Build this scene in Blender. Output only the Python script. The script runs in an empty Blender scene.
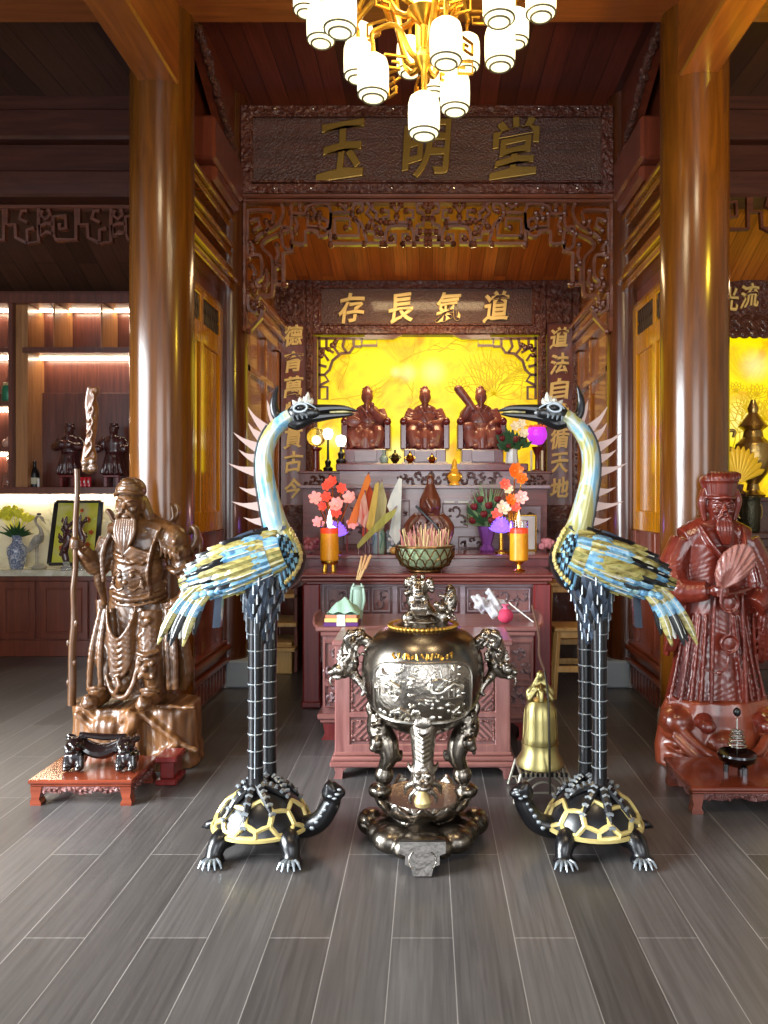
import bpy, bmesh, math, random
import numpy as np
from mathutils import Vector, Matrix, noise

random.seed(7)
sc = bpy.context.scene
COL = sc.collection
PI = math.pi

# ------------------------------------------------------------------ camera, world, lights, exposure
HC, FP, CX, CY = 1.45, 770.0, 428.0, 500.0
cam_d = bpy.data.cameras.new('camera')
cam = bpy.data.objects.new('camera', cam_d)
COL.objects.link(cam)
cam.location = (0, 0, HC)
cam.rotation_euler = (PI / 2, 0, 0)
cam_d.sensor_fit = 'VERTICAL'
cam_d.sensor_height = 36.0
cam_d.lens = FP / 1024 * 36.0
cam_d.shift_x = (384 - CX) / 1024
cam_d.shift_y = -(512 - CY) / 1024
cam_d.clip_start = 0.05
sc.camera = cam

sc.view_settings.view_transform = 'Standard'
sc.view_settings.look = 'None'
sc.view_settings.exposure = 0.2
sc.view_settings.gamma = 1.0
sc.view_settings.use_curve_mapping = False

w = bpy.data.worlds.new('world')
sc.world = w
w.use_nodes = True
w.node_tree.nodes['Background'].inputs[0].default_value = (0.80, 0.88, 1.0, 1)
w.node_tree.nodes['Background'].inputs[1].default_value = 1.0


def area(name, loc, target, sx, sy, power, color=(1, 1, 1)):
    d = bpy.data.lights.new(name, 'AREA')
    d.shape = 'RECTANGLE'
    d.size, d.size_y = sx, sy
    d.energy = power
    d.color = color
    o = bpy.data.objects.new(name, d)
    COL.objects.link(o)
    o.location = loc
    o.rotation_euler = (Vector(target) - Vector(loc)).to_track_quat('-Z', 'Y').to_euler()
    return o


def point(name, loc, power, color, r=0.03):
    d = bpy.data.lights.new(name, 'POINT')
    d.energy = power
    d.color = color
    d.shadow_soft_size = r
    o = bpy.data.objects.new(name, d)
    COL.objects.link(o)
    o.location = loc
    return o


# daylight through the hall's open front doors and its side door, plus added warm fill lights
area('front_doors_daylight', (-0.2, -2.6, 1.7), (0, 5, 1.3), 2.6, 2.8, 150, (0.93, 0.97, 1.0))
area('side_door_daylight', (-4.6, 1.9, 1.7), (-1.6, 3.4, 0.2), 2.8, 2.8, 270, (0.90, 0.96, 1.0)).data.spread = math.radians(85)
area('right_door_daylight', (3.6, -1.6, 1.7), (0.8, 4.5, 1.0), 1.4, 2.6, 60, (0.95, 0.98, 1.0))
area('hall_fill_light', (-1.0, 1.6, 4.3), (-1.0, 1.9, 0), 0.6, 0.6, 26, (1.0, 0.80, 0.5))  # unseen, added overhead to warm and brighten the columns
area('hall_fill_light', (1.0, 1.6, 4.3), (1.0, 1.9, 0), 0.6, 0.6, 26, (1.0, 0.80, 0.5))  # second unseen light, added for the same warm brightening
area('shrine_fill_light', (0, 6.9, 3.55), (0, 6.9, 0), 1.2, 0.35, 30, (1.0, 0.72, 0.38))  # unseen downlight, added to brighten the inside of the shrine
area('aisle_fill_light', (2.9, 6.0, 3.2), (3.0, 6.6, 0), 0.4, 0.4, 10, (1.0, 0.75, 0.42))  # unseen, added above the aisle to light the side altar

area('beam_lamp', (2.3, 3.2, 3.2), (1.62, 3.9, 3.97), 0.2, 0.2, 24, (1.0, 0.70, 0.06))


# ------------------------------------------------------------------ helpers
def W(px, py, Y):
    """the point of the place seen at photo pixel (px, py) at distance Y"""
    return Vector(((px - CX) * Y / FP, Y, HC - (py - CY) * Y / FP))


def L(v):
    v = v / 255.0
    return v / 12.92 if v <= 0.04045 else ((v + 0.055) / 1.055) ** 2.4


def C(r, g, b):
    return (L(r), L(g), L(b), 1.0)


def tag(o, label, cat, group=None, kind=None):
    o['label'] = label
    o['category'] = cat
    if group:
        o['group'] = group
    if kind:
        o['kind'] = kind
    return o


def thing(name, label, cat, loc=(0, 0, 0), group=None, kind=None):
    o = bpy.data.objects.new(name, None)
    o.empty_display_size = 0.05
    COL.objects.link(o)
    o.location = loc
    return tag(o, label, cat, group, kind)


def root_loc(o):
    v = Vector((0, 0, 0))
    while o is not None:
        v += o.location
        o = o.parent
    return v


class MB:
    """collects shapes in world coordinates, then links them as one mesh object"""

    def __init__(self):
        self.v, self.f, self.m = [], [], []
        self.M = None

    def add(self, vs, fs, mi=0):
        n = len(self.v)
        if self.M is not None:
            M = self.M
            vs = [M @ Vector(p) for p in vs]
            if M.determinant() < 0:
                fs = [tuple(reversed(f)) for f in fs]
        self.v += [tuple(p) for p in vs]
        self.f += [tuple(i + n for i in f) for f in fs]
        self.m += [mi] * len(fs)
        return self

    def box(self, x0, x1, y0, y1, z0, z1, bev=0.0, mi=0):
        if x0 > x1: x0, x1 = x1, x0
        if y0 > y1: y0, y1 = y1, y0
        if z0 > z1: z0, z1 = z1, z0
        c = ((x0 + x1) / 2, (y0 + y1) / 2, (z0 + z1) / 2)
        return self.obox(c, ((x1 - x0) / 2, (y1 - y0) / 2, (z1 - z0) / 2), None, bev, mi)

    def obox(self, c, h, R=None, bev=0.0, mi=0):
        self.k = getattr(self, 'k', 0) + 1      # a hair's difference in size keeps overlapping faces apart
        h = [max(q - 0.00025 * (self.k % 7), q * 0.9) for q in h]
        b = min(bev, min(h) * 0.9)
        vs, idx = [], {}
        for sx in (-1, 1):
            for sy in (-1, 1):
                for sz in (-1, 1):
                    for a in range(3):
                        p = [sx * h[0], sy * h[1], sz * h[2]]
                        s = (sx, sy, sz)
                        for k in range(3):
                            if k != a and b > 0:
                                p[k] -= s[k] * b
                        idx[(sx, sy, sz, a)] = len(vs)
                        q = Vector(p)
                        if R is not None:
                            q = R @ q
                        vs.append(q + Vector(c))
        fs = []

        def face(ids):
            fs.append(ids)
        for a in range(3):
            o = [(1, 2), (2, 0), (0, 1)][a]
            for s in (-1, 1):
                q = []
                for (i, j) in ((-1, -1), (1, -1), (1, 1), (-1, 1)):
                    k = [0, 0, 0]
                    k[a] = s; k[o[0]] = i; k[o[1]] = j
                    q.append(idx[(k[0], k[1], k[2], a)])
                face(tuple(q if s > 0 else reversed(q)))
        if b > 0:
            for a in range(3):
                o = [(1, 2), (2, 0), (0, 1)][a]
                for i in (-1, 1):
                    for j in (-1, 1):
                        k0 = [0, 0, 0]; k1 = [0, 0, 0]
                        k0[a] = -1; k1[a] = 1
                        for k in (k0, k1):
                            k[o[0]] = i; k[o[1]] = j
                        q = (idx[(*k0, o[0])], idx[(*k1, o[0])], idx[(*k1, o[1])], idx[(*k0, o[1])])
                        face(q if i * j < 0 else tuple(reversed(q)))
            for sx in (-1, 1):
                for sy in (-1, 1):
                    for sz in (-1, 1):
                        q = tuple(idx[(sx, sy, sz, a)] for a in range(3))
                        face(q if sx * sy * sz > 0 else tuple(reversed(q)))
        else:
            # weld the three copies of every corner
            vs2 = [vs[i] for i in range(0, 24, 3)]
            fs = [tuple(i // 3 for i in f) for f in fs]
            vs = vs2
        return self.add(vs, fs, mi)

    def lathe(self, prof, c=(0, 0, 0), n=32, R=None, sx=1, sy=1, mi=0, wob=None):
        vs, fs = [], []
        for (r, z) in prof:
            for k in range(n):
                a = 2 * PI * k / n
                rr = max(r, 1e-4) * (1 if wob is None else wob(a, z))
                p = Vector((rr * math.cos(a) * sx, rr * math.sin(a) * sy, z))
                if R is not None:
                    p = R @ p
                vs.append(p + Vector(c))
        m = len(prof)
        for i in range(m - 1):
            for k in range(n):
                k2 = (k + 1) % n
                fs.append((i * n + k, i * n + k2, (i + 1) * n + k2, (i + 1) * n + k))
        fs.append(tuple(reversed(range(n))))
        fs.append(tuple((m - 1) * n + k for k in range(n)))
        return self.add(vs, fs, mi)

    def ell(self, c, r, R=None, nu=20, nv=12, mi=0):
        if not hasattr(r, '__len__'):
            r = (r, r, r)
        vs, fs = [], []
        for j in range(1, nv):
            t = PI * j / nv
            for k in range(nu):
                a = 2 * PI * k / nu
                vs.append(Vector((r[0] * math.sin(t) * math.cos(a), r[1] * math.sin(t) * math.sin(a), r[2] * math.cos(t))))
        vs += [Vector((0, 0, r[2])), Vector((0, 0, -r[2]))]
        T, B = len(vs) - 2, len(vs) - 1
        for j in range(nv - 2):
            for k in range(nu):
                k2 = (k + 1) % nu
                fs.append((j * nu + k, (j + 1) * nu + k, (j + 1) * nu + k2, j * nu + k2))
        for k in range(nu):
            k2 = (k + 1) % nu
            fs.append((T, k, k2))
            fs.append((B, (nv - 2) * nu + k2, (nv - 2) * nu + k))
        if R is not None:
            vs = [R @ p for p in vs]
        return self.add([p + Vector(c) for p in vs], fs, mi)

    def tube(self, pts, rad, n=10, flat=(1, 1), mi=0, closed=False, up=None, sub=0):
        pts = [Vector(p) for p in pts]
        m = len(pts)
        if not hasattr(rad, '__len__'):
            rad = [rad] * m
        if sub:
            pts, rad = smooth_path(pts, rad, sub, closed)
            m = len(pts)
        tan = []
        for i in range(m):
            if closed:
                t = pts[(i + 1) % m] - pts[i - 1]
            else:
                t = pts[min(i + 1, m - 1)] - pts[max(i - 1, 0)]
            tan.append(t.normalized() if t.length > 1e-9 else Vector((0, 0, 1)))
        u = Vector(up) if up is not None else (Vector((0, 1, 0)) if abs(tan[0].y) < 0.9 else Vector((1, 0, 0)))
        vs, fs = [], []
        for i in range(m):
            t = tan[i]
            if up is not None:
                u = Vector(up)
            u = u - t * u.dot(t)
            u = u.normalized() if u.length > 1e-6 else t.orthogonal().normalized()
            b = t.cross(u)
            for k in range(n):
                a = 2 * PI * (k + 0.5) / n
                vs.append(pts[i] + u * (math.cos(a) * rad[i] * flat[0]) + b * (math.sin(a) * rad[i] * flat[1]))
        for i in range(m if closed else m - 1):
            j = (i + 1) % m
            for k in range(n):
                k2 = (k + 1) % n
                fs.append((i * n + k, i * n + k2, j * n + k2, j * n + k))
        if not closed:
            fs.append(tuple(reversed(range(n))))
            fs.append(tuple((m - 1) * n + k for k in range(n)))
        return self.add(vs, fs, mi)

    def prism(self, poly, y0, y1, mi=0, R=None, c=(0, 0, 0)):
        """outline in x, z (counter-clockwise seen from -Y), extruded from y0 (front) to y1"""
        n = len(poly)
        ar = sum(poly[i][0] * poly[(i + 1) % n][1] - poly[(i + 1) % n][0] * poly[i][1] for i in range(n))
        if ar < 0:
            poly = list(reversed(poly))
        vs = [Vector((p[0], y0, p[1])) for p in poly] + [Vector((p[0], y1, p[1])) for p in poly]
        if R is not None:
            vs = [R @ p for p in vs]
        vs = [p + Vector(c) for p in vs]
        fs = [tuple(range(n)), tuple(reversed(range(n, 2 * n)))]
        for i in range(n):
            j = (i + 1) % n
            fs.append((j, i, n + i, n + j))
        return self.add(vs, fs, mi)

    def bar(self, a, b, wx, wz, mi=0, bev=0.0):
        """a rectangular bar from a to b"""
        a, b = Vector(a), Vector(b)
        d = b - a
        R = d.to_track_quat('Y', 'Z').to_matrix()
        return self.obox((a + b) / 2, (wx / 2, d.length / 2, wz / 2), R, bev, mi)

    def mesh(self, name, off=Vector((0, 0, 0)), smooth=True, ang=35):
        me = bpy.data.meshes.new(name)
        off = Vector(off)
        me.from_pydata([(p[0] - off.x, p[1] - off.y, p[2] - off.z) for p in self.v], [], self.f)
        me.polygons.foreach_set('material_index', self.m)
        if smooth:
            me.polygons.foreach_set('use_smooth', [True] * len(self.f))
            me.update()
            me.set_sharp_from_angle(angle=math.radians(ang))
        me.update()
        return me

    def build(self, name, mats, parent=None, origin=None, smooth=True, ang=35):
        off = root_loc(parent) if parent is not None else Vector(origin if origin is not None else (0, 0, 0))
        me = self.mesh(name, off, smooth, ang)
        for m in (mats if isinstance(mats, (list, tuple)) else [mats]):
            me.materials.append(m)
        o = bpy.data.objects.new(name, me)
        COL.objects.link(o)
        if parent is not None:
            o.parent = parent
        elif origin is not None:
            o.location = origin
        return o

    def carve(self, name, mats, parent=None, origin=None, voxel=0.008, it=2, fac=0.5, disp=None):
        """joins everything collected into one continuous carved surface"""
        tmp = self.mesh('tmp', smooth=False)
        t = bpy.data.objects.new('tmp', tmp)
        COL.objects.link(t)
        r = t.modifiers.new('r', 'REMESH')
        r.mode = 'VOXEL'
        r.voxel_size = voxel
        if it:
            s = t.modifiers.new('s', 'SMOOTH')
            s.factor = fac
            s.iterations = it
        dg = bpy.context.evaluated_depsgraph_get()
        me = bpy.data.meshes.new_from_object(t.evaluated_get(dg))
        bpy.data.objects.remove(t)
        bpy.data.meshes.remove(tmp)
        off = root_loc(parent) if parent is not None else Vector(origin if origin is not None else (0, 0, 0))
        n = len(me.vertices)
        co = np.empty(n * 3, np.float32)
        me.vertices.foreach_get('co', co)
        co = co.reshape(n, 3)
        if disp is not None:
            no = np.empty(n * 3, np.float32)
            me.vertices.foreach_get('normal', no)
            co = co + no.reshape(n, 3) * np.asarray(disp(co), np.float32)[:, None]
        co = co - np.array(off, np.float32)
        me.vertices.foreach_set('co', co.ravel())
        me.name = name
        me.materials.clear()
        for m in (mats if isinstance(mats, (list, tuple)) else [mats]):
            me.materials.append(m)
        k = len(me.polygons)
        me.polygons.foreach_set('material_index', [0] * k)
        me.polygons.foreach_set('use_smooth', [True] * k)
        me.update()
        o = bpy.data.objects.new(name, me)
        COL.objects.link(o)
        if parent is not None:
            o.parent = parent
        elif origin is not None:
            o.location = origin
        return o


def smooth_path(pts, rad, sub, closed=False):
    P, Rr = [], []
    m = len(pts)
    rng = range(m if closed else m - 1)
    for i in rng:
        if closed:
            p0, p1, p2, p3 = pts[i - 1], pts[i], pts[(i + 1) % m], pts[(i + 2) % m]
            r1, r2 = rad[i], rad[(i + 1) % m]
        else:
            p0, p1, p2, p3 = pts[max(i - 1, 0)], pts[i], pts[i + 1], pts[min(i + 2, m - 1)]
            r1, r2 = rad[i], rad[i + 1]
        for k in range(sub):
            t = k / sub
            P.append(0.5 * ((2 * p1) + (p2 - p0) * t + (2 * p0 - 5 * p1 + 4 * p2 - p3) * t * t + (3 * p1 - p0 - 3 * p2 + p3) * t ** 3))
            Rr.append(r1 + (r2 - r1) * t)
    if not closed:
        P.append(pts[-1]); Rr.append(rad[-1])
    return P, Rr


def copy_tree(o, parent=None):
    c = o.copy()
    COL.objects.link(c)
    if parent is not None:
        c.parent = parent
    for ch in list(o.children):
        copy_tree(ch, c)
    return c


def glyph(mb, ch, cx, cz, y, wd, ht, depth=0.012, slant=0.10, bold=0.012, mi=0):
    """one written character, standing on a board that faces -Y"""
    cu = bpy.data.curves.new('g', 'FONT')
    cu.body = ch
    cu.size = 1.0
    cu.offset = bold
    cu.extrude = 0.04
    cu.bevel_depth = 0.012
    cu.bevel_resolution = 1
    t = bpy.data.objects.new('g', cu)
    COL.objects.link(t)
    dg = bpy.context.evaluated_depsgraph_get()
    me = bpy.data.meshes.new_from_object(t.evaluated_get(dg))
    vs = [v.co.copy() for v in me.vertices]
    fs = [tuple(p.vertices) for p in me.polygons]
    bpy.data.objects.remove(t)
    bpy.data.curves.remove(cu)
    bpy.data.meshes.remove(me)
    x0 = min(p.x for p in vs); x1 = max(p.x for p in vs)
    y0 = min(p.y for p in vs); y1 = max(p.y for p in vs)
    zz = max(abs(p.z) for p in vs)
    out = []
    for p in vs:
        u = (p.x - x0) / (x1 - x0) - 0.5
        v = (p.y - y0) / (y1 - y0) - 0.5
        u2 = u + 0.05 * math.sin(3.0 * v + 0.6)
        v2 = v + slant * u + 0.035 * math.sin(5 * u + 1.0)
        out.append((cx + u2 * wd, y - p.z / zz * depth, cz + v2 * ht))
    mb.add(out, fs, mi)


# ------------------------------------------------------------------ materials
def mat(name):
    m = bpy.data.materials.new(name)
    m.use_nodes = True
    nt = m.node_tree
    return m, nt, nt.nodes['Principled BSDF']


def plain(name, col, rough=0.4, metal=0.0, coat=0.0, bump=0.0, bscale=40.0, emit=0.0, ecol=None, trans=0.0, spec=0.5, var=0.0, vscale=6.0):
    m, nt, b = mat(name)
    b.inputs['Base Color'].default_value = col
    b.inputs['Roughness'].default_value = rough
    b.inputs['Metallic'].default_value = metal
    b.inputs['Coat Weight'].default_value = coat
    b.inputs['Coat Roughness'].default_value = 0.08
    b.inputs['Transmission Weight'].default_value = trans
    b.inputs['Specular IOR Level'].default_value = spec
    if emit:
        b.inputs['Emission Color'].default_value = ecol or col
        b.inputs['Emission Strength'].default_value = emit
    tc = nt.nodes.new('ShaderNodeTexCoord')
    if var:
        no = nt.nodes.new('ShaderNodeTexNoise')
        no.inputs['Scale'].default_value = vscale
        no.inputs['Detail'].default_value = 4
        nt.links.new(tc.outputs['Object'], no.inputs['Vector'])
        mx = nt.nodes.new('ShaderNodeMix')
        mx.data_type = 'RGBA'
        mx.inputs[6].default_value = tuple(c * (1 - var) for c in col[:3]) + (1,)
        mx.inputs[7].default_value = tuple(min(1, c * (1 + var)) for c in col[:3]) + (1,)
        nt.links.new(no.outputs['Fac'], mx.inputs[0])
        nt.links.new(mx.outputs[2], b.inputs['Base Color'])
    if bump:
        n2 = nt.nodes.new('ShaderNodeTexNoise')
        n2.inputs['Scale'].default_value = bscale
        n2.inputs['Detail'].default_value = 3
        bp = nt.nodes.new('ShaderNodeBump')
        bp.inputs['Strength'].default_value = bump
        bp.inputs['Distance'].default_value = 0.01
        nt.links.new(tc.outputs['Object'], n2.inputs['Vector'])
        nt.links.new(n2.outputs['Fac'], bp.inputs['Height'])
        nt.links.new(bp.outputs['Normal'], b.inputs['Normal'])
    return m


def wood(name, c1, c2, axis='Z', scale=6.0, stretch=12.0, rough=0.3, coat=0.3, bump=0.05, carve=0.0, cscale=30.0):
    m, nt, b = mat(name)
    tc = nt.nodes.new('ShaderNodeTexCoord')
    mp = nt.nodes.new('ShaderNodeMapping')
    s = [scale * stretch / 6] * 3
    s['XYZ'.index(axis)] = scale / 6
    mp.inputs['Scale'].default_value = s
    nt.links.new(tc.outputs['Object'], mp.inputs['Vector'])
    no = nt.nodes.new('ShaderNodeTexNoise')
    no.inputs['Scale'].default_value = 2.2
    no.inputs['Detail'].default_value = 7
    no.inputs['Roughness'].default_value = 0.6
    no.inputs['Distortion'].default_value = 0.6
    nt.links.new(mp.outputs['Vector'], no.inputs['Vector'])
    cr = nt.nodes.new('ShaderNodeValToRGB')
    cr.color_ramp.elements[0].position = 0.3
    cr.color_ramp.elements[0].color = c1
    cr.color_ramp.elements[1].position = 0.72
    cr.color_ramp.elements[1].color = c2
    nt.links.new(no.outputs['Fac'], cr.inputs['Fac'])
    nt.links.new(cr.outputs['Color'], b.inputs['Base Color'])
    b.inputs['Roughness'].default_value = rough
    b.inputs['Coat Weight'].default_value = coat
    b.inputs['Coat Roughness'].default_value = 0.1
    h = no.outputs['Fac']
    bp = nt.nodes.new('ShaderNodeBump')
    bp.inputs['Strength'].default_value = bump
    bp.inputs['Distance'].default_value = 0.005
    nt.links.new(h, bp.inputs['Height'])
    last = bp
    if carve:
        vo = nt.nodes.new('ShaderNodeTexVoronoi')
        vo.feature = 'SMOOTH_F1'
        vo.inputs['Scale'].default_value = cscale
        n3 = nt.nodes.new('ShaderNodeTexNoise')
        n3.inputs['Scale'].default_value = cscale * 0.6
        n3.inputs['Distortion'].default_value = 2.5
        nt.links.new(tc.outputs['Object'], vo.inputs['Vector'])
        nt.links.new(tc.outputs['Object'], n3.inputs['Vector'])
        ad = nt.nodes.new('ShaderNodeMath')
        ad.operation = 'ADD'
        nt.links.new(vo.outputs['Distance'], ad.inputs[0])
        nt.links.new(n3.outputs['Fac'], ad.inputs[1])
        b2 = nt.nodes.new('ShaderNodeBump')
        b2.inputs['Strength'].default_value = carve
        b2.inputs['Distance'].default_value = 0.03
        nt.links.new(ad.outputs[0], b2.inputs['Height'])
        nt.links.new(bp.outputs['Normal'], b2.inputs['Normal'])
        last = b2
    nt.links.new(last.outputs['Normal'], b.inputs['Normal'])
    return m


def planks(name, cols, wid, length, mortar, along='Y', across='X', rough=0.4, msize=0.004, grain=0.35, coat=0.0, off=(0, 0), moff=0.5, bumpy=0.3):
    """boards laid side by side: a brick pattern with its rows along one axis, each board with its own tone and grain"""
    m, nt, b = mat(name)
    tc = nt.nodes.new('ShaderNodeTexCoord')
    sp = nt.nodes.new('ShaderNodeSeparateXYZ')
    nt.links.new(tc.outputs['Object'], sp.inputs[0])
    cb = nt.nodes.new('ShaderNodeCombineXYZ')
    for k, (ax, o) in enumerate(((along, off[0]), (across, off[1]))):
        a = nt.nodes.new('ShaderNodeMath')
        a.operation = 'ADD'
        a.inputs[1].default_value = o
        nt.links.new(sp.outputs['XYZ'.index(ax)], a.inputs[0])
        nt.links.new(a.outputs[0], cb.inputs[k])
    br = nt.nodes.new('ShaderNodeTexBrick')
    br.offset = moff
    br.inputs['Scale'].default_value = 1.0
    br.inputs['Brick Width'].default_value = length
    br.inputs['Row Height'].default_value = wid
    br.inputs['Mortar Size'].default_value = msize / 2
    br.inputs['Mortar Smooth'].default_value = 0.1
    br.inputs['Bias'].default_value = 0.0
    br.inputs['Color1'].default_value = cols[0]
    br.inputs['Color2'].default_value = cols[1]
    br.inputs['Mortar'].default_value = mortar
    nt.links.new(cb.outputs[0], br.inputs['Vector'])
    mp = nt.nodes.new('ShaderNodeMapping')
    mp.inputs['Scale'].default_value = (1.3, 34, 1)
    nt.links.new(cb.outputs[0], mp.inputs['Vector'])
    no = nt.nodes.new('ShaderNodeTexNoise')
    no.inputs['Scale'].default_value = 1.6
    no.inputs['Detail'].default_value = 8
    no.inputs['Distortion'].default_value = 0.8
    nt.links.new(mp.outputs['Vector'], no.inputs['Vector'])
    mr = nt.nodes.new('ShaderNodeMapRange')
    mr.inputs[1].default_value = 0.25
    mr.inputs[2].default_value = 0.75
    mr.inputs[3].default_value = 1 - grain
    mr.inputs[4].default_value = 1 + grain
    nt.links.new(no.outputs['Fac'], mr.inputs[0])
    mx = nt.nodes.new('ShaderNodeMix')
    mx.data_type = 'RGBA'
    mx.blend_type = 'MULTIPLY'
    mx.inputs[0].default_value = 1.0
    nt.links.new(br.outputs['Color'], mx.inputs[6])
    nt.links.new(mr.outputs[0], mx.inputs[7])
    nt.links.new(mx.outputs[2], b.inputs['Base Color'])
    b.inputs['Roughness'].default_value = rough
    b.inputs['Coat Weight'].default_value = coat
    bp = nt.nodes.new('ShaderNodeBump')
    bp.inputs['Strength'].default_value = bumpy
    bp.inputs['Distance'].default_value = 0.004
    bp.invert = True
    nt.links.new(br.outputs['Fac'], bp.inputs['Height'])
    nt.links.new(bp.outputs['Normal'], b.inputs['Normal'])
    return m


def mixnoise(name, cols, scale=(1, 1, 1), ns=3.0, rough=0.3, metal=0.0, dist=1.0, coat=0.0, hard=False, detail=3):
    """patches of several colours (shell inlay, brocade, painted paper)"""
    m, nt, b = mat(name)
    tc = nt.nodes.new('ShaderNodeTexCoord')
    mp = nt.nodes.new('ShaderNodeMapping')
    mp.inputs['Scale'].default_value = scale
    nt.links.new(tc.outputs['Object'], mp.inputs['Vector'])
    no = nt.nodes.new('ShaderNodeTexNoise')
    no.inputs['Scale'].default_value = ns
    no.inputs['Detail'].default_value = detail
    no.inputs['Distortion'].default_value = dist
    nt.links.new(mp.outputs['Vector'], no.inputs['Vector'])
    cr = nt.nodes.new('ShaderNodeValToRGB')
    e = cr.color_ramp.elements
    n = len(cols)
    for i, c in enumerate(cols):
        p = 0.30 + 0.40 * i / max(1, n - 1)
        if i < 2:
            e[i].position = p if not (i == 1 and n > 2) else p
            e[i].color = c
        else:
            q = e.new(p)
            q.color = c
    if hard:
        cr.color_ramp.interpolation = 'CONSTANT'
    nt.links.new(no.outputs['Fac'], cr.inputs['Fac'])
    nt.links.new(cr.outputs['Color'], b.inputs['Base Color'])
    b.inputs['Roughness'].default_value = rough
    b.inputs['Metallic'].default_value = metal
    b.inputs['Coat Weight'].default_value = coat
    return m


M = {}
M['column'] = wood('column_lacquer', C(72, 38, 8), C(108, 62, 12), 'Z', 5, 14, 0.2, 0.15, 0.03)
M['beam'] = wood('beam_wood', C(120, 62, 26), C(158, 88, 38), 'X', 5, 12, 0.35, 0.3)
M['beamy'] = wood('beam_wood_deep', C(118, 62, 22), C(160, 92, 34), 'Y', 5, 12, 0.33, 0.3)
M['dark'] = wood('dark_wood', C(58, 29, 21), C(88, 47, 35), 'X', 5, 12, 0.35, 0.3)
M['darkz'] = wood('dark_wood_upright', C(66, 32, 22), C(98, 50, 34), 'Z', 5, 12, 0.32, 0.3)
M['panel'] = wood('side_panel_wood', C(112, 60, 20), C(150, 90, 28), 'Z', 6, 12, 0.2, 0.7)
M['lowpanel'] = wood('low_panel_wood', C(88, 38, 24), C(118, 56, 36), 'Z', 6, 12, 0.28, 0.5)
M['carved'] = wood('carved_dark_wood', C(70, 34, 24), C(106, 56, 40), 'X', 5, 10, 0.34, 0.35, 0.05, 0.9, 26)
M['carvedfine'] = wood('carved_frieze_wood', C(74, 38, 28), C(112, 62, 46), 'X', 5, 10, 0.32, 0.35, 0.05, 1.0, 60)
M['fret'] = wood('fretwork_wood', C(78, 40, 26), C(116, 64, 42), 'X', 5, 10, 0.25, 0.6)
M['rose'] = wood('rosewood', C(104, 60, 56), C(142, 94, 88), 'X', 5, 14, 0.3, 0.4)  # pinkish reflection of cool daylight put into the wood colour
M['rosedark'] = wood('dark_rosewood', C(96, 42, 36), C(132, 66, 56), 'X', 5, 14, 0.26, 0.4)
M['rosez'] = wood('rosewood_upright', C(102, 60, 57), C(140, 94, 89), 'Z', 5, 14, 0.3, 0.4)  # same daylight pink put into the upright grain
M['rosecarve'] = wood('rosewood_carved', C(90, 48, 44), C(132, 82, 76), 'X', 5, 14, 0.32, 0.35, 0.05, 0.9, 45)
M['redleg'] = wood('oxblood_wood', C(92, 24, 26), C(124, 40, 38), 'Z', 5, 14, 0.25, 0.5)
M['gold'] = plain('gold_leaf', C(222, 188, 112), 0.42, 0.1, bump=0.15, bscale=60)
M['dullgold'] = plain('dull_gold_leaf', C(150, 118, 52), 0.34, 0.55, bump=0.15, bscale=60)
M['brass'] = plain('brass', C(206, 160, 62), 0.25, 1.0, var=0.2)
M['black'] = plain('black_lacquer', C(12, 12, 15), 0.3, 0.0, 0.1)
M['stone'] = plain('grey_stone', C(150, 150, 150), 0.6, var=0.15)
M['white'] = plain('white_glaze', C(225, 225, 220), 0.3)
# ================================================================== the setting
def struct(name, mb, mats, label=None, cat=None, smooth=True):
    o = mb.build(name, mats, origin=(0, 0, 0), smooth=smooth)
    o['kind'] = 'structure'
    if label:
        o['label'] = label
        o['category'] = cat
    return o


def s_thing(name, label, cat, loc):
    return thing(name, label, cat, loc, kind='structure')


M['floor'] = planks('floor_plank_tile', [C(63, 60, 59), C(84, 81, 80)], 0.203, 1.2, C(132, 128, 124), 'Y', 'X', 0.33, 0.0034, 0.32, off=(-2.55 + 12, -0.083 + 20.3))
struct('floor', MB().box(-5.2, 5.2, -3.4, 8.4, -0.05, 0), M['floor'], 'grey-brown wood-look plank tiles with pale joints', 'floor')

M['ceil'] = planks('ceiling_board', [C(64, 30, 24), C(112, 50, 36)], 0.15, 9.0, C(40, 18, 14), 'Y', 'X', 0.4, 0.006, 0.3, off=(20, 20))
M['ceilside'] = planks('aisle_ceiling_board', [C(58, 36, 26), C(90, 57, 41)], 0.19, 9.0, C(30, 16, 12), 'Y', 'X', 0.45, 0.006, 0.3, off=(20, 20.1))
M['shrineceil'] = planks('shrine_ceiling_board', [C(150, 76, 24), C(196, 112, 40)], 0.12, 5.0, C(96, 44, 14), 'Y', 'X', 0.35, 0.005, 0.35, off=(20, 20))
M['plaster'] = plain('warm_plaster', C(196, 186, 170), 0.8, var=0.05)

mb = MB().box(-5.2, 5.2, -3.4, 4.6, 4.72, 4.8)
struct('ceiling', mb, M['ceil'], 'dark boarded ceiling over the hall', 'ceiling')
mb = MB().box(-1.62, 1.62, 4.6, 6.2, 4.62, 4.72)
struct('ceiling_middle', mb, M['ceil'], 'red-brown boarded ceiling between the cross beam and the name board', 'ceiling')
mb = MB().box(-5.2, -1.62, 4.6, 8.2, 4.62, 4.72).box(1.62, 5.2, 4.6, 8.2, 4.62, 4.72)
struct('ceiling_aisle', mb, M['ceilside'], 'dark brown boarded ceiling over the side aisles', 'ceiling')
mb = MB()
mb.add([(-1.55, 6.15, 3.90), (1.55, 6.15, 3.90), (1.55, 7.75, 3.58), (-1.55, 7.75, 3.58),
        (-1.55, 6.15, 3.96), (1.55, 6.15, 3.96), (1.55, 7.75, 3.64), (-1.55, 7.75, 3.64)],
       [(0, 3, 2, 1), (4, 5, 6, 7), (0, 1, 5, 4), (1, 2, 6, 5), (2, 3, 7, 6), (3, 0, 4, 7)])
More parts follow.
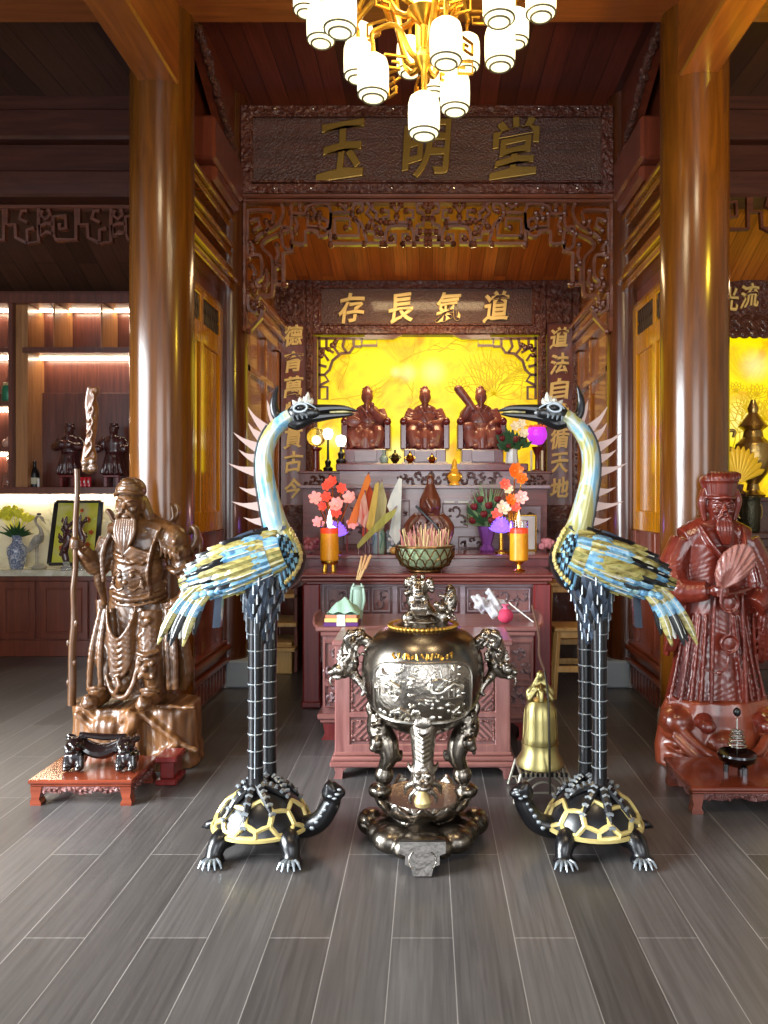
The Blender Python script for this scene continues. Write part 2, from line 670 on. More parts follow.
struct('ceiling_shrine', mb, M['shrineceil'], 'sloping honey-coloured boarded ceiling inside the shrine', 'ceiling')

struct('wall_left', MB().box(-5.2, -5.1, 2.8, 8.4, 0, 4.7), M['plaster'])
struct('wall_right', MB().box(5.1, 5.2, -3.4, 8.4, 0, 4.7), M['plaster'])
struct('wall_back', MB().box(-5.2, 5.2, 8.2, 8.3, 0, 4.7), M['darkz'])

# aisle walls that carry the cross lattice over both aisles, above the shelves and the side altar
for s in (-1, 1):
    mb = MB()
    for (z0, z1, y) in ((4.28, 4.52, 6.02), (4.03, 4.28, 6.10), (3.82, 4.03, 6.0)):
        mb.box(s * 1.62, s * 5.1, y, 6.3, z0, z1, 0.02)
    mb.box(s * 1.62, s * 5.1, 6.04, 6.16, 4.50, 4.64, 0.01)
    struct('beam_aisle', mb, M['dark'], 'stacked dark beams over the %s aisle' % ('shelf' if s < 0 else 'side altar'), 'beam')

# sloping boards behind the aisle lattices
for s in (-1, 1):
    mb = MB()
    x0, x1 = (s * 1.66, s * 5.1) if s > 0 else (-5.1, -1.66)
    mb.add([(x0, 6.3, 3.95), (x1, 6.3, 3.95), (x1, 7.5, 3.36), (x0, 7.5, 3.36),
            (x0, 6.3, 4.0), (x1, 6.3, 4.0), (x1, 7.5, 3.41), (x0, 7.5, 3.41)],
           [(0, 3, 2, 1), (4, 5, 6, 7), (0, 1, 5, 4), (1, 2, 6, 5), (2, 3, 7, 6), (3, 0, 4, 7)])
    struct('ceiling_soffit', mb, M['shrineceil'] if s > 0 else M['ceilside'], 'sloping boards behind the %s lattice' % ('dark shelf-side' if s < 0 else 'side altar'), 'ceiling')

# big round columns
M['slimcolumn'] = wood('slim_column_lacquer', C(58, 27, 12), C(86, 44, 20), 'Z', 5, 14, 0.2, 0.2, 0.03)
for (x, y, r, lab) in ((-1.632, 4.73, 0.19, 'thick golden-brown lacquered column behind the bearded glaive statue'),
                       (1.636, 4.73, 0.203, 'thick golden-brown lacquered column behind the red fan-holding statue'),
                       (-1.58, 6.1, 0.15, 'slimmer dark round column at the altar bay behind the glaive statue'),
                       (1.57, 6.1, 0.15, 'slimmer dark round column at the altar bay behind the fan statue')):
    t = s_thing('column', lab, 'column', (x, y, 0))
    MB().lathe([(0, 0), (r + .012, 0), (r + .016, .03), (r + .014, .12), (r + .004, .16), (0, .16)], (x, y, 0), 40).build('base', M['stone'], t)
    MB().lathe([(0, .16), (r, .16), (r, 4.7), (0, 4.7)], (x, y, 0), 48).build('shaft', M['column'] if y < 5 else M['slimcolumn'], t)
M['palestone'] = plain('pale_plinth_stone', C(140, 150, 158), 0.55, var=0.12)

# cross beam on the thick columns, and the two beams that run from them towards the doors
struct('beam_cross', MB().box(-5.1, 5.1, 4.52, 4.78, 4.41, 4.72, 0.01), M['beam'], 'golden-brown cross beam over the thick columns', 'beam')
for s in (-1, 1):
    z = 3.93 if s < 0 else 3.97
    mb = MB().box(s * 1.49, s * 1.72, -3.2, 4.64, z, 4.72, 0.012)
    struct('beam_long', mb, M['beamy'], 'long beam running forward from the %s column' % ('glaive statue' if s < 0 else 'fan statue'), 'beam')

# raking carved boards and beam ends between the thick and slim columns
for s in (-1, 1):
    t = s_thing('beam_raking', 'carved raking board between thick and slim columns on the %s side' % ('shelf' if s < 0 else 'side altar'), 'beam', (s * 1.5, 5.4, 4.2))
    mb = MB()
    a = [(4.8, 4.62), (4.8, 4.50), (5.2, 4.42), (5.55, 4.25), (5.95, 4.05), (6.05, 3.98), (6.05, 4.62)]
    mb.prism([(y, z) for (y, z) in a], 0, 0.07, R=Matrix(((0, s, 0), (1, 0, 0), (0, 0, 1))), c=(s * 1.50, 0, 0))
    mb.build('board', M['lowpanel'], t)
    mb = MB()
    n = 46
    for k in range(n):
        f = k / (n - 1)
        y = 4.82 + f * 1.2
        z = np.interp(y, [4.8, 5.2, 5.55, 5.95, 6.05], [4.50, 4.42, 4.25, 4.05, 3.98]) + random.uniform(-.01, .03)
        mb.ell((s * (1.49 + random.uniform(-.02, .01)), y, z), (.03, random.uniform(.02, .035), random.uniform(.02, .045)), nu=10, nv=6)
    mb.carve('carved_edge', M['carvedfine'], t, voxel=0.012, it=1)
    mb = MB().box(s * 1.44, s * 1.72, 5.2, 6.0, 3.76, 4.06, 0.02)
    mb.box(s * 1.46, s * 1.70, 5.3, 5.98, 3.66, 3.78, 0.03)
    mb.build('bracket', M['lowpanel'], t)

# panelled side walls of the altar bay
M['reflectpanel'] = wood('yellow_reflection_wood', C(156, 96, 12), C(196, 130, 20), 'Z', 6, 12, 0.16, 0.9, 0.02)  # yellow reflection of the glowing panel put into the wood colour
M['grille'] = plain('dark_grille', C(52, 34, 22), 0.4)
for s in (-1, 1):
    t = s_thing('wall_side_panel', 'panelled wall with cornice between thick and slim columns, %s side' % ('shelf' if s < 0 else 'side altar'), 'wall', (s * 1.66, 5.4, 0))
    MB().box(s * 1.62, s * 1.72, 4.8, 6.0, 0, 4.65).build('board', M['lowpanel'], t)
    # cornices
    mb = MB()
    for (z, d, h) in ((3.06, .12, .06), (3.12, .155, .035), (3.155, .11, .09), (3.33, .10, .05), (3.38, .13, .035), (3.56, .09, .05), (3.61, .12, .04), (2.92, .03, .04)):
        mb.box(s * (1.62 - d), s * 1.63, 4.8, 6.02, z, z + h, 0.008)
    mb.build('cornice', M['panel'], t)
    # upper door leaf: stiles, rails, grille, raised field
    mb = MB()
    for (y0, y1) in ((4.84, 4.93), (5.37, 5.44), (5.86, 5.97)):
        mb.box(s * 1.585, s * 1.63, y0, y1, 1.28, 2.93, 0.006)
    for (z0, z1) in ((1.22, 1.37), (2.55, 2.70), (2.88, 2.93)):
        mb.box(s * 1.585, s * 1.63, 4.84, 5.97, z0, z1, 0.006)
    for (y0, y1) in ((4.98, 5.34), (5.47, 5.83)):
        mb.box(s * 1.60, s * 1.63, y0, y1, 1.36, 2.56, 0.012)
    mb.build('door_leaf', M['reflectpanel'], t)
    mb = MB()
    for y0 in (4.93, 5.44):
        for k in range(9):
            yy = y0 + .02 + k * .048
            mb.bar((s * 1.60, yy, 2.70), (s * 1.60, yy + .05, 2.88), .012, .012)
            mb.bar((s * 1.60, yy + .05, 2.70), (s * 1.60, yy, 2.88), .012, .012)
    mb.build('grille', M['grille'], t)
    # lower panel, rails and plinth
    mb = MB()
    for (y0, y1) in ((4.84, 4.93), (5.37, 5.46), (5.88, 5.97)):
        mb.box(s * 1.58, s * 1.63, y0, y1, .36, 1.22, 0.006)
    mb.box(s * 1.58, s * 1.63, 4.84, 5.97, .78, .84, 0.006)
    for (d, z0, z1) in ((.10, .30, .345), (.075, .345, .37), (.06, .24, .30), (.09, .20, .24), (.05, 0, .20)):
        mb.box(s * (1.62 - d), s * 1.63, 4.8, 5.98, z0, z1, 0.006)
    for k in range(14):
        yy = 4.86 + k * .08
        mb.box(s * 1.56, s * 1.58, yy, yy + .05, .03, .18, 0.005)
    mb.build('dado', M['lowpanel'], t)

    t = s_thing('wall_shrine_side', 'panelled inner wall of the shrine, %s side' % ('shelf' if s < 0 else 'side altar'), 'wall', (s * 1.52, 6.8, 0))
    MB().box(s * 1.50, s * 1.58, 6.2, 7.7, 0, 4.0).build('board', M['panel'], t)
    mb = MB()
    for (y0, y1) in ((6.24, 6.34), (6.92, 7.0), (7.5, 7.6)):
        mb.box(s * 1.46, s * 1.51, y0, y1, .3, 2.9, 0.008)
    for (z0, z1, d) in ((2.9, 3.0, .06), (3.0, 3.04, .10), (3.04, 3.12, .07), (3.12, 3.16, .12), (2.5, 2.56, .04), (1.2, 1.28, .04), (.22, .32, .06)):
        mb.box(s * (1.50 - d), s * 1.51, 6.2, 7.6, z0, z1, 0.006)
    for (y0, y1) in ((6.40, 6.86), (7.06, 7.44)):
        mb.box(s * 1.48, s * 1.51, y0, y1, 1.36, 2.42, 0.012)
        mb.box(s * 1.48, s * 1.51, y0, y1, .42, 1.10, 0.012)
    mb.build('frame', M['panel'], t)
    MB().box(s * 1.36, s * 1.56, 5.93, 6.2, 0, .21, .012).build('column_step', M['palestone'], t)

# shrine back wall under the glowing panel
struct('wall_shrine_back', MB().box(-1.5, 1.5, 7.82, 7.9, 0, 3.7), M['lowpanel'])

# ------------------------------------------------------------------ name board over the shrine
def char_row(parent, chars, pos, y, wd, ht, material, depth=0.014, slant=0.1, bold=0.015):
    for ch, (px, py) in zip(chars, pos):
        p = W(px, py, y)
        mb = MB()
        glyph(mb, ch, p.x, p.z, y, wd, ht, depth, slant, bold)
        mb.build('written_character', material, parent, smooth=False)


M['fieldweave'] = wood('woven_carved_field', C(66, 36, 26), C(92, 54, 40), 'X', 5, 10, 0.36, 0.3, 0.05, 0.35, 70)


def zigzag(mb, x0, x1, z0, z1, y, step, run, wd=0.007):
    """carved hatching: short slanting strokes in rows"""
    r = 0
    z = z0
    while z + run * .7 < z1:
        x = x0
        k = 0
        while x + run < x1:
            if (k // 4) % 2 == r % 2 or True:
                dx = run * .8 if r % 2 == 0 else run * .8
                mb.bar((x, y, z), (x + dx, y, z + run * .7), wd, 0.006)
            x += step
            k += 1
        z += run * .8
        r += 1


t = thing('name_board', 'wide dark carved name board with three dull gold characters under the chandelier', 'board', (0, 6.0, 3.84))
a, b = W(240, 105, 6.0), W(614, 193, 6.0)
x0, x1, z1, z0 = a.x, b.x, a.z, b.z
MB().box(x0 + .08, x1 - .08, 6.02, 6.1, z0 + .07, z1 - .07).build('field', M['fieldweave'], t)
mb = MB()
for (q0, q1, r0, r1) in ((x0, x1, z1 - .085, z1), (x0, x1, z0, z0 + .075), (x0, x0 + .1, z0, z1), (x1 - .1, x1, z0, z1)):
    mb.box(q0, q1, 5.985, 6.1, r0, r1, 0.012)
mb.box(x0 + .1, x1 - .1, 5.97, 6.0, z1 - .10, z1 - .085, .004)
mb.box(x0 + .1, x1 - .1, 5.97, 6.0, z0 + .075, z0 + .09, .004)
mb.build('frame', M['carved'], t)
mb = MB()
zigzag(mb, x0 + .13, x0 + .80, z0 + .12, z1 - .13, 6.018, .032, .10)
mb.build('carved_hatching', M['fieldweave'], t)['kind'] = 'stuff'
mb = MB()
zigzag(mb, x1 - .78, x1 - .14, z0 + .12, z1 - .13, 6.018, .032, .10)
mb.build('carved_hatching', M['fieldweave'], t)['kind'] = 'stuff'
mb = MB()
for px in (275, 312, 393, 456, 540, 577):
    for py in (108.5, 188):
        p = W(px + random.uniform(-2, 2), py, 5.98)
        mb.ell(p, (.011, .008, .011), nu=8, nv=6)
mb.build('silver_stud', plain('bright_stud', C(230, 220, 205), 0.15, 1.0), t)['kind'] = 'stuff'
char_row(t, '玉明堂', [(341, 150), (426, 150), (514, 148)], 6.015, .37, .45, M['dullgold'], 0.02)

# lattice bar under the name board
t = thing('fretwork_valance', 'dark carved fretwork valance with corner brackets hanging under the name board', 'valance', (0, 6.05, 3.8))
YF = 6.05


def fp(u, v):
    return W(230 + u / 3.84, 180 + v / 3.84, YF)


F = [
    [(70, 300), (70, 140), (85, 120), (158, 120), (170, 135), (162, 165)],
    [(195, 90), (207, 120), (195, 160), (165, 188), (120, 212), (100, 232)],
    [(192, 208), (150, 226), (126, 245), (130, 268), (155, 292), (165, 320), (165, 432), (150, 446), (116, 446), (104, 472)],
    [(70, 296), (118, 292), (125, 350), (120, 378), (105, 392), (110, 412), (130, 405)],
    [(70, 437), (74, 500), (98, 512), (112, 500)],
    [(126, 492), (122, 528), (100, 552), (74, 582)],
    [(212, 402), (175, 402), (175, 345), (190, 330)],
    [(206, 402), (206, 282), (240, 276), (240, 240)],
    [(236, 90), (236, 182), (202, 184), (206, 258), (238, 264), (238, 200), (205, 200)],
    [(240, 244), (290, 246), (292, 200), (335, 200), (338, 215), (372, 215), (376, 160), (340, 150)],
    [(236, 130), (290, 132), (300, 105), (380, 98), (384, 190), (345, 182)],
    [(270, 86), (270, 120)],
    [(300, 132), (300, 180), (345, 182), (345, 130)],
    [(388, 250), (388, 132), (412, 128), (468, 128)],
    [(404, 218), (404, 152), (462, 152), (462, 184), (445, 184)],
    [(404, 218), (495, 218), (495, 175), (480, 150)],
    [(388, 246), (515, 246), (518, 214), (505, 172), (478, 148), (470, 125), (482, 95), (505, 92), (510, 112), (494, 122)],
    [(524, 86), (540, 105), (524, 130), (545, 150), (530, 180)],
    [(545, 92), (548, 118), (566, 128), (560, 150), (578, 160)],
    [(520, 200), (555, 204), (556, 225), (585, 228), (582, 246)],
    [(515, 246), (590, 246)],
    [(560, 182), (580, 184), (580, 205)],
    [(585, 120), (610, 122), (610, 145), (585, 150), (600, 165)],
    [(596, 246), (636, 246), (636, 212), (618, 212), (618, 226)],
    [(596, 246), (600, 200), (620, 182), (684, 182), (704, 200), (706, 246)],
    [(664, 246), (664, 212), (684, 212), (684, 226)],
    [(612, 166), (690, 166), (690, 182)],
    [(676, 120), (702, 120), (704, 150), (680, 150), (690, 166)],
    [(664, 246), (768, 246)],
    [(718, 225), (718, 180), (742, 170), (742, 130), (720, 120), (725, 95), (768, 92)],
    [(718, 225), (768, 225)],
    [(742, 150), (768, 150)],
    [(80, 160), (112, 150), (118, 180), (92, 196)], [(76, 240), (92, 262), (84, 282)], [(140, 160), (150, 185), (135, 205)],
    [(180, 250), (188, 290), (176, 318)], [(82, 330), (98, 350), (92, 378)], [(140, 350), (148, 390), (132, 420)], [(84, 400), (96, 425)], [(88, 470), (98, 492)],
    [(250, 150), (262, 175), (250, 200)], [(318, 110), (330, 130), (318, 150)], [(420, 95), (440, 110), (455, 95)], [(545, 160), (562, 200)], [(625, 100), (640, 125), (655, 100)], [(640, 140), (640, 165)], [(745, 100), (760, 120)],
    [(730, 200), (768, 200)],
]
mid = (428 - 230) * 3.84
mb = MB()
for pl in F:
    for mir in (0, 1):
        q = [fp(2 * mid - u if mir else u, v) for (u, v) in pl]
        P, Rr = smooth_path(q, [.0165] * len(q), 3) if len(q) > 5 else (q, [.0165] * len(q))
        mb.tube(P, Rr, 4, (2.2, 1.0), up=(0, 1, 0))
        for e in (q[0], q[-1]):
            mb.ell(e, (.026, .036, .026), nu=8, nv=6)
mb.build('fretwork', M['fret'], t)
mb = MB()
a, b = fp(52, 62), fp(62, 585)
c = fp(2 * mid - 52, 62)
mb.box(a.x, b.x + .01, YF - .04, YF + .04, b.z, a.z, .006)
mb.box(c.x, c.x - (b.x - a.x) - .01, YF - .04, YF + .04, b.z, a.z, .006)
mb.box(a.x - .02, c.x + .02, YF - .06, YF + .05, a.z - .035, a.z + .004, .01)
mb.box(a.x, c.x, YF - .045, YF + .05, a.z - .065, a.z - .035, .006)
mb.build('frame', M['fret'], t)

# lattice bits over the aisles: interlocking square scrolls
def scroll_strip(name, label, px0, px1, py0, py1, Y, material):
    t = thing(name, label, 'valance', W((px0 + px1) / 2, (py0 + py1) / 2, Y))
    mb = MB()
    hgt = (py1 - py0)
    unit = hgt * 1.9
    xs = px1
    sgn = 1
    pats = [
        [(0.02, .05), (.02, .85), (.55, .85), (.62, .70), (.62, .25), (.30, .22), (.28, .55), (.45, .58), (.45, .42)],
        [(.75, .05), (.70, .2), (.82, .32), (.95, .22), (.9, .08)],
        [(.62, .7), (.8, .65), (.95, .75), (.98, .5), (.8, .42), (.62, .45)],
        [(1.0, .05), (1.0, .9), (1.3, .95), (1.3, .6), (1.12, .55)],
        [(1.3, .1), (1.45, .1), (1.5, .3), (1.3, .4)],
        [(1.3, .95), (1.6, .8), (1.62, .45), (1.85, .45), (1.85, .05)],
    ]
    while xs > px0:
        for pl in pats:
            q = [W(max(px0, xs - u * hgt), py0 + v * hgt, Y) for (u, v) in pl]
            mb.tube(q, .018, 4, (1.7, 1.0), up=(0, 1, 0))
        xs -= unit
    a, b = W(px0, py0 - 2, Y), W(px1, py0 + 2, Y)
    mb.box(a.x, b.x, Y - .04, Y + .04, b.z, a.z, .006)
    mb.build('fretwork', material, t)
    return t


scroll_strip('fretwork_strip', 'dark fretwork strip above the lit wall shelves', -60, 150, 208, 246, 6.05, M['fret'])
scroll_strip('fretwork_strip', 'dark fretwork strip above the golden side altar', 690, 830, 193, 236, 6.05, M['fret'])
# ================================================================== shrine screen with its writing
t = thing('shrine_screen', 'carved dark wood screen with gold couplets framing the glowing yellow panel', 'screen', (0, 7.6, 0))
YB = 7.6
a, b = W(312, 280, YB), W(541, 335, YB)
p = MB()
p.box(a.x, b.x, YB + .02, YB + .10, b.z, a.z)
board = p.build('crossboard', M['fieldweave'], t)
mb = MB()
for (q0, q1, r0, r1) in ((a.x, b.x, a.z - .085, a.z), (a.x, b.x, b.z, b.z + .10), (a.x, a.x + .09, b.z, a.z), (b.x - .09, b.x, b.z, a.z)):
    mb.box(q0, q1, YB - .02, YB + .06, r0, r1, .014)
mb.box(a.x + .1, b.x - .1, YB - .03, YB, b.z + .09, b.z + .11, .004)
mb.build('frame', M['carved'], board)
mb = MB()
mb2 = MB()
zz0, zz1 = b.z + .13, a.z - .11
for k in range(40):
    x = a.x + .5 + k * .031
    run = .10 if (k // 5) % 2 else .13
    mb2.bar((x, YB + .017, zz0 + (k % 5) * .05), (x + .08 * (1 if k < 20 else -1), YB + .017, zz0 + (k % 5) * .05 + .08), .006, .006)
mb2.build('carved_hatching', M['fieldweave'], board)['kind'] = 'stuff'
char_row(board, '存長氣道', [(351, 308.5), (401, 308.5), (448, 307), (496, 307)], YB + .015, .255, .30, M['gold'], 0.016, 0.07, 0.014)
# couplet boards
for (px0, px1, chars, cxp, sd) in ((274, 313, '德育萬物貫古今', 293, -1), (540, 580, '道法自然循天地', 559, 1)):
    a, b = W(px0, 280, YB), W(px1, 560, YB)
    mb = MB().box(a.x + .07, b.x - .07, YB + .0, YB + .1, 1.3, a.z)
    bd = mb.build('couplet_board', M['lowpanel'], t)
    mb = MB()
    c0, c1 = W(cxp - 13, 324, YB), W(cxp + 13, 505, YB)
    mb.box(a.x, c0.x, YB - .03, YB + .08, .9, a.z, .01)
    mb.box(c1.x, b.x, YB - .03, YB + .08, .9, a.z, .01)
    mb.box(c0.x, c1.x, YB - .03, YB + .08, c0.z, a.z, .01)
    mb.box(c0.x, c1.x, YB - .03, YB + .08, .9, c1.z, .01)
    mb.build('frame', M['carved'], bd)
    mb = MB()
    zt = c0.z + .02
    for k in range(16):
        an = random.uniform(0, 2 * PI)
        rr = random.uniform(.03, .13)
        cxx, czz = (a.x + b.x) / 2 + rr * math.cos(an), (c0.z + a.z) / 2 + rr * math.sin(an)
        mb.tube([(cxx, YB - .03, czz), (cxx + .03 * math.cos(an + 1.2), YB - .045, czz + .03 * math.sin(an + 1.2)), (cxx + .05 * math.cos(an + 2.4), YB - .03, czz + .05 * math.sin(an + 2.4))], [.006, .012, .005], 6)
    mb.carve('dragon_medallion', M['carvedfine'], bd, voxel=.008, it=1)
    mb = MB()
    for xx in (a.x + .035, b.x - .035):
        for k in range(46):
            z = 1.5 + k * .036
            mb.ell((xx + .012 * math.sin(k * 2.2), YB - .03, z), (.014, .012, .014), nu=6, nv=5)
    mb.build('beaded_trim', M['carvedfine'], bd)['kind'] = 'stuff'
    ys = [336, 362, 387, 412, 438, 462, 489] if sd < 0 else [338, 364, 389, 414, 439, 463, 488]
    char_row(bd, chars, [(cxp, y) for y in ys], YB - .002, .185, .205, M['gold'], 0.014, 0.06, 0.016)

# corner fretwork inside the opening
xl, xr, zt = W(316, 0, YB).x, W(539, 0, YB).x, W(0, 336, YB).z
for s, xc in ((1, xl), (-1, xr)):
    mb = MB()
    prof = [(0, 0), (.60, 0), (.60, -.09), (.50, -.11), (.44, -.10), (.40, -.155), (.28, -.18), (.20, -.23), (.15, -.32), (.10, -.40), (.08, -.46), (.10, -.52), (.09, -.60), (0, -.60)]
    holes = []
    # a pierced corner: strips around openings
    for q in ([(0.03, 0), (.03, -.62), (.11, -.62), (.11, -.50), (.03, -.50)], [(0, -.02), (.6, -.02), (.6, -.09), (.45, -.09), (.45, -.02)],
              [(.45, -.10), (.37, -.10), (.33, -.16), (.24, -.17), (.16, -.24), (.13, -.33), (.08, -.38), (.12, -.44), (.04, -.48)],
              [(.37, -.02), (.37, -.09)], [(.28, -.02), (.26, -.1), (.30, -.16)], [(.2, -.02), (.18, -.12), (.22, -.17)], [(.10, -.02), (.10, -.12), (.17, -.16)],
              [(.02, -.12), (.10, -.12)], [(.02, -.2), (.08, -.18), (.12, -.24)], [(.02, -.28), (.10, -.3)], [(.02, -.38), (.08, -.38)]):
        mb.tube([(xc + s * u, YB + .03, zt + v) for (u, v) in q], .014, 4, (1.6, 1.3), up=(0, 1, 0))
    for k in range(7):
        u = random.uniform(.04, .2); v = -.24 + u
        mb.ell((xc + s * (u), YB + .02, zt - (.26 - u) * random.uniform(.5, 1.0)), (.025, .02, .025), nu=8, nv=6)
    xe = xl if s > 0 else xr
    mb.box(xe - .03 if s > 0 else xe - .012, xe + .012 if s > 0 else xe + .03, YB - .005, YB + .06, 1.55, zt, .005)
    mb.build('corner_fretwork', M['fret'], t)
for s in (-1, 1):
    xm = (xl + xr) / 2
    mb = MB()
    mb.prism([(xm + s * .25, zt + .01), (xm + s * .62, zt + .01), (xm + s * .62, zt - .03), (xm + s * .34, zt - .03)], YB - .01, YB + .05)
    mb.build('edge_batten', M['fret'], t)


# ------------------------------------------------------------------ the lit yellow stone panel
def glow_mat(name, spots, strength):
    m, nt, b = mat(name)
    tc = nt.nodes.new('ShaderNodeTexCoord')
    no = nt.nodes.new('ShaderNodeTexNoise')
    no.inputs['Scale'].default_value = 2.6
    no.inputs['Detail'].default_value = 9
    no.inputs['Roughness'].default_value = 0.62
    no.inputs['Distortion'].default_value = 1.2
    nt.links.new(tc.outputs['Object'], no.inputs['Vector'])
    cr = nt.nodes.new('ShaderNodeValToRGB')
    e = cr.color_ramp.elements
    e[0].position = .36; e[0].color = (0.80, 0.42, 0.0, 1)
    e[1].position = .47; e[1].color = (0.98, 0.72, 0.0, 1)
    q = e.new(.61); q.color = (1.0, 0.86, 0.0, 1)
    nt.links.new(no.outputs['Fac'], cr.inputs['Fac'])
    # paler spots painted into the glow, standing for bulbs behind the stone
    last = cr.outputs['Color']
    for (x, y, z, r) in spots:
        vm = nt.nodes.new('ShaderNodeVectorMath')
        vm.operation = 'DISTANCE'
        vm.inputs[1].default_value = (x, y, z)
        nt.links.new(tc.outputs['Object'], vm.inputs[0])
        mr = nt.nodes.new('ShaderNodeMapRange')
        mr.interpolation_type = 'SMOOTHSTEP'
        mr.inputs[1].default_value = 0.0
        mr.inputs[2].default_value = r
        mr.inputs[3].default_value = 0.6
        mr.inputs[4].default_value = 0.0
        nt.links.new(vm.outputs['Value'], mr.inputs[0])
        mx = nt.nodes.new('ShaderNodeMix')
        mx.data_type = 'RGBA'
        nt.links.new(mr.outputs[0], mx.inputs[0])
        nt.links.new(last, mx.inputs[6])
        mx.inputs[7].default_value = (1.0, 1.0, 0.45, 1)
        last = mx.outputs[2]
    b.inputs['Base Color'].default_value = C(120, 90, 10)
    b.inputs['Roughness'].default_value = 0.3
    nt.links.new(last, b.inputs['Emission Color'])
    b.inputs['Emission Strength'].default_value = strength
    return m


M['etch'] = plain('etched_line', C(120, 84, 0), 0.5, emit=0.6, ecol=(0.85, 0.58, 0.0, 1))


def etch_flower(mb, c, r, y, n=7):
    for k in range(n):
        a = PI * (k + .5) / n
        d = Vector((math.cos(a), 0, math.sin(a)))
        s = Vector((-d.z, 0, d.x))
        q = [c + d * (r * u) + s * (r * .22 * math.sin(PI * u)) for u in (0, .25, .5, .75, 1)]
        q2 = [c + d * (r * u) - s * (r * .22 * math.sin(PI * u)) for u in (1, .75, .5, .25, 0)]
        mb.tube([Vector((p.x, y, p.z)) for p in q + q2[1:]], .0042, 4)


def etch_branch(mb, p0, ang, ln, y, depth):
    q = [p0]
    a = ang
    for k in range(6):
        a += random.uniform(-.35, .35)
        q.append(q[-1] + Vector((math.cos(a), 0, math.sin(a))) * (ln / 6))
    mb.tube(q, [.006 - .0006 * k for k in range(7)], 4)
    if depth:
        for k in (2, 4, 5):
            etch_branch(mb, q[k], a + random.choice((-.7, .7)), ln * .5, y, depth - 1)


t = thing('backlit_stone_panel', 'glowing yellow translucent stone panel with etched lotus and branches behind three seated figures', 'panel', (0, 7.72, 1.5))
YG = 7.72
mb = MB().box(W(312, 0, YG).x, W(543, 0, YG).x, YG, YG + .04, 1.5, W(0, 334, YG).z)
spots = []
for (px, py, r) in ((408, 373, .13), (433, 372, .18), (330, 437, .14), (341, 441, .12), (396, 372, .08), (437, 455, .2), (397, 452, .2)):
    p = W(px, py, YG)
    spots.append((p.x, 0, p.z - 1.5, r))
mb.build('stone', glow_mat('lit_yellow_stone', spots, 0.9), t)
mb = MB()
for (px, py, r, n) in ((494, 395, .36, 9), (459, 391, .14, 7), (372, 396, .12, 6), (520, 372, .2, 7), (345, 352, .16, 7)):
    etch_flower(mb, W(px, py, YG - .004), r, YG - .004, n)
for (px, py, an, ln) in ((500, 380, 2.0, .55), (520, 372, .6, .35), (400, 362, .7, .45), (438, 352, .3, .45), (338, 390, 1.2, .4), (330, 400, .2, .5), (490, 440, 1.8, .4), (520, 400, 1.1, .35), (405, 420, 1.4, .35)):
    etch_branch(mb, W(px, py, YG - .004), an, ln, YG - .004, 1)
for k in range(11):     # the long feathered leaf
    p0 = W(484, 395, YG - .004)
    q = [p0, p0 + Vector((-.12 + k * .03, 0, .18)), p0 + Vector((-.24 + k * .045, 0, .36 + .012 * k * (10 - k) / 5))]
    mb.tube(q, [.004, .005, .002], 4)
for k in range(7):
    p0 = W(498, 385, YG - .004)
    mb.tube([p0, p0 + Vector((.2, 0, .05 + .02 * k)), p0 + Vector((.42, 0, .0 + .05 * k))], [.003, .005, .002], 4)
mb.build('etched_drawing', M['etch'], t)['kind'] = 'stuff'


# ================================================================== tiers of the altar
M['bluegrey'] = wood('grey_sheen_rosewood', C(134, 112, 118), C(168, 148, 156), 'X', 5, 12, 0.32, 0.3)  # blue-grey cabinet wood; the drawers' daylight reflection put into the same grey
M['carvegrey'] = wood('grey_sheen_carving', C(92, 66, 66), C(150, 124, 128), 'X', 5, 12, 0.34, 0.3, 0.05, 0.9, 40)


def relief(mb, x0, x1, z0, z1, y, n, seed, r=.010):
    """scrolling leaf relief filling a small panel"""
    rn = random.Random(seed)
    for k in range(n):
        cx = x0 + (x1 - x0) * (k + .5) / n + rn.uniform(-.006, .006)
        cz = (z0 + z1) / 2 + (z1 - z0) * .22 * (1 if k % 2 else -1)
        R0 = min((z1 - z0) * .34, (x1 - x0) / n * .8)
        q = []
        a0 = rn.uniform(0, 6.28)
        for j in range(9):
            u = j / 8
            aa = a0 + u * 5.2 * (1 if k % 2 else -1)
            q.append((cx + R0 * (1 - .75 * u) * math.cos(aa), y - .004 * math.sin(u * 3), cz + R0 * (1 - .75 * u) * math.sin(aa)))
        q = [(min(max(p[0], x0), x1), p[1], min(max(p[2], z0), z1)) for p in q]
        mb.tube(q, [r * (.5 + .7 * math.sin(PI * j / 8)) for j in range(9)], 5)
        for j in range(2):
            an = rn.uniform(0, 6.28)
            mb.ell((cx + R0 * .9 * math.cos(an), y, min(max(cz + R0 * .9 * math.sin(an), z0), z1)), (r * 1.5, r * .8, r * 1.1), nu=7, nv=5)


def carved_panel(t, x0, x1, z0, z1, y, field, frame, carvemat, n, seed, fr=.016, name='carved_panel', r=.009):
    mb = MB().box(x0, x1, y + .012, y + .02, z0, z1)
    p = mb.build(name, field, t)
    mb = MB()
    for (a0, a1, c0, c1) in ((x0, x1, z1 - fr, z1), (x0, x1, z0, z0 + fr), (x0, x0 + fr, z0, z1), (x1 - fr, x1, z0, z1)):
        mb.box(a0, a1, y - .004, y + .014, c0, c1, .004)
    mb.build('frame', frame, p)
    mb = MB()
    relief(mb, x0 + fr * 1.3, x1 - fr * 1.3, z0 + fr * 1.3, z1 - fr * 1.3, y + .010, n, seed, r)
    mb.build('carving', carvemat, p)
    return p


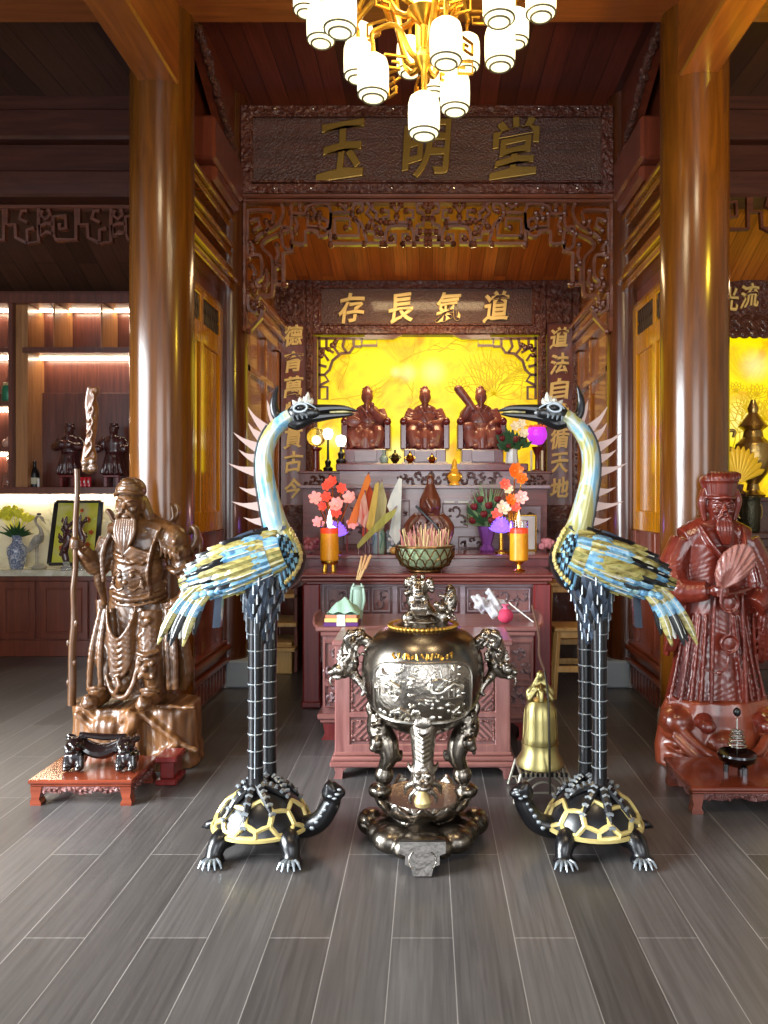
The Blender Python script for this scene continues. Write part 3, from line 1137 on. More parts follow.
# --- tall altar table
t = thing('altar_table', 'tall rosewood altar table with carved drawer fronts holding candles and the incense bowl', 'altar table', (0, 5.6, 0))
xa, xb = W(298, 0, 5.3).x, W(556, 0, 5.3).x
mb = MB().box(xa, xb, 5.30, 6.45, .915, .942, .008).box(xa + .015, xb - .015, 5.32, 6.45, .885, .915, .008).box(xa + .045, xb - .045, 5.35, 6.4, .862, .885, .006)
mb.build('tabletop', M['rosedark'], t)
for s in (0, 1):
    for yy in (5.36, 6.28):
        x = xa + .02 if s == 0 else xb - .02 - .125
        mb = MB().box(x, x + .125, yy, yy + .12, .0, .87, .012)
        mb.box(x - .008, x + .133, yy - .008, yy + .128, 0, .05, .01)
        mb.build('leg', M['redleg'], t)
x0, x1 = W(319, 0, 5.46).x, W(538, 0, 5.46).x
MB().box(x0, x1, 5.48, 6.3, .30, .87).build('body', M['rosez'], t)
mb = MB()
mb.box(x0, x1, 5.455, 5.49, .835, .862, .004).box(x0, x1, 5.455, 5.49, .60, .64, .004)
for x in (x0, x0 + .52, x0 + 1.0, x1 - .04):
    mb.box(x, x + .04, 5.455, 5.49, .3, .86, .004)
mb.build('rails', M['bluegrey'], t)
for k, (q0, q1) in enumerate(((.055, .20), (.215, .36), (.375, .505), (.575, .70), (.72, .985), (1.05, 1.50))):
    carved_panel(t, x0 + q0, min(x0 + q1, x1 - .05), .655, .825, 5.462, M['rosez'], M['bluegrey'], M['carvegrey'], max(2, int((q1 - q0) / .07)), 20 + k, .012, 'drawer_front', .008)
mb = MB()
for (q0, q1) in ((.05, .5), (.57, .97), (1.05, 1.5)):
    relief(mb, x0 + q0, min(x0 + q1, x1 - .05), .605, .635, 5.45, 9, int(q0 * 100), .006)
mb.build('carved_apron', M['rosecarve'], t)['kind'] = 'stuff'

# --- step on top of it
t = thing('altar_step', 'low red-brown shelf step on the tall altar table', 'shelf', (0, 6.1, .942))
xa2, xb2 = W(304, 0, 5.86).x, W(553, 0, 5.86).x
MB().box(xa2, xb2, 5.86, 6.5, 1.0, 1.035, .006).build('board', M['rosedark'], t)
MB().box(xa2 + .03, xb2 - .03, 5.89, 6.5, .942, 1.0).build('riser', M['redleg'], t)

# --- carved cabinet behind: grey satin panels with a red-brown body
t = thing('altar_cabinet', 'carved cabinet with grey satin panels between the step and the seated figures', 'cabinet', (0, 6.9, 0))
xc0, xc1 = W(302, 0, 6.5).x, W(548, 0, 6.5).x
MB().box(xc0, xc1, 6.55, 7.55, 0, 1.55).build('body', M['rosedark'], t)
mb = MB().box(xc0 - .02, xc1 + .02, 6.47, 7.58, 1.545, 1.575, .006)
mb.build('ledge', M['bluegrey'], t)
for k, (p0, p1, q0, q1) in enumerate(((343, 363, 497, 545), (368, 384, 505, 545), (398, 410, 500, 545), (442, 468, 503, 528), (458, 486, 536, 550), (520, 542, 505, 545))):
    a, b = W(p0, q0, 6.53), W(p1, q1, 6.53)
    carved_panel(t, a.x, b.x, max(b.z, 1.04), a.z, 6.53, M['bluegrey'], M['rosez'], M['carvegrey'], 3, 40 + k, .012, r=.010)
mb = MB()
a, b = W(440, 499, 6.54), W(500, 550, 6.54)
mb.box(a.x, b.x, 6.545, 6.56, 1.035, a.z)
a2, b2 = W(395, 499, 6.54), W(418, 550, 6.54)
mb.box(a2.x, b2.x, 6.545, 6.56, 1.035, a2.z)
mb.build('satin_panel', M['bluegrey'], t)
mb = MB()
for k in range(4):
    p = W(444 + k * 14, 502, 6.52)
    mb.box(p.x, p.x + .09, 6.52, 6.55, p.z - .01, p.z + .01, .003)
mb.build('key_fret', M['white'], t)['kind'] = 'stuff'
# upper tier under the seated figures
MB().box(xc0 + .30, xc1 - .18, 6.66, 7.55, 1.575, 1.70).build('upper_tier', M['bluegrey'], t)
mb = MB()
relief(mb, W(395, 0, 6.65).x, W(500, 0, 6.65).x, 1.585, 1.685, 6.652, 16, 77, .012)
mb.build('carved_frieze', M['carvegrey'], t)['kind'] = 'stuff'
MB().box(xc0 + .27, xc1 - .15, 6.62, 7.58, 1.70, 1.765, .008).build('upper_ledge', M['redleg'], t)
# flared carved brackets on both sides
for s, (p0, p1) in ((-1, (302, 343)), (1, (512, 549))):
    a, b = W(p0, 473, 6.8), W(p1, 490, 6.8)
    mb = MB().prism([(a.x, a.z), (b.x, a.z), (b.x - .03, b.z), (a.x + .03, b.z)], 6.72, 7.5)
    mb.box(a.x - .015, b.x + .015, 6.70, 7.5, a.z - .01, a.z + .015, .005)
    br = mb.build('flared_bracket', M['lowpanel'], t)
    mb = MB()
    relief(mb, a.x + .04, b.x - .04, b.z + .02, a.z - .02, 6.715, 7, 60 + s, .010)
    mb.build('carving', M['carvedfine'], br)['kind'] = 'stuff'

# ================================================================== three seated figures
M['figure'] = wood('figure_rosewood', C(112, 54, 46), C(154, 88, 78), 'Z', 8, 8, 0.34, 0.35)


def seated(name, label, loc, kind):
    x, y, z = loc
    t = thing(name, label, 'statue', loc, 'seated figures before the glowing panel')
    o = Vector(loc)
    mb = MB().box(x - .185, x + .185, y - .20, y + .2, z, z + .135, .006)
    mb.box(x - .20, x + .20, y - .21, y + .2, z, z + .02, .004)
    ped = mb.build('pedestal', M['redleg'], t)
    MB().box(x - .095, x + .105, y - .215, y - .2, z + .018, z + .12, .004).build('plaque', M['bluegrey'], ped)
    z += .135
    mb = MB().box(x - .22, x - .16, y - .13, y + .17, z, z + .235, .01).box(x + .16, x + .22, y - .13, y + .17, z, z + .235, .01)
    mb.box(x - .2, x + .2, y + .10, y + .17, z, z + .30, .01).box(x - .18, x + .18, y - .08, y + .15, z, z + .14, .01)
    for s in (-1, 1):
        mb.ell((x + s * .19, y - .11, z + .25), (.036, .045, .04), nu=10, nv=8)
        mb.tube([(x + s * .19, y - .1, z + .24), (x + s * .19, y + .15, z + .27)], .025, 8)
    mb.build('armchair', M['redleg'], t)

    mb = MB()
    e, tb = mb.ell, mb.tube
    e((x, y + .03, z + .17), (.16, .12, .08))
    e((x, y + .05, z + .26), (.115, .085, .13))
    e((x, y + .05, z + .355), (.112, .07, .07))          # shoulders
    e((x, y - .09, z + .09), (.15, .085, .095))
    tb([(x, y + .045, z + .38), (x, y + .035, z + .45)], .032, 10)
    e((x, y + .02, z + .487), (.054, .056, .068))         # head
    e((x, y - .028, z + .478), (.011, .014, .014), nu=8, nv=6)
    e((x, y - .022, z + .497), (.036, .012, .007), nu=8, nv=6)
    e((x, y - .022, z + .452), (.018, .016, .012), nu=8, nv=6)
    for s in (-1, 1):
        e((x + s * .047, y + .025, z + .482), (.010, .012, .022), nu=8, nv=6)
    e((x, y + .035, z + .535), (.052, .05, .03))
    e((x, y + .035, z + .568), (.027, .027, .024), nu=10, nv=8)    # topknot
    tb([(x - .05, y + .03, z + .566), (x + .03, y + .03, z + .568)], .006, 6)
    if kind != 'a':
        tb([(x, y - .02, z + .45), (x, y - .03, z + .39), (x, y - .028, z + .35)], [.016, .011, .003], 8)   # beard
    else:
        tb([(x, y - .02, z + .45), (x, y - .035, z + .36), (x + .005, y - .04, z + .29)], [.022, .02, .006], 8)
    # legs under the robe, knees apart, feet on the pedestal
    for s in (-1, 1):
        tb([(x + s * .06, y + .03, z + .17), (x + s * .112, y - .09, z + .16), (x + s * .105, y - .12, z + .09), (x + s * .08, y - .135, z + .02)], [.068, .062, .058, .056], 12, sub=3)
        e((x + s * .058, y - .165, z + .022), (.030, .045, .024), nu=10, nv=8)
        for k in range(4):   # robe folds
            tb([(x + s * .15, y - .10 - .01 * k, z + .16 - .02 * k), (x + s * (.10 - .01 * k), y - .17, z + .10 - .018 * k), (x + s * .01, y - .165, z + .07 - .015 * k)], .008, 6, sub=2)
        tb([(x + s * .17, y - .05, z + .14), (x + s * .185, y - .08, z + .05), (x + s * .17, y - .1, z + .01)], [.03, .03, .025], 8)
    tb([(x, y - .12, z + .15), (x, y - .165, z + .09), (x, y - .17, z + .0)], [.05, .04, .035], 10)

    def arm(s, el, hd, op=True):
        tb([(x + s * .115, y + .05, z + .365), el, hd], [.05, .046, .034], 12, sub=4)
        e(hd, (.027, .027, .022), nu=10, nv=8)
        for k in range(3):
            f = .25 + .2 * k
            a = Vector((x + s * .115, y + .05, z + .365)).lerp(Vector(el), f)
            tb([a + Vector((-.05, -.02, .02)), a + Vector((0, -.052, -.01)), a + Vector((.05, -.02, .0))], .007, 6, sub=2)
    if kind == 'b':
        for s in (-1, 1):
            arm(s, (x + s * .155, y - .0, z + .25), (x + s * .035, y - .11, z + .225))
    elif kind == 'a':
        arm(1, (x + .15, y + .0, z + .26), (x + .045, y - .10, z + .36))
        arm(-1, (x - .15, y + .0, z + .26), (x - .09, y - .13, z + .23))
        e((x - .11, y - .16, z + .245), (.07, .02, .05))          # round fan on the knee
        e((x + .055, y - .115, z + .40), (.022, .022, .025), nu=10, nv=8)
    else:
        arm(1, (x + .15, y + .0, z + .26), (x + .08, y - .12, z + .22))
        arm(-1, (x - .16, y - .01, z + .29), (x - .10, y - .06, z + .40))
        e((x - .12, y - .11, z + .20), (.06, .05, .05))
    for k in range(9):
        u = (k - 4) / 4
        tb([(x + u * .10, y - .165 + .05 * u * u, z + .13), (x + u * .125, y - .185 + .06 * u * u, z + .07), (x + u * .15, y - .18 + .06 * u * u, z + .005)], [.006, .009, .010], 6, sub=2)
    # chest opening and belt folds
    tb([(x - .06, y - .03, z + .40), (x - .01, y - .05, z + .33), (x + .03, y - .055, z + .25)], .009, 6, sub=3)
    tb([(x + .06, y - .03, z + .40), (x + .02, y - .05, z + .34)], .009, 6, sub=2)
    tb([(x - .10, y - .02, z + .235), (x, y - .065, z + .225), (x + .10, y - .02, z + .235)], .012, 6, sub=3)
    mb.carve('body', M['figure'], t, voxel=.0065, it=2)
    if kind == 'c':
        mb = MB()
        mb.tube([(x - .07, y - .06, z + .36), (x - .13, y - .05, z + .45), (x - .20, y - .04, z + .54)], [.03, .038, .042], 12, sub=3)
        mb.ell((x - .205, y - .04, z + .55), (.043, .043, .035))
        mb.build('scroll', M['figure'], t)
    return t


for (px, kind, lab) in ((367, 'a', 'seated wooden figure with long beard raising a hand, beside the globe lamp'),
                        (425, 'b', 'seated wooden figure with both hands in its lap, between the other two'),
                        (481, 'c', 'seated wooden figure raising a thick scroll, beside the upper rose bouquet')):
    p = W(px, 470, 6.98)
    seated('seated_statue', lab, (p.x, 6.98, 1.765), kind)
# ================================================================== things standing on the altar
ZT, ZS, ZU = .942, 1.035, 1.765      # table top, step, upper ledge
M['celadon'] = plain('celadon_glaze', C(162, 190, 174), 0.22, coat=0.5, var=0.15, vscale=20)
M['candle'] = mixnoise('orange_candle_wax', [C(226, 150, 24), C(232, 164, 34), C(222, 60, 34)], (1, 1, .6), 13.0, 0.3, dist=0.4, hard=True)
M['candlelit'] = plain('candle_red_top', C(230, 48, 20), 0.3, emit=0.25, ecol=(1, .15, .05, 1))
M['glass'] = plain('clear_glass', C(245, 245, 245), 0.05, trans=1.0)
M['purpleglow'] = plain('violet_lamp_petal', C(130, 90, 230), 0.3, emit=0.9, ecol=(0.32, 0.16, 1.0, 1))
M['magentaglow'] = plain('magenta_lamp_shell', C(190, 40, 210), 0.2, emit=0.75, ecol=(0.62, 0.05, 0.85, 1))
M['pinkglow'] = plain('pink_lit_petal', C(255, 190, 180), 0.4, emit=0.35, ecol=(1, .42, .32, 1))
M['redglow'] = plain('red_lit_petal', C(238, 104, 84), 0.4, emit=0.35, ecol=(1, .12, .06, 1))
M['orangepetal'] = plain('orange_petal', C(240, 110, 30), 0.5, emit=0.25, ecol=(1, .25, .03, 1))
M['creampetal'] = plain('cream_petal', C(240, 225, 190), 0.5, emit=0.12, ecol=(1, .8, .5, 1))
M['whitelamp'] = plain('white_lamp', C(255, 255, 235), 0.3, emit=3.0, ecol=(1, .98, .75, 1))
M['flame'] = plain('candle_flame_glow', C(255, 240, 235), 0.3, emit=3.0, ecol=(1, .78, .8, 1))
M['leaf'] = plain('green_leaf', C(44, 84, 46), 0.5, var=0.4, vscale=30)
M['leafpale'] = plain('pale_green_leaf', C(120, 150, 96), 0.5, var=0.3, vscale=30)
M['rosered'] = plain('dark_red_rose', C(112, 18, 26), 0.55, var=0.3, vscale=40)
M['violetglass'] = plain('violet_glass', C(190, 120, 225), 0.08, trans=0.6, var=0.2, vscale=30)
M['amberglow'] = plain('amber_glass', C(230, 160, 40), 0.12, 0.2, emit=0.15, ecol=(1, .6, .05, 1))


def blossom(mb, c, r, n, up=(0, -1, .25), mi=0, rows=2, curl=.5):
    """an open flower: rows of pointed petals round a centre"""
    c = Vector(c)
    U = Vector(up).normalized()
    A = U.orthogonal().normalized()
    B = U.cross(A)
    for row in range(rows):
        rr = r * (1 - .32 * row)
        for k in range(n):
            a = 2 * PI * (k + .5 * row) / n
            d = A * math.cos(a) + B * math.sin(a)
            s = A * -math.sin(a) + B * math.cos(a)
            lift = curl * (1 + .8 * row)
            pts = [c + U * (.02 * r)]
            for (f, w_) in ((.42, .24), (.75, .34), (1.0, .13), (1.0, -.13), (.75, -.34), (.42, -.24)):
                pts.append(c + d * rr * f + s * rr * w_ + U * rr * lift * f * f)
            th = U * (r * .06)
            k2 = len(pts)
            mb.add(pts + [p - th for p in pts], [tuple(range(k2)), tuple(reversed(range(k2, 2 * k2)))] + [((q + 1) % k2, q, k2 + q, k2 + (q + 1) % k2) for q in range(k2)], mi)


def rosebud(mb, c, r, mi=0):
    c = Vector(c)
    mb.ell(c, (r, r, r * .95), nu=10, nv=7, mi=mi)
    for k in range(6):
        a = k * 1.05 + .3
        mb.ell(c + Vector((math.cos(a) * r * .55, math.sin(a) * r * .55, r * (.1 + .08 * (k % 3)))), (r * .55, r * .55, r * .7), nu=8, nv=6, mi=mi)


def leafblade(mb, a, b, wd, mi=0):
    a, b = Vector(a), Vector(b)
    d = b - a
    s = d.cross(Vector((0, 1, .3))).normalized() * wd
    m = a.lerp(b, .45) + Vector((0, -wd * .6, 0))
    t = Vector((0, .0025, 0))
    pts = [a, m + s, b, m - s]
    mb.add(pts + [p + t for p in pts], [(0, 1, 2, 3), (7, 6, 5, 4), (0, 4, 5, 1), (1, 5, 6, 2), (2, 6, 7, 3), (3, 7, 4, 0)], mi)


# --- two tall glass candles
for (px, foot, lab, lit) in ((329.5, 0, 'orange glass candle with a glowing top beside the folded pennants', 1), (519, 1, 'orange glass candle on a brass foot beside the violet lotus lamp', 0)):
    p = W(px, 571, 5.50)
    x, y, z = p.x, 5.50, ZT
    t = thing('glass_candle', lab, 'candle', (x, y, z), 'tall orange candles on the altar table')
    r = .066
    if foot:
        MB().lathe([(0, 0), (.042, 0), (.045, .008), (.02, .02), (.016, .045), (.03, .062), (.045, .072), (0, .072)], (x, y, z), 20).build('foot', M['brass'], t)
    else:
        mb = MB()
        mb.lathe([(0, .05), (.055, .05), (.06, .06), (.06, .075), (0, .075)], (x, y, z), 20)
        for k in range(4):
            a = PI / 4 + k * PI / 2
            mb.tube([(x + .04 * math.cos(a), y + .04 * math.sin(a), z + .055), (x + .047 * math.cos(a), y + .047 * math.sin(a), z)], [.012, .016], 8)
        mb.build('foot', M['brass'], t)
    MB().lathe([(0, .075), (r * .9, .075), (r, .082), (r, .27), (0, .27)], (x, y, z), 28).build('candle_body', M['candle'], t)
    MB().lathe([(0, .27), (r, .27), (r, .302), (r * .9, .308), (0, .308)], (x, y, z), 28).build('candle_top', M['candlelit'], t)
    mb = MB().lathe([(r * .98, .308), (r * .98, .36), (r * .93, .362), (r * .93, .308)], (x, y, z), 28)
    mb.build('glass_rim', M['glass'], t)
    mb = MB()
    mb.lathe([(0, .30), (.010, .31), (.02, .345), (.016, .38), (.006, .42), (0, .445)], (x, y - .0, z), 12)
    mb.build('flame', M['flame'] if lit else M['creampetal'], t)
    if lit:
        point('candle_light', (x, y - .12, z + .42), 1.4, (1, .62, .6), .03)

# --- incense bowl: pale green bowl in a twisted wire basket, full of burnt-down incense sticks
x, y, z = W(425, 569, 5.47).x, 5.47, ZT
t = thing('incense_bowl', 'pale green bowl in a wire basket full of burnt incense stubs', 'incense burner', (x, y, z))
MB().lathe([(0, .02), (.09, .02), (.15, .06), (.185, .12), (.195, .185), (.18, .187), (.17, .16), (0, .155)], (x, y, z), 40).build('bowl', plain('pale_green_crackle', C(168, 190, 150), 0.3, var=0.35, vscale=28, bump=.3), t)
mb = MB()
for k in range(18):
    a = 2 * PI * k / 18
    for sg in (1, -1):
        q = []
        for j in range(8):
            u = j / 7
            rr = np.interp(u, [0, .25, .6, 1], [.10, .17, .205, .21])
            aa = a + sg * u * .55
            q.append((x + rr * math.cos(aa), y + rr * math.sin(aa), z + .01 + u * .165 + .008 * math.sin(j * 2.5)))
        mb.tube(q, .0055, 5)
mb.tube([(x + .208 * math.cos(a), y + .208 * math.sin(a), z + .18) for a in np.linspace(0, 2 * PI, 40, endpoint=False)], .008, 6, closed=True)
mb.tube([(x + .11 * math.cos(a), y + .11 * math.sin(a), z + .012) for a in np.linspace(0, 2 * PI, 30, endpoint=False)], .01, 6, closed=True)
mb.build('wire_basket', plain('dark_brass_wire', C(112, 82, 44), 0.3, 0.8), t)
mb = MB()
for k in range(130):
    a, rr = random.uniform(0, 6.283), .165 * math.sqrt(random.random())
    h = random.uniform(.06, .17) * (1.15 - rr * 2.5)
    px_, py_ = x + rr * math.cos(a), y + rr * math.sin(a)
    lean = random.uniform(-.02, .02)
    mb.tube([(px_, py_, z + .14), (px_ + lean + (px_ - x) * .15, py_ + lean * .5, z + .17 + h)], .0042, 4, mi=k % 2)
o = mb.build('incense_stub', [plain('incense_stick_tan', C(216, 194, 140), 0.7), plain('incense_stick_pink', C(204, 132, 128), 0.7)], t)
o['kind'] = 'stuff'
o['label'] = 'tan and pink burnt incense stubs'

# --- celadon vase with folded pennants
x, y = W(378.5, 553, 6.02).x, 6.02
t = thing('celadon_vase', 'pale celadon cylinder vase on the step among the pennants', 'vase', (x, y, ZS))
MB().lathe([(0, 0), (.048, 0), (.052, .02), (.05, .15), (.04, .19), (.042, .22), (.035, .222), (.034, .1), (0, .1)], (x, y, ZS), 28).build('body', M['celadon'], t)
mb = MB()
for k in range(5):
    a = k * 1.25
    mb.tube([(x + .051 * math.cos(a), y + .051 * math.sin(a), ZS + .04 + .02 * (k % 2)), (x + .051 * math.cos(a + .4), y + .051 * math.sin(a + .4), ZS + .12), (x + .05 * math.cos(a + .2), y + .05 * math.sin(a + .2), ZS + .16)], .006, 5)
mb.build('raised_leaf', plain('celadon_relief', C(96, 150, 140), 0.2), t)['kind'] = 'stuff'

ptex = lambda n, c1, c2: mixnoise(n, [C(*c1), C(*c2)], (4, 4, 1), 5, 0.7)
PEN = [
    ('bright orange', [(352, 523), (347, 525), (357, 500), (366, 476), (369, 474), (371, 480), (362, 506), (356, 524)], ptex('orange_cloth', (230, 110, 30), (240, 140, 50)), 5.93),
    ('deep orange-red', [(362, 536), (366, 478), (373, 492), (370, 520), (366, 540)], ptex('vermilion_cloth', (196, 64, 30), (220, 96, 40)), 5.98),
    ('cream and red patterned', [(358, 522), (361, 500), (365, 492), (369, 514), (365, 528)], ptex('brocade_cloth', (200, 70, 50), (232, 214, 186)), 5.895),
    ('mustard yellow', [(366, 527), (369, 512), (375, 484), (379, 482), (377, 504), (373, 530), (369, 531)], ptex('mustard_cloth', (190, 160, 60), (216, 190, 96)), 5.872),
    ('pale olive', [(373, 528), (377, 490), (382, 481), (387, 500), (384, 528), (378, 533)], ptex('olive_cloth', (168, 160, 104), (206, 200, 150)), 5.94),
    ('long slanting olive-gold', [(357, 545), (362, 538), (385, 514), (397, 508), (394, 516), (372, 536), (358, 549)], ptex('olive_gold_cloth', (150, 150, 60), (190, 186, 100)), 5.845),
    ('white satin', [(387, 506), (391, 494), (399, 478), (402, 479), (400, 540), (396, 545), (389, 534), (392, 518)], ptex('white_satin', (196, 206, 206), (232, 234, 224)), 5.94),
]
for (nm, pl, mt, yy) in PEN:
    q = [W(px, py, yy) for (px, py) in pl]
    cx_ = sum(v.x for v in q) / len(q)
    t = thing('pennant', '%s cloth pennant gathered by the celadon vase on the altar' % nm, 'pennant', (cx_, yy, ZS), 'cloth pennants on the altar')
    mb = MB().prism([(v.x, v.z) for v in q], yy, yy + .012)
    bm = bmesh.new()
    mb.build('cloth', mt, t)
    zmax = max(q, key=lambda v: v.z)
    zmin = min(q, key=lambda v: v.z)
    mb = MB().tube([(zmin.x, yy + .02, ZS), (zmin.x, yy + .02, zmin.z), (zmax.x, yy + .02, zmax.z + .015)], .006, 6)
    mb.build('staff', M['redleg'], t)

# --- dark carved hooded figure behind the incense bowl
x, y = W(429, 555, 5.98).x, 5.98
t = thing('hooded_carving', 'dark brown carved wood figure with a pear-shaped hood behind the incense bowl', 'statue', (x, y, ZS))
mb = MB()
s_ = 5.98 / FP
mb.ell((x, y, ZS + .092), (.17, .10, .088))
mb.ell((x + .0, y, ZS + .19), (.13, .09, .12))
mb.lathe([(0, .26), (.06, .28), (.086, .36), (.082, .42), (.05, .49), (.03, .54), (.03, .58), (.016, .61), (0, .615)], (x + .01, y - .01, ZS), 20)
for s in (-1, 1):
    mb.tube([(x + s * .08, y, ZS + .28), (x + s * .15, y - .03, ZS + .2), (x + s * .13, y - .09, ZS + .1)], [.05, .05, .035], 10, sub=3)
    mb.tube([(x + s * .05, y - .06, ZS + .06), (x + s * .16, y - .07, ZS + .055)], .05, 10)
    for k in range(4):
        mb.tube([(x + s * .02 * k, y - .085, ZS + .3), (x + s * (.04 + .025 * k), y - .10, ZS + .2), (x + s * (.03 + .03 * k), y - .09, ZS + .08)], .008, 5, sub=2)
mb.tube([(x - .02, y - .09, ZS + .42), (x + .01, y - .105, ZS + .36), (x + .01, y - .10, ZS + .32)], .016, 6)
mb.carve('body', wood('dark_carving_wood', C(70, 30, 22), C(120, 64, 44), 'Z', 8, 8, .3, .4), t, voxel=.008, it=1)
MB().tube([(x - .10, y - .10, ZS + .37), (x + .05, y - .13, ZS + .22), (x + .17, y - .13, ZS + .06)], .010, 6).build('staff', M['black'], t)

# --- rose bouquets
def bouquet(name, label, base, vase_h, vase_prof, vmat, spread, height, roses, leaves, grass, seed, extra=None):
    rn = random.Random(seed)
    bx, by, bz = base
    t = thing(name, label, 'flowers', base)
    MB().lathe(vase_prof, base, 24, wob=(lambda a, z: 1 + .06 * math.cos(8 * a))).build('vase', vmat, t)
    top = Vector((bx, by, bz + vase_h))
    mb = MB()
    pts = []
    for (dx, dz) in roses:
        p = top + Vector((dx, -.05 + rn.uniform(-.04, .02), dz))
        pts.append(p)
        mb.tube([top + Vector((0, 0, -.05)), p.lerp(top, .5) + Vector((0, 0, .02)), p], .005, 5)
    for k in range(leaves):
        a = rn.uniform(.15, PI - .15)
        rr = rn.uniform(.25, .95)
        b = top + Vector((math.cos(a) * spread * rr, rn.uniform(-.10, .04), max(-.02, math.sin(a)) * height * rr))
        a0 = top.lerp(b, .45) + Vector((0, 0, -.02))
        leafblade(mb, a0, b, rn.uniform(.016, .03), 0)
    mb.build('foliage', M['leaf'], t)['kind'] = 'stuff'
    if grass:
        mb = MB()
        for k in range(grass):
            a = PI * (k + .5) / grass + rn.uniform(-.1, .1)
            b = top + Vector((math.cos(a) * spread * 1.1, -.07, math.sin(a) * height * 1.15))
            leafblade(mb, top + Vector((0, -.03, 0)), b, .007)
        mb.build('grass_blade', M['leafpale'], t)['kind'] = 'stuff'
    for p in pts:
        mb = MB()
        rosebud(mb, p, rn.uniform(.026, .034))
        mb.build('rose', M['rosered'], t)
    if extra:
        for (dx, dz, mt) in extra:
            mb = MB()
            blossom(mb, top + Vector((dx, -.08, dz)), .045, 6)
            mb.build('lily', mt, t)
    return t


vx = W(487, 553, 6.27)
bouquet('rose_bouquet', 'dark red roses and grasses in a violet cut-glass vase on the step', (vx.x, 6.27, ZS), .20,
        [(0, 0), (.055, 0), (.06, .01), (.035, .05), (.05, .10), (.07, .2), (.06, .2), (.04, .1), (0, .08)], M['violetglass'], .21, .34,
        [(-.11, .16), (-.12, .05), (-.03, .10), (.01, .17), (-.06, .22), (.08, .22), (.03, .05), (.12, .12)], 60, 26, 3)
vx = W(512, 470, 6.74)
bouquet('rose_bouquet', 'dark red roses with cream lilies in a white vase by the magenta lamp', (vx.x, 6.74, ZU), .12,
        [(0, 0), (.05, 0), (.055, .02), (.045, .1), (.05, .13), (.04, .13), (0, .05)], M['white'], .19, .26,
        [(-.09, .10), (.03, .09), (-.03, .03), (.10, .07), (-.12, .16)], 55, 0, 5,
        [(.07, .22, M['creampetal']), (.02, .20, M['creampetal']), (.09, .14, M['creampetal'])])

# --- garlands of lit silk flowers on both sides
def garland(label, centre, blooms, stem_to, Y, zbase):
    c = W(*centre, Y)
    t = thing('flower_lamp', label, 'flowers', (c.x, Y, zbase))
    mb = MB()
    mb.lathe([(0, 0), (.05, 0), (.05, .01), (.012, .025), (.01, .1), (0, .1)], (c.x, Y, zbase), 16)
    for (px, py, r, mt, n) in blooms:
        p = W(px, py, Y)
        mb.tube([(c.x, Y, zbase + .08), ((c.x + p.x) / 2, Y + .02, (zbase + p.z) / 2 + .05), p + Vector((0, .01, 0))], .005, 5, sub=3)
    mb.build('stem', M['brass'], t)
    for (px, py, r, mt, n) in blooms:
        mb = MB()
        p = W(px, py, Y - .02)
        blossom(mb, p, r, n, up=(random.uniform(-.4, .4), -1, random.uniform(-.1, .5)))
        mb.ell(p + Vector((0, -.012, 0)), r * .22, nu=8, nv=6)
        mb.build('blossom', mt, t)
    return t


P_, R_, O_, Cc = M['pinkglow'], M['redglow'], M['orangepetal'], M['creampetal']
garland('stand of pink and red glowing silk flowers behind the lit candle', (333, 540), [(315, 498, .055, P_, 6), (326, 497, .045, R_, 6), (337, 505, .06, P_, 7), (350, 498, .055, P_, 6), (323, 506, .04, R_, 6),
        (332, 482, .05, R_, 6), (341, 488, .045, R_, 6), (318, 522, .045, P_, 6), (352, 523, .05, P_, 6), (336, 512, .05, R_, 6), (326, 486, .04, R_, 6)], None, 6.08, ZS)
garland('stand of orange and cream glowing silk flowers beside the violet glass vase', (512, 545), [(515, 471, .065, O_, 7), (522, 479, .05, O_, 6), (505, 484, .045, R_, 6), (521, 497, .055, P_, 6), (511, 500, .05, O_, 6), (503, 508, .06, Cc, 6),
        (497, 514, .045, R_, 6), (516, 508, .04, R_, 6), (509, 490, .04, Cc, 6)], None, 6.05, ZS)
for (px, py, lab, w_) in ((501, 529, 'violet glowing lotus lamp between the cut-glass vase and the candle', 1.0), (336, 533, 'violet glowing lotus lamp behind the lit candle', 1.0)):
    Y = 5.96
    p = W(px, py, Y)
    t = thing('lotus_lamp', lab, 'lamp', (p.x, Y, ZS), 'violet lotus lamps on the altar')
    MB().lathe([(0, 0), (.045, 0), (.045, .015), (.018, .03), (.016, p.z - ZS - .03), (0, p.z - ZS - .03)], (p.x, Y, ZS), 18).build('stand', M['brass'], t)
    for k, (r, u) in enumerate(((.095, .35), (.075, .8), (.05, 1.5))):
        mb = MB()
        blossom(mb, p + Vector((0, 0, .01 * k - .02)), r, 8, up=(0, -.25, 1), rows=2, curl=u)
        mb.build('petal_ring', M['purpleglow'], t)
    point('lotus_light', (p.x, Y - .14, p.z + .03), 0.8, (.35, .2, 1), .03)

# --- magenta round lamp on its stand, and globe lamp on a pillar at the other end
p = W(537, 436, 7.05)
t = thing('round_lamp', 'round magenta lotus lamp on a dark stand beside the upper bouquet', 'lamp', (p.x, 7.05, ZU))
zb = W(0, 472, 7.05).z
t.location.z = zb
mb = MB().lathe([(0, 0), (.05, 0), (.05, .015), (.02, .03), (.018, .15), (.045, .21), (.05, .23), (0, .23)], (p.x, 7.05, zb), 20)
mb.build('stand', M['redleg'], t)
MB().lathe([(0, -.085), (.05, -.075), (.085, -.02), (.09, .02), (.075, .075), (.05, .09), (0, .06)], p, 24, wob=(lambda a, z: 1 + .05 * math.cos(6 * a))).build('shell', M['magentaglow'], t)
mb = MB()
blossom(mb, p + Vector((0, 0, .07)), .1, 8, up=(0, 0, 1), curl=.25)
mb.build('petal', O_, t)
mb = MB()
for k in range(2):
    mb.box(p.x - .06 + .1 * k, p.x - .04 + .1 * k, 7.06, 7.08, zb, zb + .2, .004)
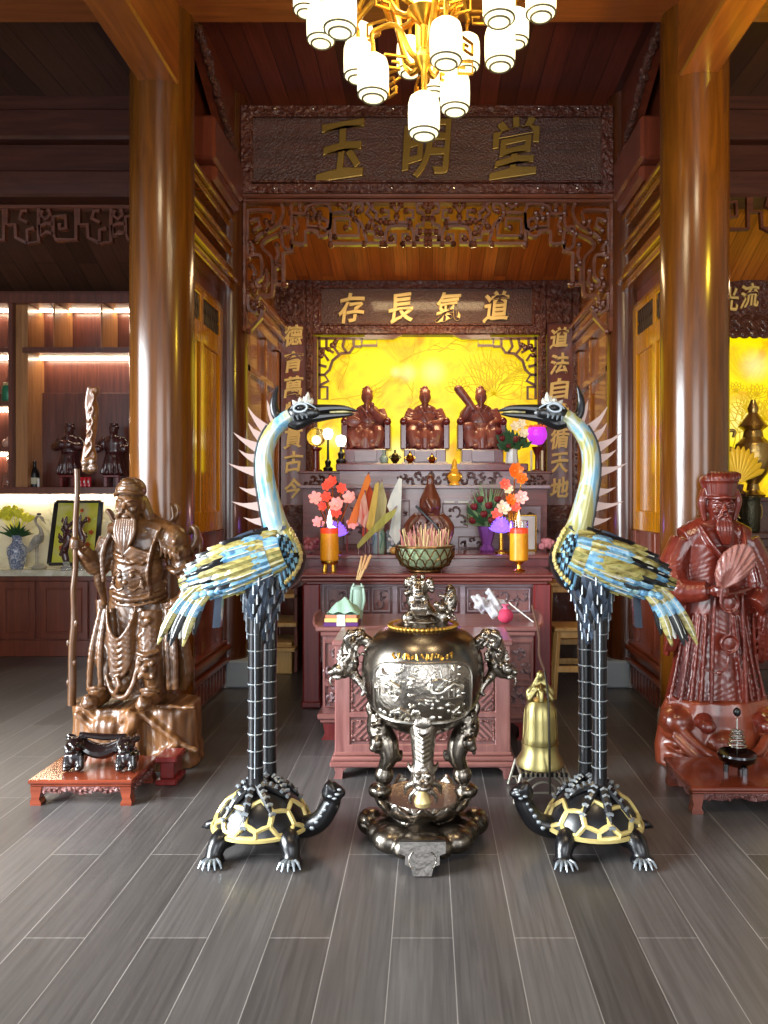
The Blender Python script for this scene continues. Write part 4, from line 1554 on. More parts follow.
mb.build('upright', M['creampetal'], t)['kind'] = 'stuff'

p = W(316.5, 437, 7.05)
t = thing('globe_lamp', 'clear round globe lamp on a dark fluted pillar at the ledge end', 'lamp', (p.x, 7.05, zb))
mb = MB().lathe([(0, 0), (.05, 0), (.05, .02), (.03, .03), (.028, .19), (.05, .21), (.05, .225), (0, .225)], (p.x, 7.05, zb), 20, wob=(lambda a, z: 1 + .04 * math.cos(10 * a)))
mb.build('pillar', M['redleg'], t)
MB().ell(p, .088, nu=24, nv=16).build('globe', plain('amber_glass_globe', C(250, 225, 140), .06, trans=.85), t)
MB().ell(p + Vector((0, 0, -.02)), .03, nu=12, nv=8).build('bulb', M['whitelamp'], t)
for k, (px, py, lab) in enumerate(((328, 434, 'small white bulb lamp on a thin stem next to the globe lamp'), (341, 441, 'small white bulb lamp on a thin stem nearer the bearded seated figure'))):
    yb_, zb = (6.95, zb) if k == 0 else (6.70, ZU)
    p = W(px, py, yb_)
    t = thing('bulb_lamp', lab, 'lamp', (p.x, yb_, zb), 'thin-stemmed bulb lamps')
    MB().lathe([(0, 0), (.04, 0), (.045, .03), (.022, .05), (.03, .09), (.012, .11), (.008, p.z - zb), (0, p.z - zb)], (p.x, yb_, zb), 16).build('stem', M['black'], t)
    MB().lathe([(0, -.05), (.03, -.045), (.048, 0), (.04, .04), (0, .055)], p, 16).build('bulb', M['whitelamp'], t)

# --- small ornaments along the ledges
def ornament(name, label, px, py0, py1, Y, zb, prof, mt, group='small ornaments along the altar ledges', extra=None, lid=None):
    p = W(px, py1, Y)
    hgt = (py1 - py0) * Y / FP
    t = thing(name, label, 'ornament', (p.x, Y, zb), group)
    mb = MB().lathe([(r * hgt, z * hgt) for (r, z) in prof], (p.x, Y, zb), 20)
    if extra and lid is None:
        extra(mb, Vector((p.x, Y, zb)), hgt)
    mb.build('body', mt, t)
    if extra and lid:
        mb = MB()
        extra(mb, Vector((p.x, Y, zb)), hgt)
        mb.build('decoration', lid, t)['kind'] = 'stuff'
    return t


def knobs(mb, o, h):
    for s in (-1, 1):
        mb.tube([o + Vector((s * .2 * h, 0, .38 * h)), o + Vector((s * .45 * h, 0, .5 * h)), o + Vector((s * .30 * h, 0, .62 * h))], .05 * h, 6, sub=2)
    mb.ell(o + Vector((0, 0, 1.0 * h)), .09 * h, nu=8, nv=6)


censer = [(0, 0), (.22, 0), (.16, .1), (.3, .25), (.36, .42), (.28, .55), (.3, .6), (.22, .75), (.08, .85), (.06, .95), (0, 1)]
ornament('tabletop_censer', 'dark bronze lidded censer between the bearded and the middle seated figure', 395, 455, 468, 6.72, ZU, censer, plain('aged_bronze', C(96, 84, 52), .3, .9), extra=knobs)
ornament('tabletop_censer', 'small gold censer on the upper ledge left of the hooded carving'.replace('left of', 'near the white pennant and'), 410, 464, 476, 6.69, ZU, censer, M['brass'], extra=knobs)
ornament('tabletop_censer', 'small gold censer on the upper ledge in front of the middle figure', 432, 466, 476, 6.69, ZU, censer, M['brass'], extra=knobs)
ornament('small_vase', 'small pale blue vase on the upper ledge above the olive pennant', 384, 466, 480, 6.69, ZU, [(0, 0), (.2, 0), (.32, .25), (.3, .45), (.12, .65), (.1, .8), (.16, .95), (.1, .96), (0, .9)], M['celadon'])
ornament('gold_pagoda', 'gold and amber pagoda ornament on the grey carved ledge', 454.5, 461, 488, 6.5, 1.575, [(0, 0), (.2, 0), (.2, .06), (.13, .1), (.22, .25), (.24, .36), (.13, .45), (.11, .5), (.16, .55), (.1, .62), (.09, .85), (.06, .92), (0, 1)], M['amberglow'], None,
         lambda mb, o, h: [mb.tube([o + Vector((s * .14 * h, 0, .12 * h)), o + Vector((s * .26 * h, -.02, .3 * h)), o + Vector((s * .16 * h, 0, .48 * h))], .035 * h, 6, sub=2) for s in (-1, 1)], M['brass'])
# card, pink stones and the little fruit by the bowl
p = W(528, 553, 6.3)
t = thing('framed_card', 'small white card standing behind the candle with the brass foot', 'card', (p.x, 6.3, ZS))
a, b = W(520, 515, 6.3), W(535, 552, 6.3)
MB().box(a.x, b.x, 6.29, 6.305, ZS, a.z, .003).build('card', M['white'], t)
mb = MB()
for (q0, q1, r0, r1) in ((a.x - .012, b.x + .012, a.z - .01, a.z + .004), (a.x - .012, b.x + .012, ZS, ZS + .012), (a.x - .012, a.x, ZS, a.z), (b.x, b.x + .012, ZS, a.z)):
    mb.box(q0, q1, 6.282, 6.31, r0, r1, .003)
mb.build('frame', M['brass'], t)
mb = MB()
for k in range(40):
    p = W(random.uniform(541, 552), 553, 6.12)
    mb.ell((p.x, 6.12 + random.uniform(-.08, .08), ZS + random.uniform(0.032, .10)), random.uniform(.012, .03), nu=6, nv=5)
o = mb.build('pink_crystals', plain('pink_crystal', C(186, 120, 124), .2), origin=(W(546, 0, 6.12).x, 6.12, ZS))
tag(o, 'heap of small pink crystals at the end of the step', 'ornament', kind='stuff')
mb = MB()
for k in range(40):
    p = W(random.uniform(304, 318), 553, 6.12)
    mb.ell((p.x, 6.12 + random.uniform(-.08, .08), ZS + random.uniform(0.032, .10)), random.uniform(.012, .03), nu=6, nv=5)
o = mb.build('rose_crystals', plain('dusky_pink_crystal', C(150, 84, 84), .2), origin=(W(311, 0, 6.12).x, 6.12, ZS))
tag(o, 'heap of small dusky crystals behind the lit candle', 'ornament', kind='stuff')
# black patterned box and a yellow fruit next to the bowl
a, b = W(386, 530, 5.99), W(400, 553, 5.99)
t = thing('patterned_box', 'small black box with white flower pattern beside the celadon vase', 'box', ((a.x + b.x) / 2, 5.99, ZS))
MB().box(a.x, b.x, 5.99, 6.09, ZS, a.z, .004).build('body', M['black'], t)
mb = MB()
for k in range(9):
    mb.ell((random.uniform(a.x + .02, b.x - .02), 5.988, random.uniform(ZS + .02, a.z - .02)), (.014, .004, .014), nu=8, nv=5)
mb.build('flower_print', M['white'], t)['kind'] = 'stuff'
p = W(394, 551, 5.80)
t = thing('yellow_fruit', 'small yellow fruit next to the incense bowl', 'fruit', (W(394, 0, 5.9).x, 5.895, ZS))
MB().ell((W(394, 0, 5.9).x, 5.895, ZS + .028), (.033, .033, .028)).build('flesh', plain('yellow_peel', C(206, 160, 80), .4), t)
MB().tube([(W(394, 0, 5.9).x, 5.895, ZS + .05), (W(394, 0, 5.9).x + .005, 5.90, ZS + .068)], .004, 6).build('stem', M['leaf'], t)

# ================================================================== the two lower altar tables in front
t = thing('middle_table', 'lower carved rosewood table with upturned ends behind the front chest', 'altar table', (0, 4.8, 0))
Y0 = 4.62
xm0, xm1 = W(317, 0, Y0).x, W(539, 0, Y0).x
zt = .69
mb = MB().box(xm0 - .01, xm1 + .01, Y0, Y0 + .52, zt - .03, zt, .006).box(xm0 + .02, xm1 - .02, Y0 + .01, Y0 + .5, zt - .06, zt - .03, .005)
for s, xx in ((-1, xm0), (1, xm1)):
    q = [(xx - s * .10, zt - .012), (xx, zt - .008), (xx + s * .03, zt + .015), (xx + s * .035, zt + .05)]
    mb.tube([(a_, Y0 + .26, b_) for (a_, b_) in q], [.02, .02, .016, .010], 8, (13, 1), up=(0, 1, 0), sub=3)
mb.build('tabletop', M['rose'], t)
MB().box(xm0 + .03, xm1 - .03, Y0 + .03, Y0 + .48, .16, zt - .06).build('body', M['rosez'], t)
for k, (a_, b_) in enumerate(((xm0 + .04, xm0 + .20), (xm1 - .20, xm1 - .04))):
    carved_panel(t, a_, b_, .20, .34, Y0 + .012, M['rosez'], M['rosez'], M['carvegrey'], 3, 80 + k, .012, 'drawer_front')
    carved_panel(t, a_, b_, .36, .60, Y0 + .012, M['rosez'], M['rosez'], M['carvegrey'], 3, 90 + k, .012, 'drawer_front', .012)
mb = MB().box(xm0, xm1, Y0, Y0 + .5, .13, .165, .008).box(xm0 + .015, xm1 - .015, Y0 + .015, Y0 + .5, .105, .13, .006)
mb.build('plinth', M['rose'], t)
for s, xx in ((1, xm0 + .03), (-1, xm1 - .03)):
    for yy in (Y0 + .03, Y0 + .4):
        mb = MB()
        mb.prism([(xx, .11), (xx + s * .13, .11), (xx + s * .09, .08), (xx + s * .085, .03), (xx + s * .10, .0), (xx - s * .01, 0), (xx + s * .012, .04)], yy, yy + .09)
        mb.build('foot', M['redleg'], t)

t = thing('front_chest', 'rosewood chest, daylight pink put into its colour, with key-fret carved panels right behind the bronze urn', 'chest', (0, 4.2, 0))
Y0 = 4.02
x0, x1 = W(334.5, 0, Y0).x, W(511, 0, Y0).x
MB().box(x0, x1, Y0 + .02, Y0 + .42, .12, .70).build('body', M['rosez'], t)
MB().box(x0 - .012, x1 + .012, Y0, Y0 + .44, .685, .715, .006).build('top', M['rose'], t)
mb = MB()
for (q0, q1, r0, r1) in ((x0, x1, .60, .685), (x0, x1, .12, .175), (x0, x1, .31, .345), (x0, x0 + .085, .12, .69), (x1 - .085, x1, .12, .69), ):
    mb.box(q0, q1, Y0 - .0, Y0 + .03, r0, r1, .006)
mb.build('stiles', M['rosez'], t)
for k, (q0, q1, r0, r1) in enumerate(((x0 + .085, (x0 + x1) / 2 - .02, .345, .60), ((x0 + x1) / 2 + .02, x1 - .085, .345, .60), (x0 + .085, x0 + .30, .19, .30), (x0 + .33, x1 - .33, .19, .30), (x1 - .30, x1 - .085, .19, .30))):
    mb = MB().box(q0, q1, Y0 + .012, Y0 + .02, r0, r1)
    pn = mb.build('carved_panel', M['rosez'], t)
    mb = MB()
    for (a0, a1, c0, c1) in ((q0, q1, r1 - .012, r1), (q0, q1, r0, r0 + .012), (q0, q0 + .012, r0, r1), (q1 - .012, q1, r0, r1)):
        mb.box(a0, a1, Y0 + .002, Y0 + .015, c0, c1, .003)
    mb.build('frame', M['rosecarve'], pn)
    mb = MB()
    flip = 1 if q0 < 0 else -1
    st = .034
    for j in range(-8, 14):
        # parallel diagonal ribs clipped to the panel
        xa_ = q0 + j * st
        pa = Vector((xa_, Y0 + .008, r0 + .012))
        pb = pa + Vector((r1 - r0 - .024, 0, r1 - r0 - .024))
        lo = max(0, (q0 + .014 - pa.x) / (pb.x - pa.x))
        hi = min(1, (q1 - .014 - pa.x) / (pb.x - pa.x))
        if hi - lo < .08:
            continue
        A_, B_ = pa.lerp(pb, lo), pa.lerp(pb, hi)
        if j % 4 == 2:
            B_ = A_.lerp(B_, .55)
        if j % 4 == 3:
            A_ = A_.lerp(B_, .35)
        if flip < 0:
            A_.x = q0 + q1 - A_.x
            B_.x = q0 + q1 - B_.x
        mb.bar(A_, B_, .013, .012)
    mb.build('key_fret', M['rose'], pn)['kind'] = 'stuff'
xp0, xp1 = W(330, 0, Y0).x, W(516, 0, Y0).x
mb = MB().box(xp0, xp1, Y0 - .03, Y0 + .46, .06, .09, .008).box(xp0 + .01, xp1 - .01, Y0 - .02, Y0 + .45, .09, .115, .006).box(xp0 + .02, xp1 - .02, Y0 - .01, Y0 + .44, .115, .135, .005)
mb.build('plinth', M['rose'], t)
for s, xx in ((1, xp0 + .02), (-1, xp1 - .02)):
    for yy in (Y0 - .02, Y0 + .36):
        MB().prism([(xx, .065), (xx + s * .08, .065), (xx + s * .05, .04), (xx + s * .045, 0), (xx, 0), (xx + s * .012, .03)], yy, yy + .08).build('foot', M['rosez'], t)

# things on the lower tables
p = W(357, 630, 4.86)
x, y, z = p.x, 4.92, .69
t = thing('celadon_jar', 'tall pale celadon vase holding long incense sticks on the lower table', 'vase', (x, y, z))
hb = W(0, 586, y).z - z
MB().lathe([(0, 0), (.030, 0), (.034, .03), (.036, .12), (.034, .2), (.026, hb - .06), (.03, hb - .03), (.046, hb), (.038, hb), (.020, hb - .05), (0, hb - .06)], (x, y, z), 24).build('body', M['celadon'], t)
mb = MB()
for s in (-1, 1):
    mb.tube([(x + s * .03, y - .02, z + .06), (x + s * .042, y - .02, z + .12), (x + s * .036, y - .02, z + .19), (x + s * .022, y - .02, z + .23)], [.006, .010, .009, .004], 8, sub=3)
mb.build('raised_ornament', M['celadon'], t)['kind'] = 'stuff'
for (x2, y2, r) in ((362, 556, .005), (366, 555, .005), (371, 555, .006), (369, 557, .005)):
    q = W(x2, y2, y)
    s_ = thing('incense_stick', 'long pale incense stick standing in the celadon vase on the lower table', 'incense', (x, y, z + hb), 'long incense sticks')
    MB().tube([(x + (x2 - 366) * .002, y, z + .25), q], r, 6).build('stick', plain('pale_bamboo', C(196, 160, 110), .6), s_)
    MB().tube([W(x2, y2, y).lerp(Vector((x, y, z + hb)), .45), q], r * 1.5, 6).build('incense_coat', plain('incense_paste', C(178, 132, 86), .8), s_)
# stack of paper on a small tray
p = W(338, 637, 4.72)
x, y = W(342.5, 0, 4.7).x, 4.70
for (z0, z1, sx, mt, nm, lab) in ((.69, .715, .105, plain('purple_paper', C(84, 34, 104), .5), 'paper_packet', 'purple joss-paper packet at the bottom of the stack'),
                                  (.715, .74, .10, plain('yellow_paper', C(214, 190, 110), .6), 'paper_packet', 'yellow joss-paper packet in the middle of the stack'),
                                  (.74, .76, .095, plain('red_paper', C(200, 120, 90), .6), 'paper_packet', 'thin reddish joss-paper packet under the pale green cloth')):
    t = thing(nm, lab, 'paper', (x, y, z0), 'stacked joss paper')
    MB().box(x - sx, x + sx, y - .08, y + .10, z0, z1, .003).build('packet', mt, t)
    MB().box(x - sx * .25, x + sx * .25, y - .083, y + .10, z0 + .003, z1 + .001, .001).build('band', M['white'], t)
mb = MB()
n = 14
vs, fs = [], []
for i in range(n + 1):
    for j in range(n + 1):
        u, v = i / n - .5, j / n - .5
        h = .095 * max(0, 1 - 2.1 * max(abs(u), abs(v) * .9)) ** .8 + .006 * math.sin(17 * u + 5 * v)
        vs.append((x + .01 + u * .2, y + v * .16, .762 + h + .002))
for i in range(n):
    for j in range(n):
        a_ = i * (n + 1) + j
        fs.append((a_, a_ + n + 1, a_ + n + 2, a_ + 1))
k0 = len(vs)
vs += [(a_[0], a_[1], .7605) for a_ in vs]
fs += [tuple(q + k0 for q in reversed(f)) for f in list(fs)]
mb.add(vs, fs)
o = mb.build('cloth', plain('pale_green_cloth', C(150, 186, 164), .7), origin=(x, y, .76))
tag(o, 'pale green cloth bundled on top of the joss-paper stack', 'cloth')
# plastic bag, pink pouch and striped card on the other side
M['plastic'] = plain('clear_plastic', C(225, 226, 232), .15, trans=.55)
p = W(489, 633, 4.75)
mb = MB()
for k in range(26):
    mb.ell((p.x + random.gauss(0, .035), 4.80 + random.uniform(-.05, .05), .69 + .058 + abs(random.gauss(0, .05))), (random.uniform(.02, .04), .03, random.uniform(.02, .04)), nu=8, nv=6)
o = mb.carve('plastic_bag', M['plastic'], origin=(p.x, 4.80, .69), voxel=.012, it=1, disp=lambda co: .008 * np.sin(co[:, 0] * 140 + co[:, 2] * 90))
tag(o, 'crumpled clear plastic bag on the lower table beside the pink pouch', 'bag')
p = W(505.5, 630, 4.75)
t = thing('pink_pouch', 'round crimson-pink pouch on the lower table beside the plastic bag', 'pouch', (p.x, 4.76, .69))
MB().ell((p.x, 4.76, .735), (.05, .05, .045)).build('pouch', plain('pink_velvet', C(176, 46, 78), .8, bump=.4, bscale=90), t)
MB().lathe([(0, 0), (.02, 0), (.012, .012), (.025, .03), (0, .03)], (p.x, 4.76, .775), 12).build('gathered_neck', plain('pink_ribbon', C(200, 90, 120), .6), t)
p = W(522, 630, 4.72)
t = thing('printed_card', 'pale patterned card leaning over on the lower table beside the pink pouch', 'card', (p.x, 4.76, .69))
R = Matrix.Rotation(math.radians(38), 3, 'Y')
MB().obox((p.x, 4.76, .757), (.09, .05, .004), R, .002).build('card', M['white'], t)
mb = MB()
for k in range(6):
    mb.obox(Vector((p.x, 4.735, .757)) + R @ Vector((-.07 + k * .028, -.0, .005)), (.008, .02, .0012), R)
mb.build('print', plain('dark_print', C(80, 70, 84), .6), t)['kind'] = 'stuff'
# ================================================================== lit wall shelves on one side
M['shelfwood'] = wood('shelf_walnut', C(80, 41, 33), C(116, 63, 47), 'Z', 6, 14, .35, .3)
M['shelfoak'] = wood('shelf_oak_divider', C(140, 92, 52), C(182, 128, 78), 'Z', 6, 14, .35, .3)
M['led'] = plain('led_strip', C(255, 250, 245), .4, emit=34.0, ecol=(1, .82, .58, 1))
M['marble'] = None
def marble(name):
    m, nt, b = mat(name)
    tc = nt.nodes.new('ShaderNodeTexCoord')
    n1 = nt.nodes.new('ShaderNodeTexNoise')
    n1.inputs['Scale'].default_value = 1.5
    n1.inputs['Detail'].default_value = 8
    n1.inputs['Distortion'].default_value = 2.2
    nt.links.new(tc.outputs['Object'], n1.inputs['Vector'])
    cr = nt.nodes.new('ShaderNodeValToRGB')
    e = cr.color_ramp.elements
    e[0].position = .44; e[0].color = C(206, 204, 184)
    e[1].position = .56; e[1].color = C(214, 212, 194)
    q = e.new(.50); q.color = C(184, 182, 158)
    nt.links.new(n1.outputs['Fac'], cr.inputs['Fac'])
    nt.links.new(cr.outputs['Color'], b.inputs['Base Color'])
    b.inputs['Roughness'].default_value = .25
    return m


M['marble'] = marble('cream_marble')
YC = 7.1
kx = lambda px: W(px, 0, YC).x
kz = lambda py: W(0, py, YC).z
XL, XR = -4.55, -2.35
t = thing('wall_shelf_unit', 'walnut wall shelf unit with strip lights above a cream marble counter', 'shelf unit', (-3.4, 7.3, 0))
mb = MB().box(XL, XR, 7.46, 7.5, kz(492), kz(293))
mb.box(XL, XR, 7.42, 7.47, kz(492), kz(388), .003)
mb.build('back_panel', M['shelfwood'], t)
mb = MB().box(XL, XR, YC, 7.5, kz(303), kz(293), .004)
mb.box(XL, XR, YC + .05, 7.5, kz(293), kz(293) + .03)
mb.build('top_board', M['shelfwood'], t)
b1 = MB().box(kx(22) - .0, XR, YC, 7.46, kz(352.5), kz(347), .003).build('shelf_board', M['shelfwood'], t)
b2 = MB().box(XL, XR, YC - .02, 7.46, kz(494), kz(487), .003).build('shelf_board', M['shelfwood'], t)
for (py) in (347, 401, 447):
    MB().box(XL, kx(8), YC, 7.46, kz(py + 5), kz(py), .003).build('shelf_board', M['shelfwood'], t)
MB().box(kx(8), kx(12.5), YC, 7.46, kz(490), kz(303), .003).build('upright', M['shelfwood'], t)
MB().box(kx(12.5), kx(25), YC + .05, 7.46, kz(490), kz(303), .003).build('upright', M['shelfoak'], t)
for px in (54, 101.5):
    mb = MB().box(kx(px - 1), kx(px + .8), YC, 7.46, kz(348), kz(303), .003)
    mb.build('divider', M['shelfoak'], t)
for (p0, p1, py) in ((13, 53, 303.6), (55.5, 100.5, 303.6), (103, 178, 303.6), (-60, 7.5, 303.6), (14, 178, 353.2), (-60, 7.5, 353), (-60, 7.5, 407), (-60, 7.5, 453), (-60, 178, 495)):
    MB().box(kx(p0), kx(p1), YC + .27, YC + .30, kz(py) - .008, kz(py), .002).build('strip_light', M['led'], t)
MB().box(XL, XR, 7.44, 7.5, kz(572), kz(494)).build('backsplash', M['marble'], t)
MB().box(XL, XR, YC - .03, 7.5, kz(576), kz(570), .004).build('counter', M['marble'], t)
MB().box(XL, XR, YC + .06, 7.5, 0, kz(576)).build('base_body', M['lowpanel'], t)
mb = MB().box(XL, XR, YC + .03, YC + .1, 0, kz(641), .004).box(XL, XR, YC + .03, YC + .1, kz(581), kz(576), .003)
mb.build('plinth', M['lowpanel'], t)
for (p0, p1) in ((-52, -6), (-3, 33), (37.5, 86), (89, 134), (138, 176)):
    MB().box(kx(p0), kx(p1), YC + .035, YC + .06, kz(640), kz(582), .004).build('door', M['lowpanel'], t)
    d = t.children[-1]
    mb = MB()
    x0, x1, z0, z1 = kx(p0) + .05, kx(p1) - .05, kz(636) + .02, kz(586) - .02
    for (q0, q1, r0, r1) in ((x0, x1, z1 - .02, z1), (x0, x1, z0, z0 + .02), (x0, x0 + .02, z0, z1), (x1 - .02, x1, z0, z1)):
        mb.box(q0, q1, YC + .022, YC + .05, r0, r1, .005)
    mb.build('moulding', M['lowpanel'], d)

ZSH, ZCT = kz(487), kz(570)
M['darkfig'] = wood('dark_polished_figure', C(48, 22, 22), C(86, 44, 44), 'Z', 8, 8, .22, .6)


def shelf_figure(label, px, variant):
    x, y = kx(px), 7.25
    t = thing('carved_figure', label, 'statue', (x, y, ZSH), 'dark standing figures on the wall shelf')
    mb = MB()
    for s in (-1, 1):
        mb.box(x + s * .055 - .02, x + s * .055 + .02, y - .07, y + .07, ZSH, ZSH + .10, .006)
    mb.box(x - .08, x + .08, y - .08, y + .08, ZSH + .09, ZSH + .115, .006)
    mb.build('stand', M['redleg'], t)
    z = ZSH + .115
    mb = MB()
    mb.lathe([(0, 0), (.115, 0), (.105, .05), (.085, .14), (.08, .22), (.095, .30), (.07, .36), (.02, .38), (0, .38)], (x, y, z), 24, sy=.75, wob=lambda a, zz: 1 + .06 * math.sin(7 * a + 9 * zz) * (1 if zz < .2 else .2))
    mb.ell((x, y - .01, z + .41), (.04, .042, .05))
    mb.lathe([(0, 0), (.045, 0), (.05, .02), (.036, .035), (.042, .055), (0, .06)], (x, y, z + .43), 14)
    for s in (-1, 1):
        hand = (x + s * .03, y - .1, z + .28) if (variant + s) % 2 else (x + s * .12, y - .08, z + .24)
        mb.tube([(x + s * .075, y, z + .34), (x + s * .125, y - .02, z + .26), hand], [.038, .045, .025], 10, sub=3)
        mb.ell((hand[0], hand[1] - .01, hand[2]), (.045, .03, .04))
    mb.tube([(x, y - .045, z + .39), (x, y - .07, z + .30)], [.02, .004], 8)
    for k in range(6):
        a = -PI / 2 + (k - 2.5) * .35
        mb.tube([(x + .07 * math.cos(a), y + .065 * math.sin(a), z + .2), (x + .10 * math.cos(a), y + .09 * math.sin(a), z + .1), (x + .13 * math.cos(a), y + .1 * math.sin(a), z + .01)], .011, 6)
    mb.carve('body', M['darkfig'], t, voxel=.009, it=1)


shelf_figure('dark polished standing figure on the shelf, on the bottle side of the red cups', 62.5, 0)
shelf_figure('dark polished standing figure on the shelf, between the red cups and the thick column', 107.5, 1)
M['redcup'] = plain('red_cup', C(196, 36, 52), .25, coat=.5)
for k in range(4):
    px = 71.5 + k * 4.3
    x, y = kx(px), 7.2
    t = thing('red_cup', 'small red cup standing in the row between the two dark figures', 'cup', (x, y, ZSH), 'red cups on the wall shelf')
    MB().lathe([(0, 0), (.014, 0), (.02, .006), (.02, .09), (.017, .095), (.016, .02), (0, .015)], (x, y, ZSH), 16).build('body', M['redcup'], t)
    MB().ell((x, y - .019, ZSH + .05), (.008, .004, .014), nu=8, nv=6).build('painted_mark', M['white'], t)
x, y = kx(26.5), 7.25
t = thing('wine_bottle', 'dark wine bottle with pale label on the shelf beside the divider', 'bottle', (x, y, ZSH))
MB().lathe([(0, 0), (.04, 0), (.042, .01), (.042, .12), (.034, .15), (.015, .18), (.014, .225), (.017, .23), (.016, .245), (0, .245)], (x, y, ZSH), 24).build('body', M['black'], t)
MB().lathe([(.043, .03), (.0432, .03), (.0432, .09), (.043, .09)], (x, y, ZSH), 24).build('paper_label', plain('bottle_label', C(196, 190, 160), .6), t)
x = kx(33)
t = thing('white_candle', 'short white stick beside the dark wine bottle on the shelf', 'candle', (x, 7.2, ZSH))
MB().lathe([(0, 0), (.012, 0), (.012, .08), (0, .082)], (x, 7.2, ZSH), 12).build('body', M['white'], t)
MB().tube([(x, 7.2, ZSH + .08), (x, 7.2, ZSH + .09)], .002, 5).build('wick', M['black'], t)
x = kx(0)
t = thing('glass_decanter', 'clear glass decanter at the end of the shelf', 'bottle', (x, 7.25, ZSH))
MB().lathe([(0, 0), (.05, 0), (.06, .03), (.055, .1), (.02, .15), (.018, .22), (.03, .26), (.028, .26), (.016, .22), (.018, .15), (.05, .1), (.055, .03), (0, .02)], (x, 7.25, ZSH), 24).build('body', M['glass'], t)
MB().ell((x, 7.25, ZSH + .28), (.022, .022, .028)).build('stopper', M['glass'], t)
z = kz(401)
x = kx(0)
t = thing('green_tin', 'green tin with pale lid on the small side shelf', 'tin', (x, 7.25, z))
MB().lathe([(0, 0), (.055, 0), (.06, .008), (.06, .15), (.055, .16), (0, .16)], (x, 7.25, z), 24).build('body', plain('green_tin_paint', C(40, 120, 84), .3, .2), t)
MB().lathe([(0, .16), (.05, .16), (.05, .185), (.045, .19), (0, .19)], (x, 7.25, z), 24).build('lid', plain('pale_lid', C(190, 160, 110), .4), t)
z = kz(447)
t = thing('small_teapot', 'small pinkish teapot on the lowest side shelf', 'teapot', (kx(-1), 7.25, z))
MB().lathe([(0, 0), (.03, 0), (.05, .03), (.05, .06), (.03, .085), (.008, .09), (.01, .105), (0, .107)], (kx(-1), 7.25, z), 24).build('body', plain('pink_clay', C(196, 150, 130), .3), t)
MB().tube([(kx(-1) + .045, 7.25, z + .05), (kx(-1) + .07, 7.25, z + .06), (kx(-1) + .08, 7.25, z + .085)], [.014, .01, .008], 8).build('spout', plain('pink_clay_spout', C(196, 150, 130), .3), t)

# on the counter: vase of yellow flowers, crane figurine, framed picture, two dark twisted statuettes
x, y = kx(8.5), 7.25
t = thing('flower_vase', 'blue and white porcelain vase of yellow flowers on the marble counter', 'flowers', (x, y, ZCT))
pv = mixnoise('blue_white_porcelain', [C(205, 212, 220), C(120, 134, 160), C(70, 84, 116)], (1, 1, 1), 26, .15, coat=.6, dist=2)
MB().lathe([(0, 0), (.055, 0), (.06, .015), (.065, .03), (.09, .16), (.085, .20), (.045, .245), (.04, .28), (.055, .315), (.048, .315), (.03, .28), (0, .2)], (x, y, ZCT), 32).build('vase', pv, t)
mb = MB()
for k in range(60):
    a = random.uniform(.1, PI - .1)
    r_ = random.uniform(.06, .16)
    b = Vector((x + math.cos(a) * r_ * 1.1, y - random.uniform(.0, .09), ZCT + .31 + math.sin(a) * r_ * .95))
    leafblade(mb, (x, y, ZCT + .3), b, random.uniform(.010, .02))
mb.build('foliage', M['leaf'], t)['kind'] = 'stuff'
yel = plain('yellow_flower', C(226, 222, 60), .6, var=.15, vscale=40)
for k in range(13):
    mb = MB()
    u = -1 + 2 * k / 12
    p = Vector((x + u * .135, y - .05 + random.uniform(-.06, .02), ZCT + .48 + .05 * (1 - u * u) + random.uniform(-.02, .03)))
    for j in range(9):
        mb.ell(p + Vector((random.gauss(0, .02), random.gauss(0, .015), random.gauss(0, .015))), .021, nu=7, nv=5)
    mb.tube([Vector((x, y, ZCT + .3)), p], .004, 5)
    mb.build('chrysanthemum', yel, t)

x, y = kx(38), 7.22
t = thing('crane_figurine', 'slender grey and white crane figurine on the marble counter', 'figurine', (x, y, ZCT))
mb = MB()
q = lambda px, py: W(px, py, y)
mb.tube([q(29, 552), q(33, 545), q(39, 538), q(43, 535)], [.012, .035, .05, .02], 12, sub=4)
mb.tube([q(42, 536), q(40, 528), q(36, 523), q(36, 518), (q(39, 516)), q(43, 519)], [.022, .016, .013, .012, .014, .016], 10, sub=4)
mb.tube([q(42, 519), q(47.5, 526)], [.012, .002], 8)
for d in (0, 2.2):
    mb.tube([q(36 + d, 543), q(35.6 + d, 556), q(36 + d, 567)], [.008, .006, .006], 6)
mb.carve('body', mixnoise('crane_plumage', [C(96, 92, 84), C(178, 176, 166)], (1, 1, 1), 14, .4), t, voxel=.006, it=1)
MB().ell((q(39, 514)), (.022, .015, .012)).build('dark_crest', M['black'], t)
MB().lathe([(0, 0), (.05, 0), (.06, .015), (.05, .03), (.03, .045), (0, .05)], (q(39, 570).x, y, ZCT), 20, sx=1.2).build('rock_base', plain('pale_rock', C(170, 168, 150), .6, bump=.6, bscale=30), t)

